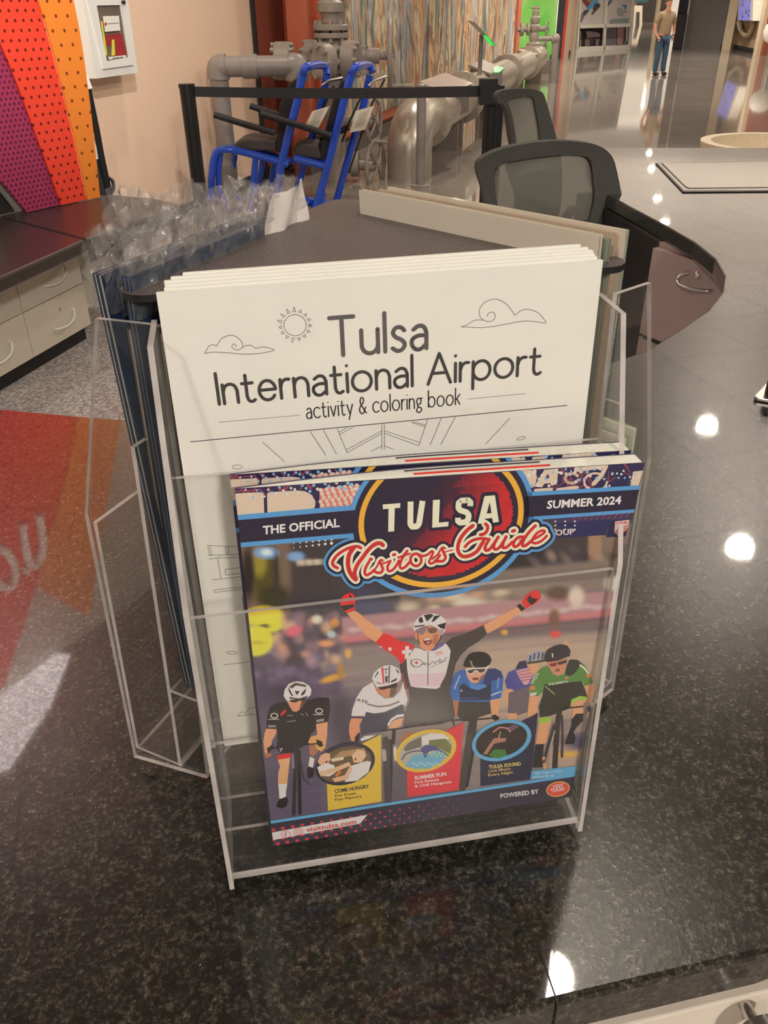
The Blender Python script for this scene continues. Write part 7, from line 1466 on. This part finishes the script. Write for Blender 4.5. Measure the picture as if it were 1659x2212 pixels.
def person(label, loc, H, cloth, rz=0):
    t = thing('person', label, 'person', loc, rz); k = H / 1.75
    V = []; E = []; Rd = []
    def v(x, y, z, r, p=None):
        V.append((x * k, y * k, z * k)); Rd.append((r[0] * k, r[1] * k) if isinstance(r, tuple) else r * k)
        if p is not None: E.append((p, len(V) - 1))
        return len(V) - 1
    hip = v(0, 0, .95, (.155, .105)); wa = v(0, -.01, 1.08, (.15, .11), hip); ch = v(0, .0, 1.28, (.165, .115), wa); up_ = v(0, .01, 1.41, (.13, .085), ch); nk = v(0, .0, 1.48, .058, up_); n2_ = v(0, -.012, 1.55, .055, nk)
    jaw = v(0, -.022, 1.605, (.064, .078), n2_); sk = v(0, -.008, 1.672, (.076, .094), jaw); tp = v(0, -.0, 1.715, (.058, .07), sk)
    for s in (-1, 1):
        sh = v(.175 * s, .012, 1.395, .062, up_); el = v(.285 * s, .05, 1.13, .043, sh); fa = v(.268 * s, -.0, 1.0, .036, el); wr_ = v(.222 * s, -.07, .905, .027, fa); pm = v(.198 * s, -.098, .865, (.036, .02), wr_)
        for i_, (dx, dz, L) in enumerate(((-.026, -.008, .03), (-.011, -.03, .036), (.004, -.034, .036), (.02, -.026, .030))):
            a_ = v((.198 + dx * .8) * s, -.108, .832 + dz * .1, .0085, pm); v((.194 + dx) * s, -.106, .832 - L, .0072, a_)
        th = v((.198 - .035) * s, -.122, .872, .0095, pm); v((.198 - .052) * s, -.128, .845, .008, th)
        hp = v(.092 * s, 0, .89, .088, hip); kn = v(.105 * s, -.012, .49, .056, hp); cf = v(.112 * s, .012, .30, .05, kn); an = v(.118 * s, .015, .09, .036, cf); v(.128 * s, -.10, .04, (.036, .026), an)
    body = skin_mesh('body', V, E, Rd, SKIN, t)
    for sx in (-1, 1):     # face
        mb = MB(); T0 = ROOTM[t.name]; mb.T = T0; mb.ball((.028 * sx * k, -.094 * k, 1.650 * k), (.0095 * k, .006 * k, .006 * k), 10); mb.build('eye', M['black'], body, smooth=60)
        mb = MB(T0); mb.ball((.080 * sx * k, .0, 1.645 * k), (.010 * k, .020 * k, .030 * k), 10); mb.build('ear', SKIN, body, smooth=60)
        mb = MB(T0); mb.box((.016 * sx * k - .011 * k, -.1 * k, 1.668 * k), (.016 * sx * k + .024 * k * sx + .0 * k, -.093 * k, 1.674 * k)); mb.build('eyebrow', HAIR, body)
    mb = MB(T0); mb.lathe([(.004 * k, .03 * k), (.012 * k, .0), (.010 * k, -.004 * k)], (0, -.102 * k, 1.618 * k), (0, .25, 1), 10); mb.build('nose', SKIN, body, smooth=60)
    mb = MB(T0); mb.ball((0, -.094 * k, 1.588 * k), (.022 * k, .006 * k, .005 * k), 10); mb.build('mouth', mat('lips', C(168, 100, 88), .5, noise=(20, .05)), body, smooth=60)
    mb = MB(T0); mb.ball((0, .012 * k, 1.695 * k), (.083 * k, .098 * k, .062 * k), 16); mb.ball((0, .045 * k, 1.65 * k), (.076 * k, .062 * k, .075 * k), 14); mb.build('hair', HAIR, body, smooth=70)
    # polo shirt
    V.clear(); E.clear(); Rd.clear()
    a0_ = v(0, 0, .885, (.178, .125)); a1_ = v(0, -.012, 1.03, (.176, .135), a0_); a2_ = v(0, -.005, 1.24, (.182, .132), a1_); a3_ = v(0, .01, 1.395, (.145, .10), a2_); v(0, .004, 1.475, (.074, .066), a3_)
    for s in (-1, 1):
        b0_ = v(.175 * s, .012, 1.395, .08, a3_); b1_ = v(.235 * s, .03, 1.27, .076, b0_); v(.262 * s, .04, 1.185, .07, b1_)
    sh_ = skin_mesh('polo_shirt', V, E, Rd, cloth[0], t)
    for s in (-1, 1):
        mb = MB(T0); mb.prism([Vector((s * .006 * k, -.102 * k, 1.41 * k)), Vector((s * .068 * k, -.07 * k, 1.475 * k)), Vector((s * .06 * k, -.055 * k, 1.505 * k)), Vector((s * .012 * k, -.09 * k, 1.47 * k))], (0, .01, 0)); mb.build('collar', cloth[0], sh_)
    V.clear(); E.clear(); Rd.clear()
    c0_ = v(0, 0, .945, (.165, .115))
    for s in (-1, 1):
        d0 = v(.088 * s, 0, .86, .105, c0_); d1 = v(.105 * s, -.012, .49, .078, d0); d2 = v(.114 * s, .01, .25, .072, d1); v(.12 * s, .005, .075, .073, d2)
    skin_mesh('jeans', V, E, Rd, cloth[1], t)
    for s in (-1, 1):
        mb = MB(T0); mb.ball((.128 * s * k, -.055 * k, .045 * k), (.05 * k, .135 * k, .048 * k), 16); mb.build('shoe', SHOE, t, smooth=60)
    mb = MB(T0); mb.lathe([(.036 * k, -.012 * k), (.036 * k, .012 * k)], (.228 * k, -.06 * k, .92 * k), (.3, .5, .8), 14); mb.build('wristwatch', M['black'], t, smooth=40)
    return t
pp = at(1422, 163, 0); person('person in tan polo and blue jeans standing in the hall, hands at the pockets', pp, 1.66, (POLO, JEAN), R(14))
DC = mat('dark_clothes', C(44, 40, 42), .8, noise=(20, .1)); p2_ = at(1368, 53, 0); person('distant person in dark clothes at the far end of the corridor', p2_, 1.7, (DC, DC), R(10))

# ------------------------------------------------------------------ ceiling downlights
M['lampglow'] = mat('lamp_glow', (1, .95, .85, 1), .4, emit=((1, .92, .78, 1), 90), noise=(3, .01))
def downlight(P, lb, power, rad=.10):
    t = thing('downlight', lb, 'ceiling light', (P.x, P.y, CEIL), 0, 'downlights in the hall ceiling')
    mb = MB(); mb.lathe([(rad * 1.35, -.001), (rad * 1.35, -.02), (rad * 1.02, -.02), (rad, -.004)], (P.x, P.y, CEIL), n=28); mb.build('trim_ring', M['white'], t, smooth=30)
    mb = MB(); mb.lathe([(rad, -.006), (rad * .6, -.008)], (P.x, P.y, CEIL), n=24); mb.build('lens', M['lampglow'], t)
    if power: lamp('downlight_beam', (P.x, P.y, CEIL - .05), power, .1, (1, .87, .73), 150, (P.x, P.y, 0))
for k, (x, y, pw) in enumerate(((1525, 930, 150), (1595, 1195, 130), (1186, 2122, 60), (1436, 482, 200), (1420, 430, 0), (1407, 366, 260), (1402, 332, 0))):
    downlight(mirrored(x, y, CEIL, CTZ), ['downlight whose reflection is the higher bright spot on the right of the counter', 'downlight reflected as the large spot right of the brochure stand', 'downlight reflected at the counter\'s front edge', 'downlight reflected at the inner rim of the counter', 'downlight reflected above the counter\'s inner rim', 'downlight reflected left of the glass panel\'s corner', 'downlight reflected beside the office chair\'s right shoulder'][k], pw)
for k, (x, y) in enumerate(((1400, 168), (1397, 176), (1394, 187), (1392, 200), (1390, 214), (1388, 228), (1265, 222), (1261, 232), (1258, 242), (1256, 254))):
    downlight(mirrored(x, y, CEIL, 0), 'one of the far downlights mirrored as a dotted line in the polished floor', 900 if k in (0, 5, 9) else 0, .15)
for x, y, pw, lb in ((-.9, 6.9, 115, 'added downlight brightening the blue chairs'), (.9, 11.5, 220, 'downlight over the silver pipeline\'s near bend'), (3.2, 20, 480, 'added downlight brightening the far part of the pipeline'), (6.5, 27, 760, 'added downlight brightening the hall before the glazed screen'), (10.6, 31, 950, 'added downlight brightening the cream wall at the right')):  # lamps added to brighten these spots, not traced from any reflection
    downlight(Vector((x, y, 0)), lb, pw)
def uplight(name, loc, sx, sy, power, col=(1, .9, .79)):  # added area lamps facing up, unseen from below, to brighten the ceiling
    l = bpy.data.lights.new(name, 'AREA'); l.shape = 'RECTANGLE'; l.size = sx; l.size_y = sy; l.energy = power; l.color = col
    o = bpy.data.objects.new(name, l); COL.objects.link(o); o.location = loc; o.rotation_euler = (PI, 0, math.atan2(D_.y, D_.x) - PI / 2)
uplight('added_uplight', (3.0, 8.0, 3.5), 5, 7, 55); uplight('added_uplight', (7.5, 18, 3.5), 8, 14, 560); uplight('added_uplight', (13, 36, 3.5), 22, 40, 1700); uplight('added_uplight', (24, 74, 3.5), 24, 50, 6000)
# luminous ceiling panel beside the fan of panels
lp = [mirrored(x, y, CEIL - .02, CTZ) for x, y in ((-260, 1370), (60, 1400), (150, 1415), (110, 1520), (20, 1660), (-260, 1760))]
t = thing('luminous_panel', 'glowing ceiling panel mirrored as the pale patch at the left of the counter', 'ceiling light', sum(lp, Vector()) / 6)
mb = MB(); mb.prism(lp, (0, 0, .015)); mb.build('diffuser', mat('glowing_diffuser', (.9, .85, .85, 1), .5, emit=((1, .90, .90, 1), 6.5), noise=(2, .02)), t)
cen = sum(lp, Vector()) / 6; mb = MB(); mb.prism([cen + (v - cen) * 1.04 + Vector((0, 0, .006)) for v in lp], (0, 0, .012)); mb.build('frame', M['white'], t)
lamp('panel_spotlight', (.15, 1.75, 4.3), 760, .07, (1, .92, .84), 62, tuple(SZ(-.35, 3.2, .1)))
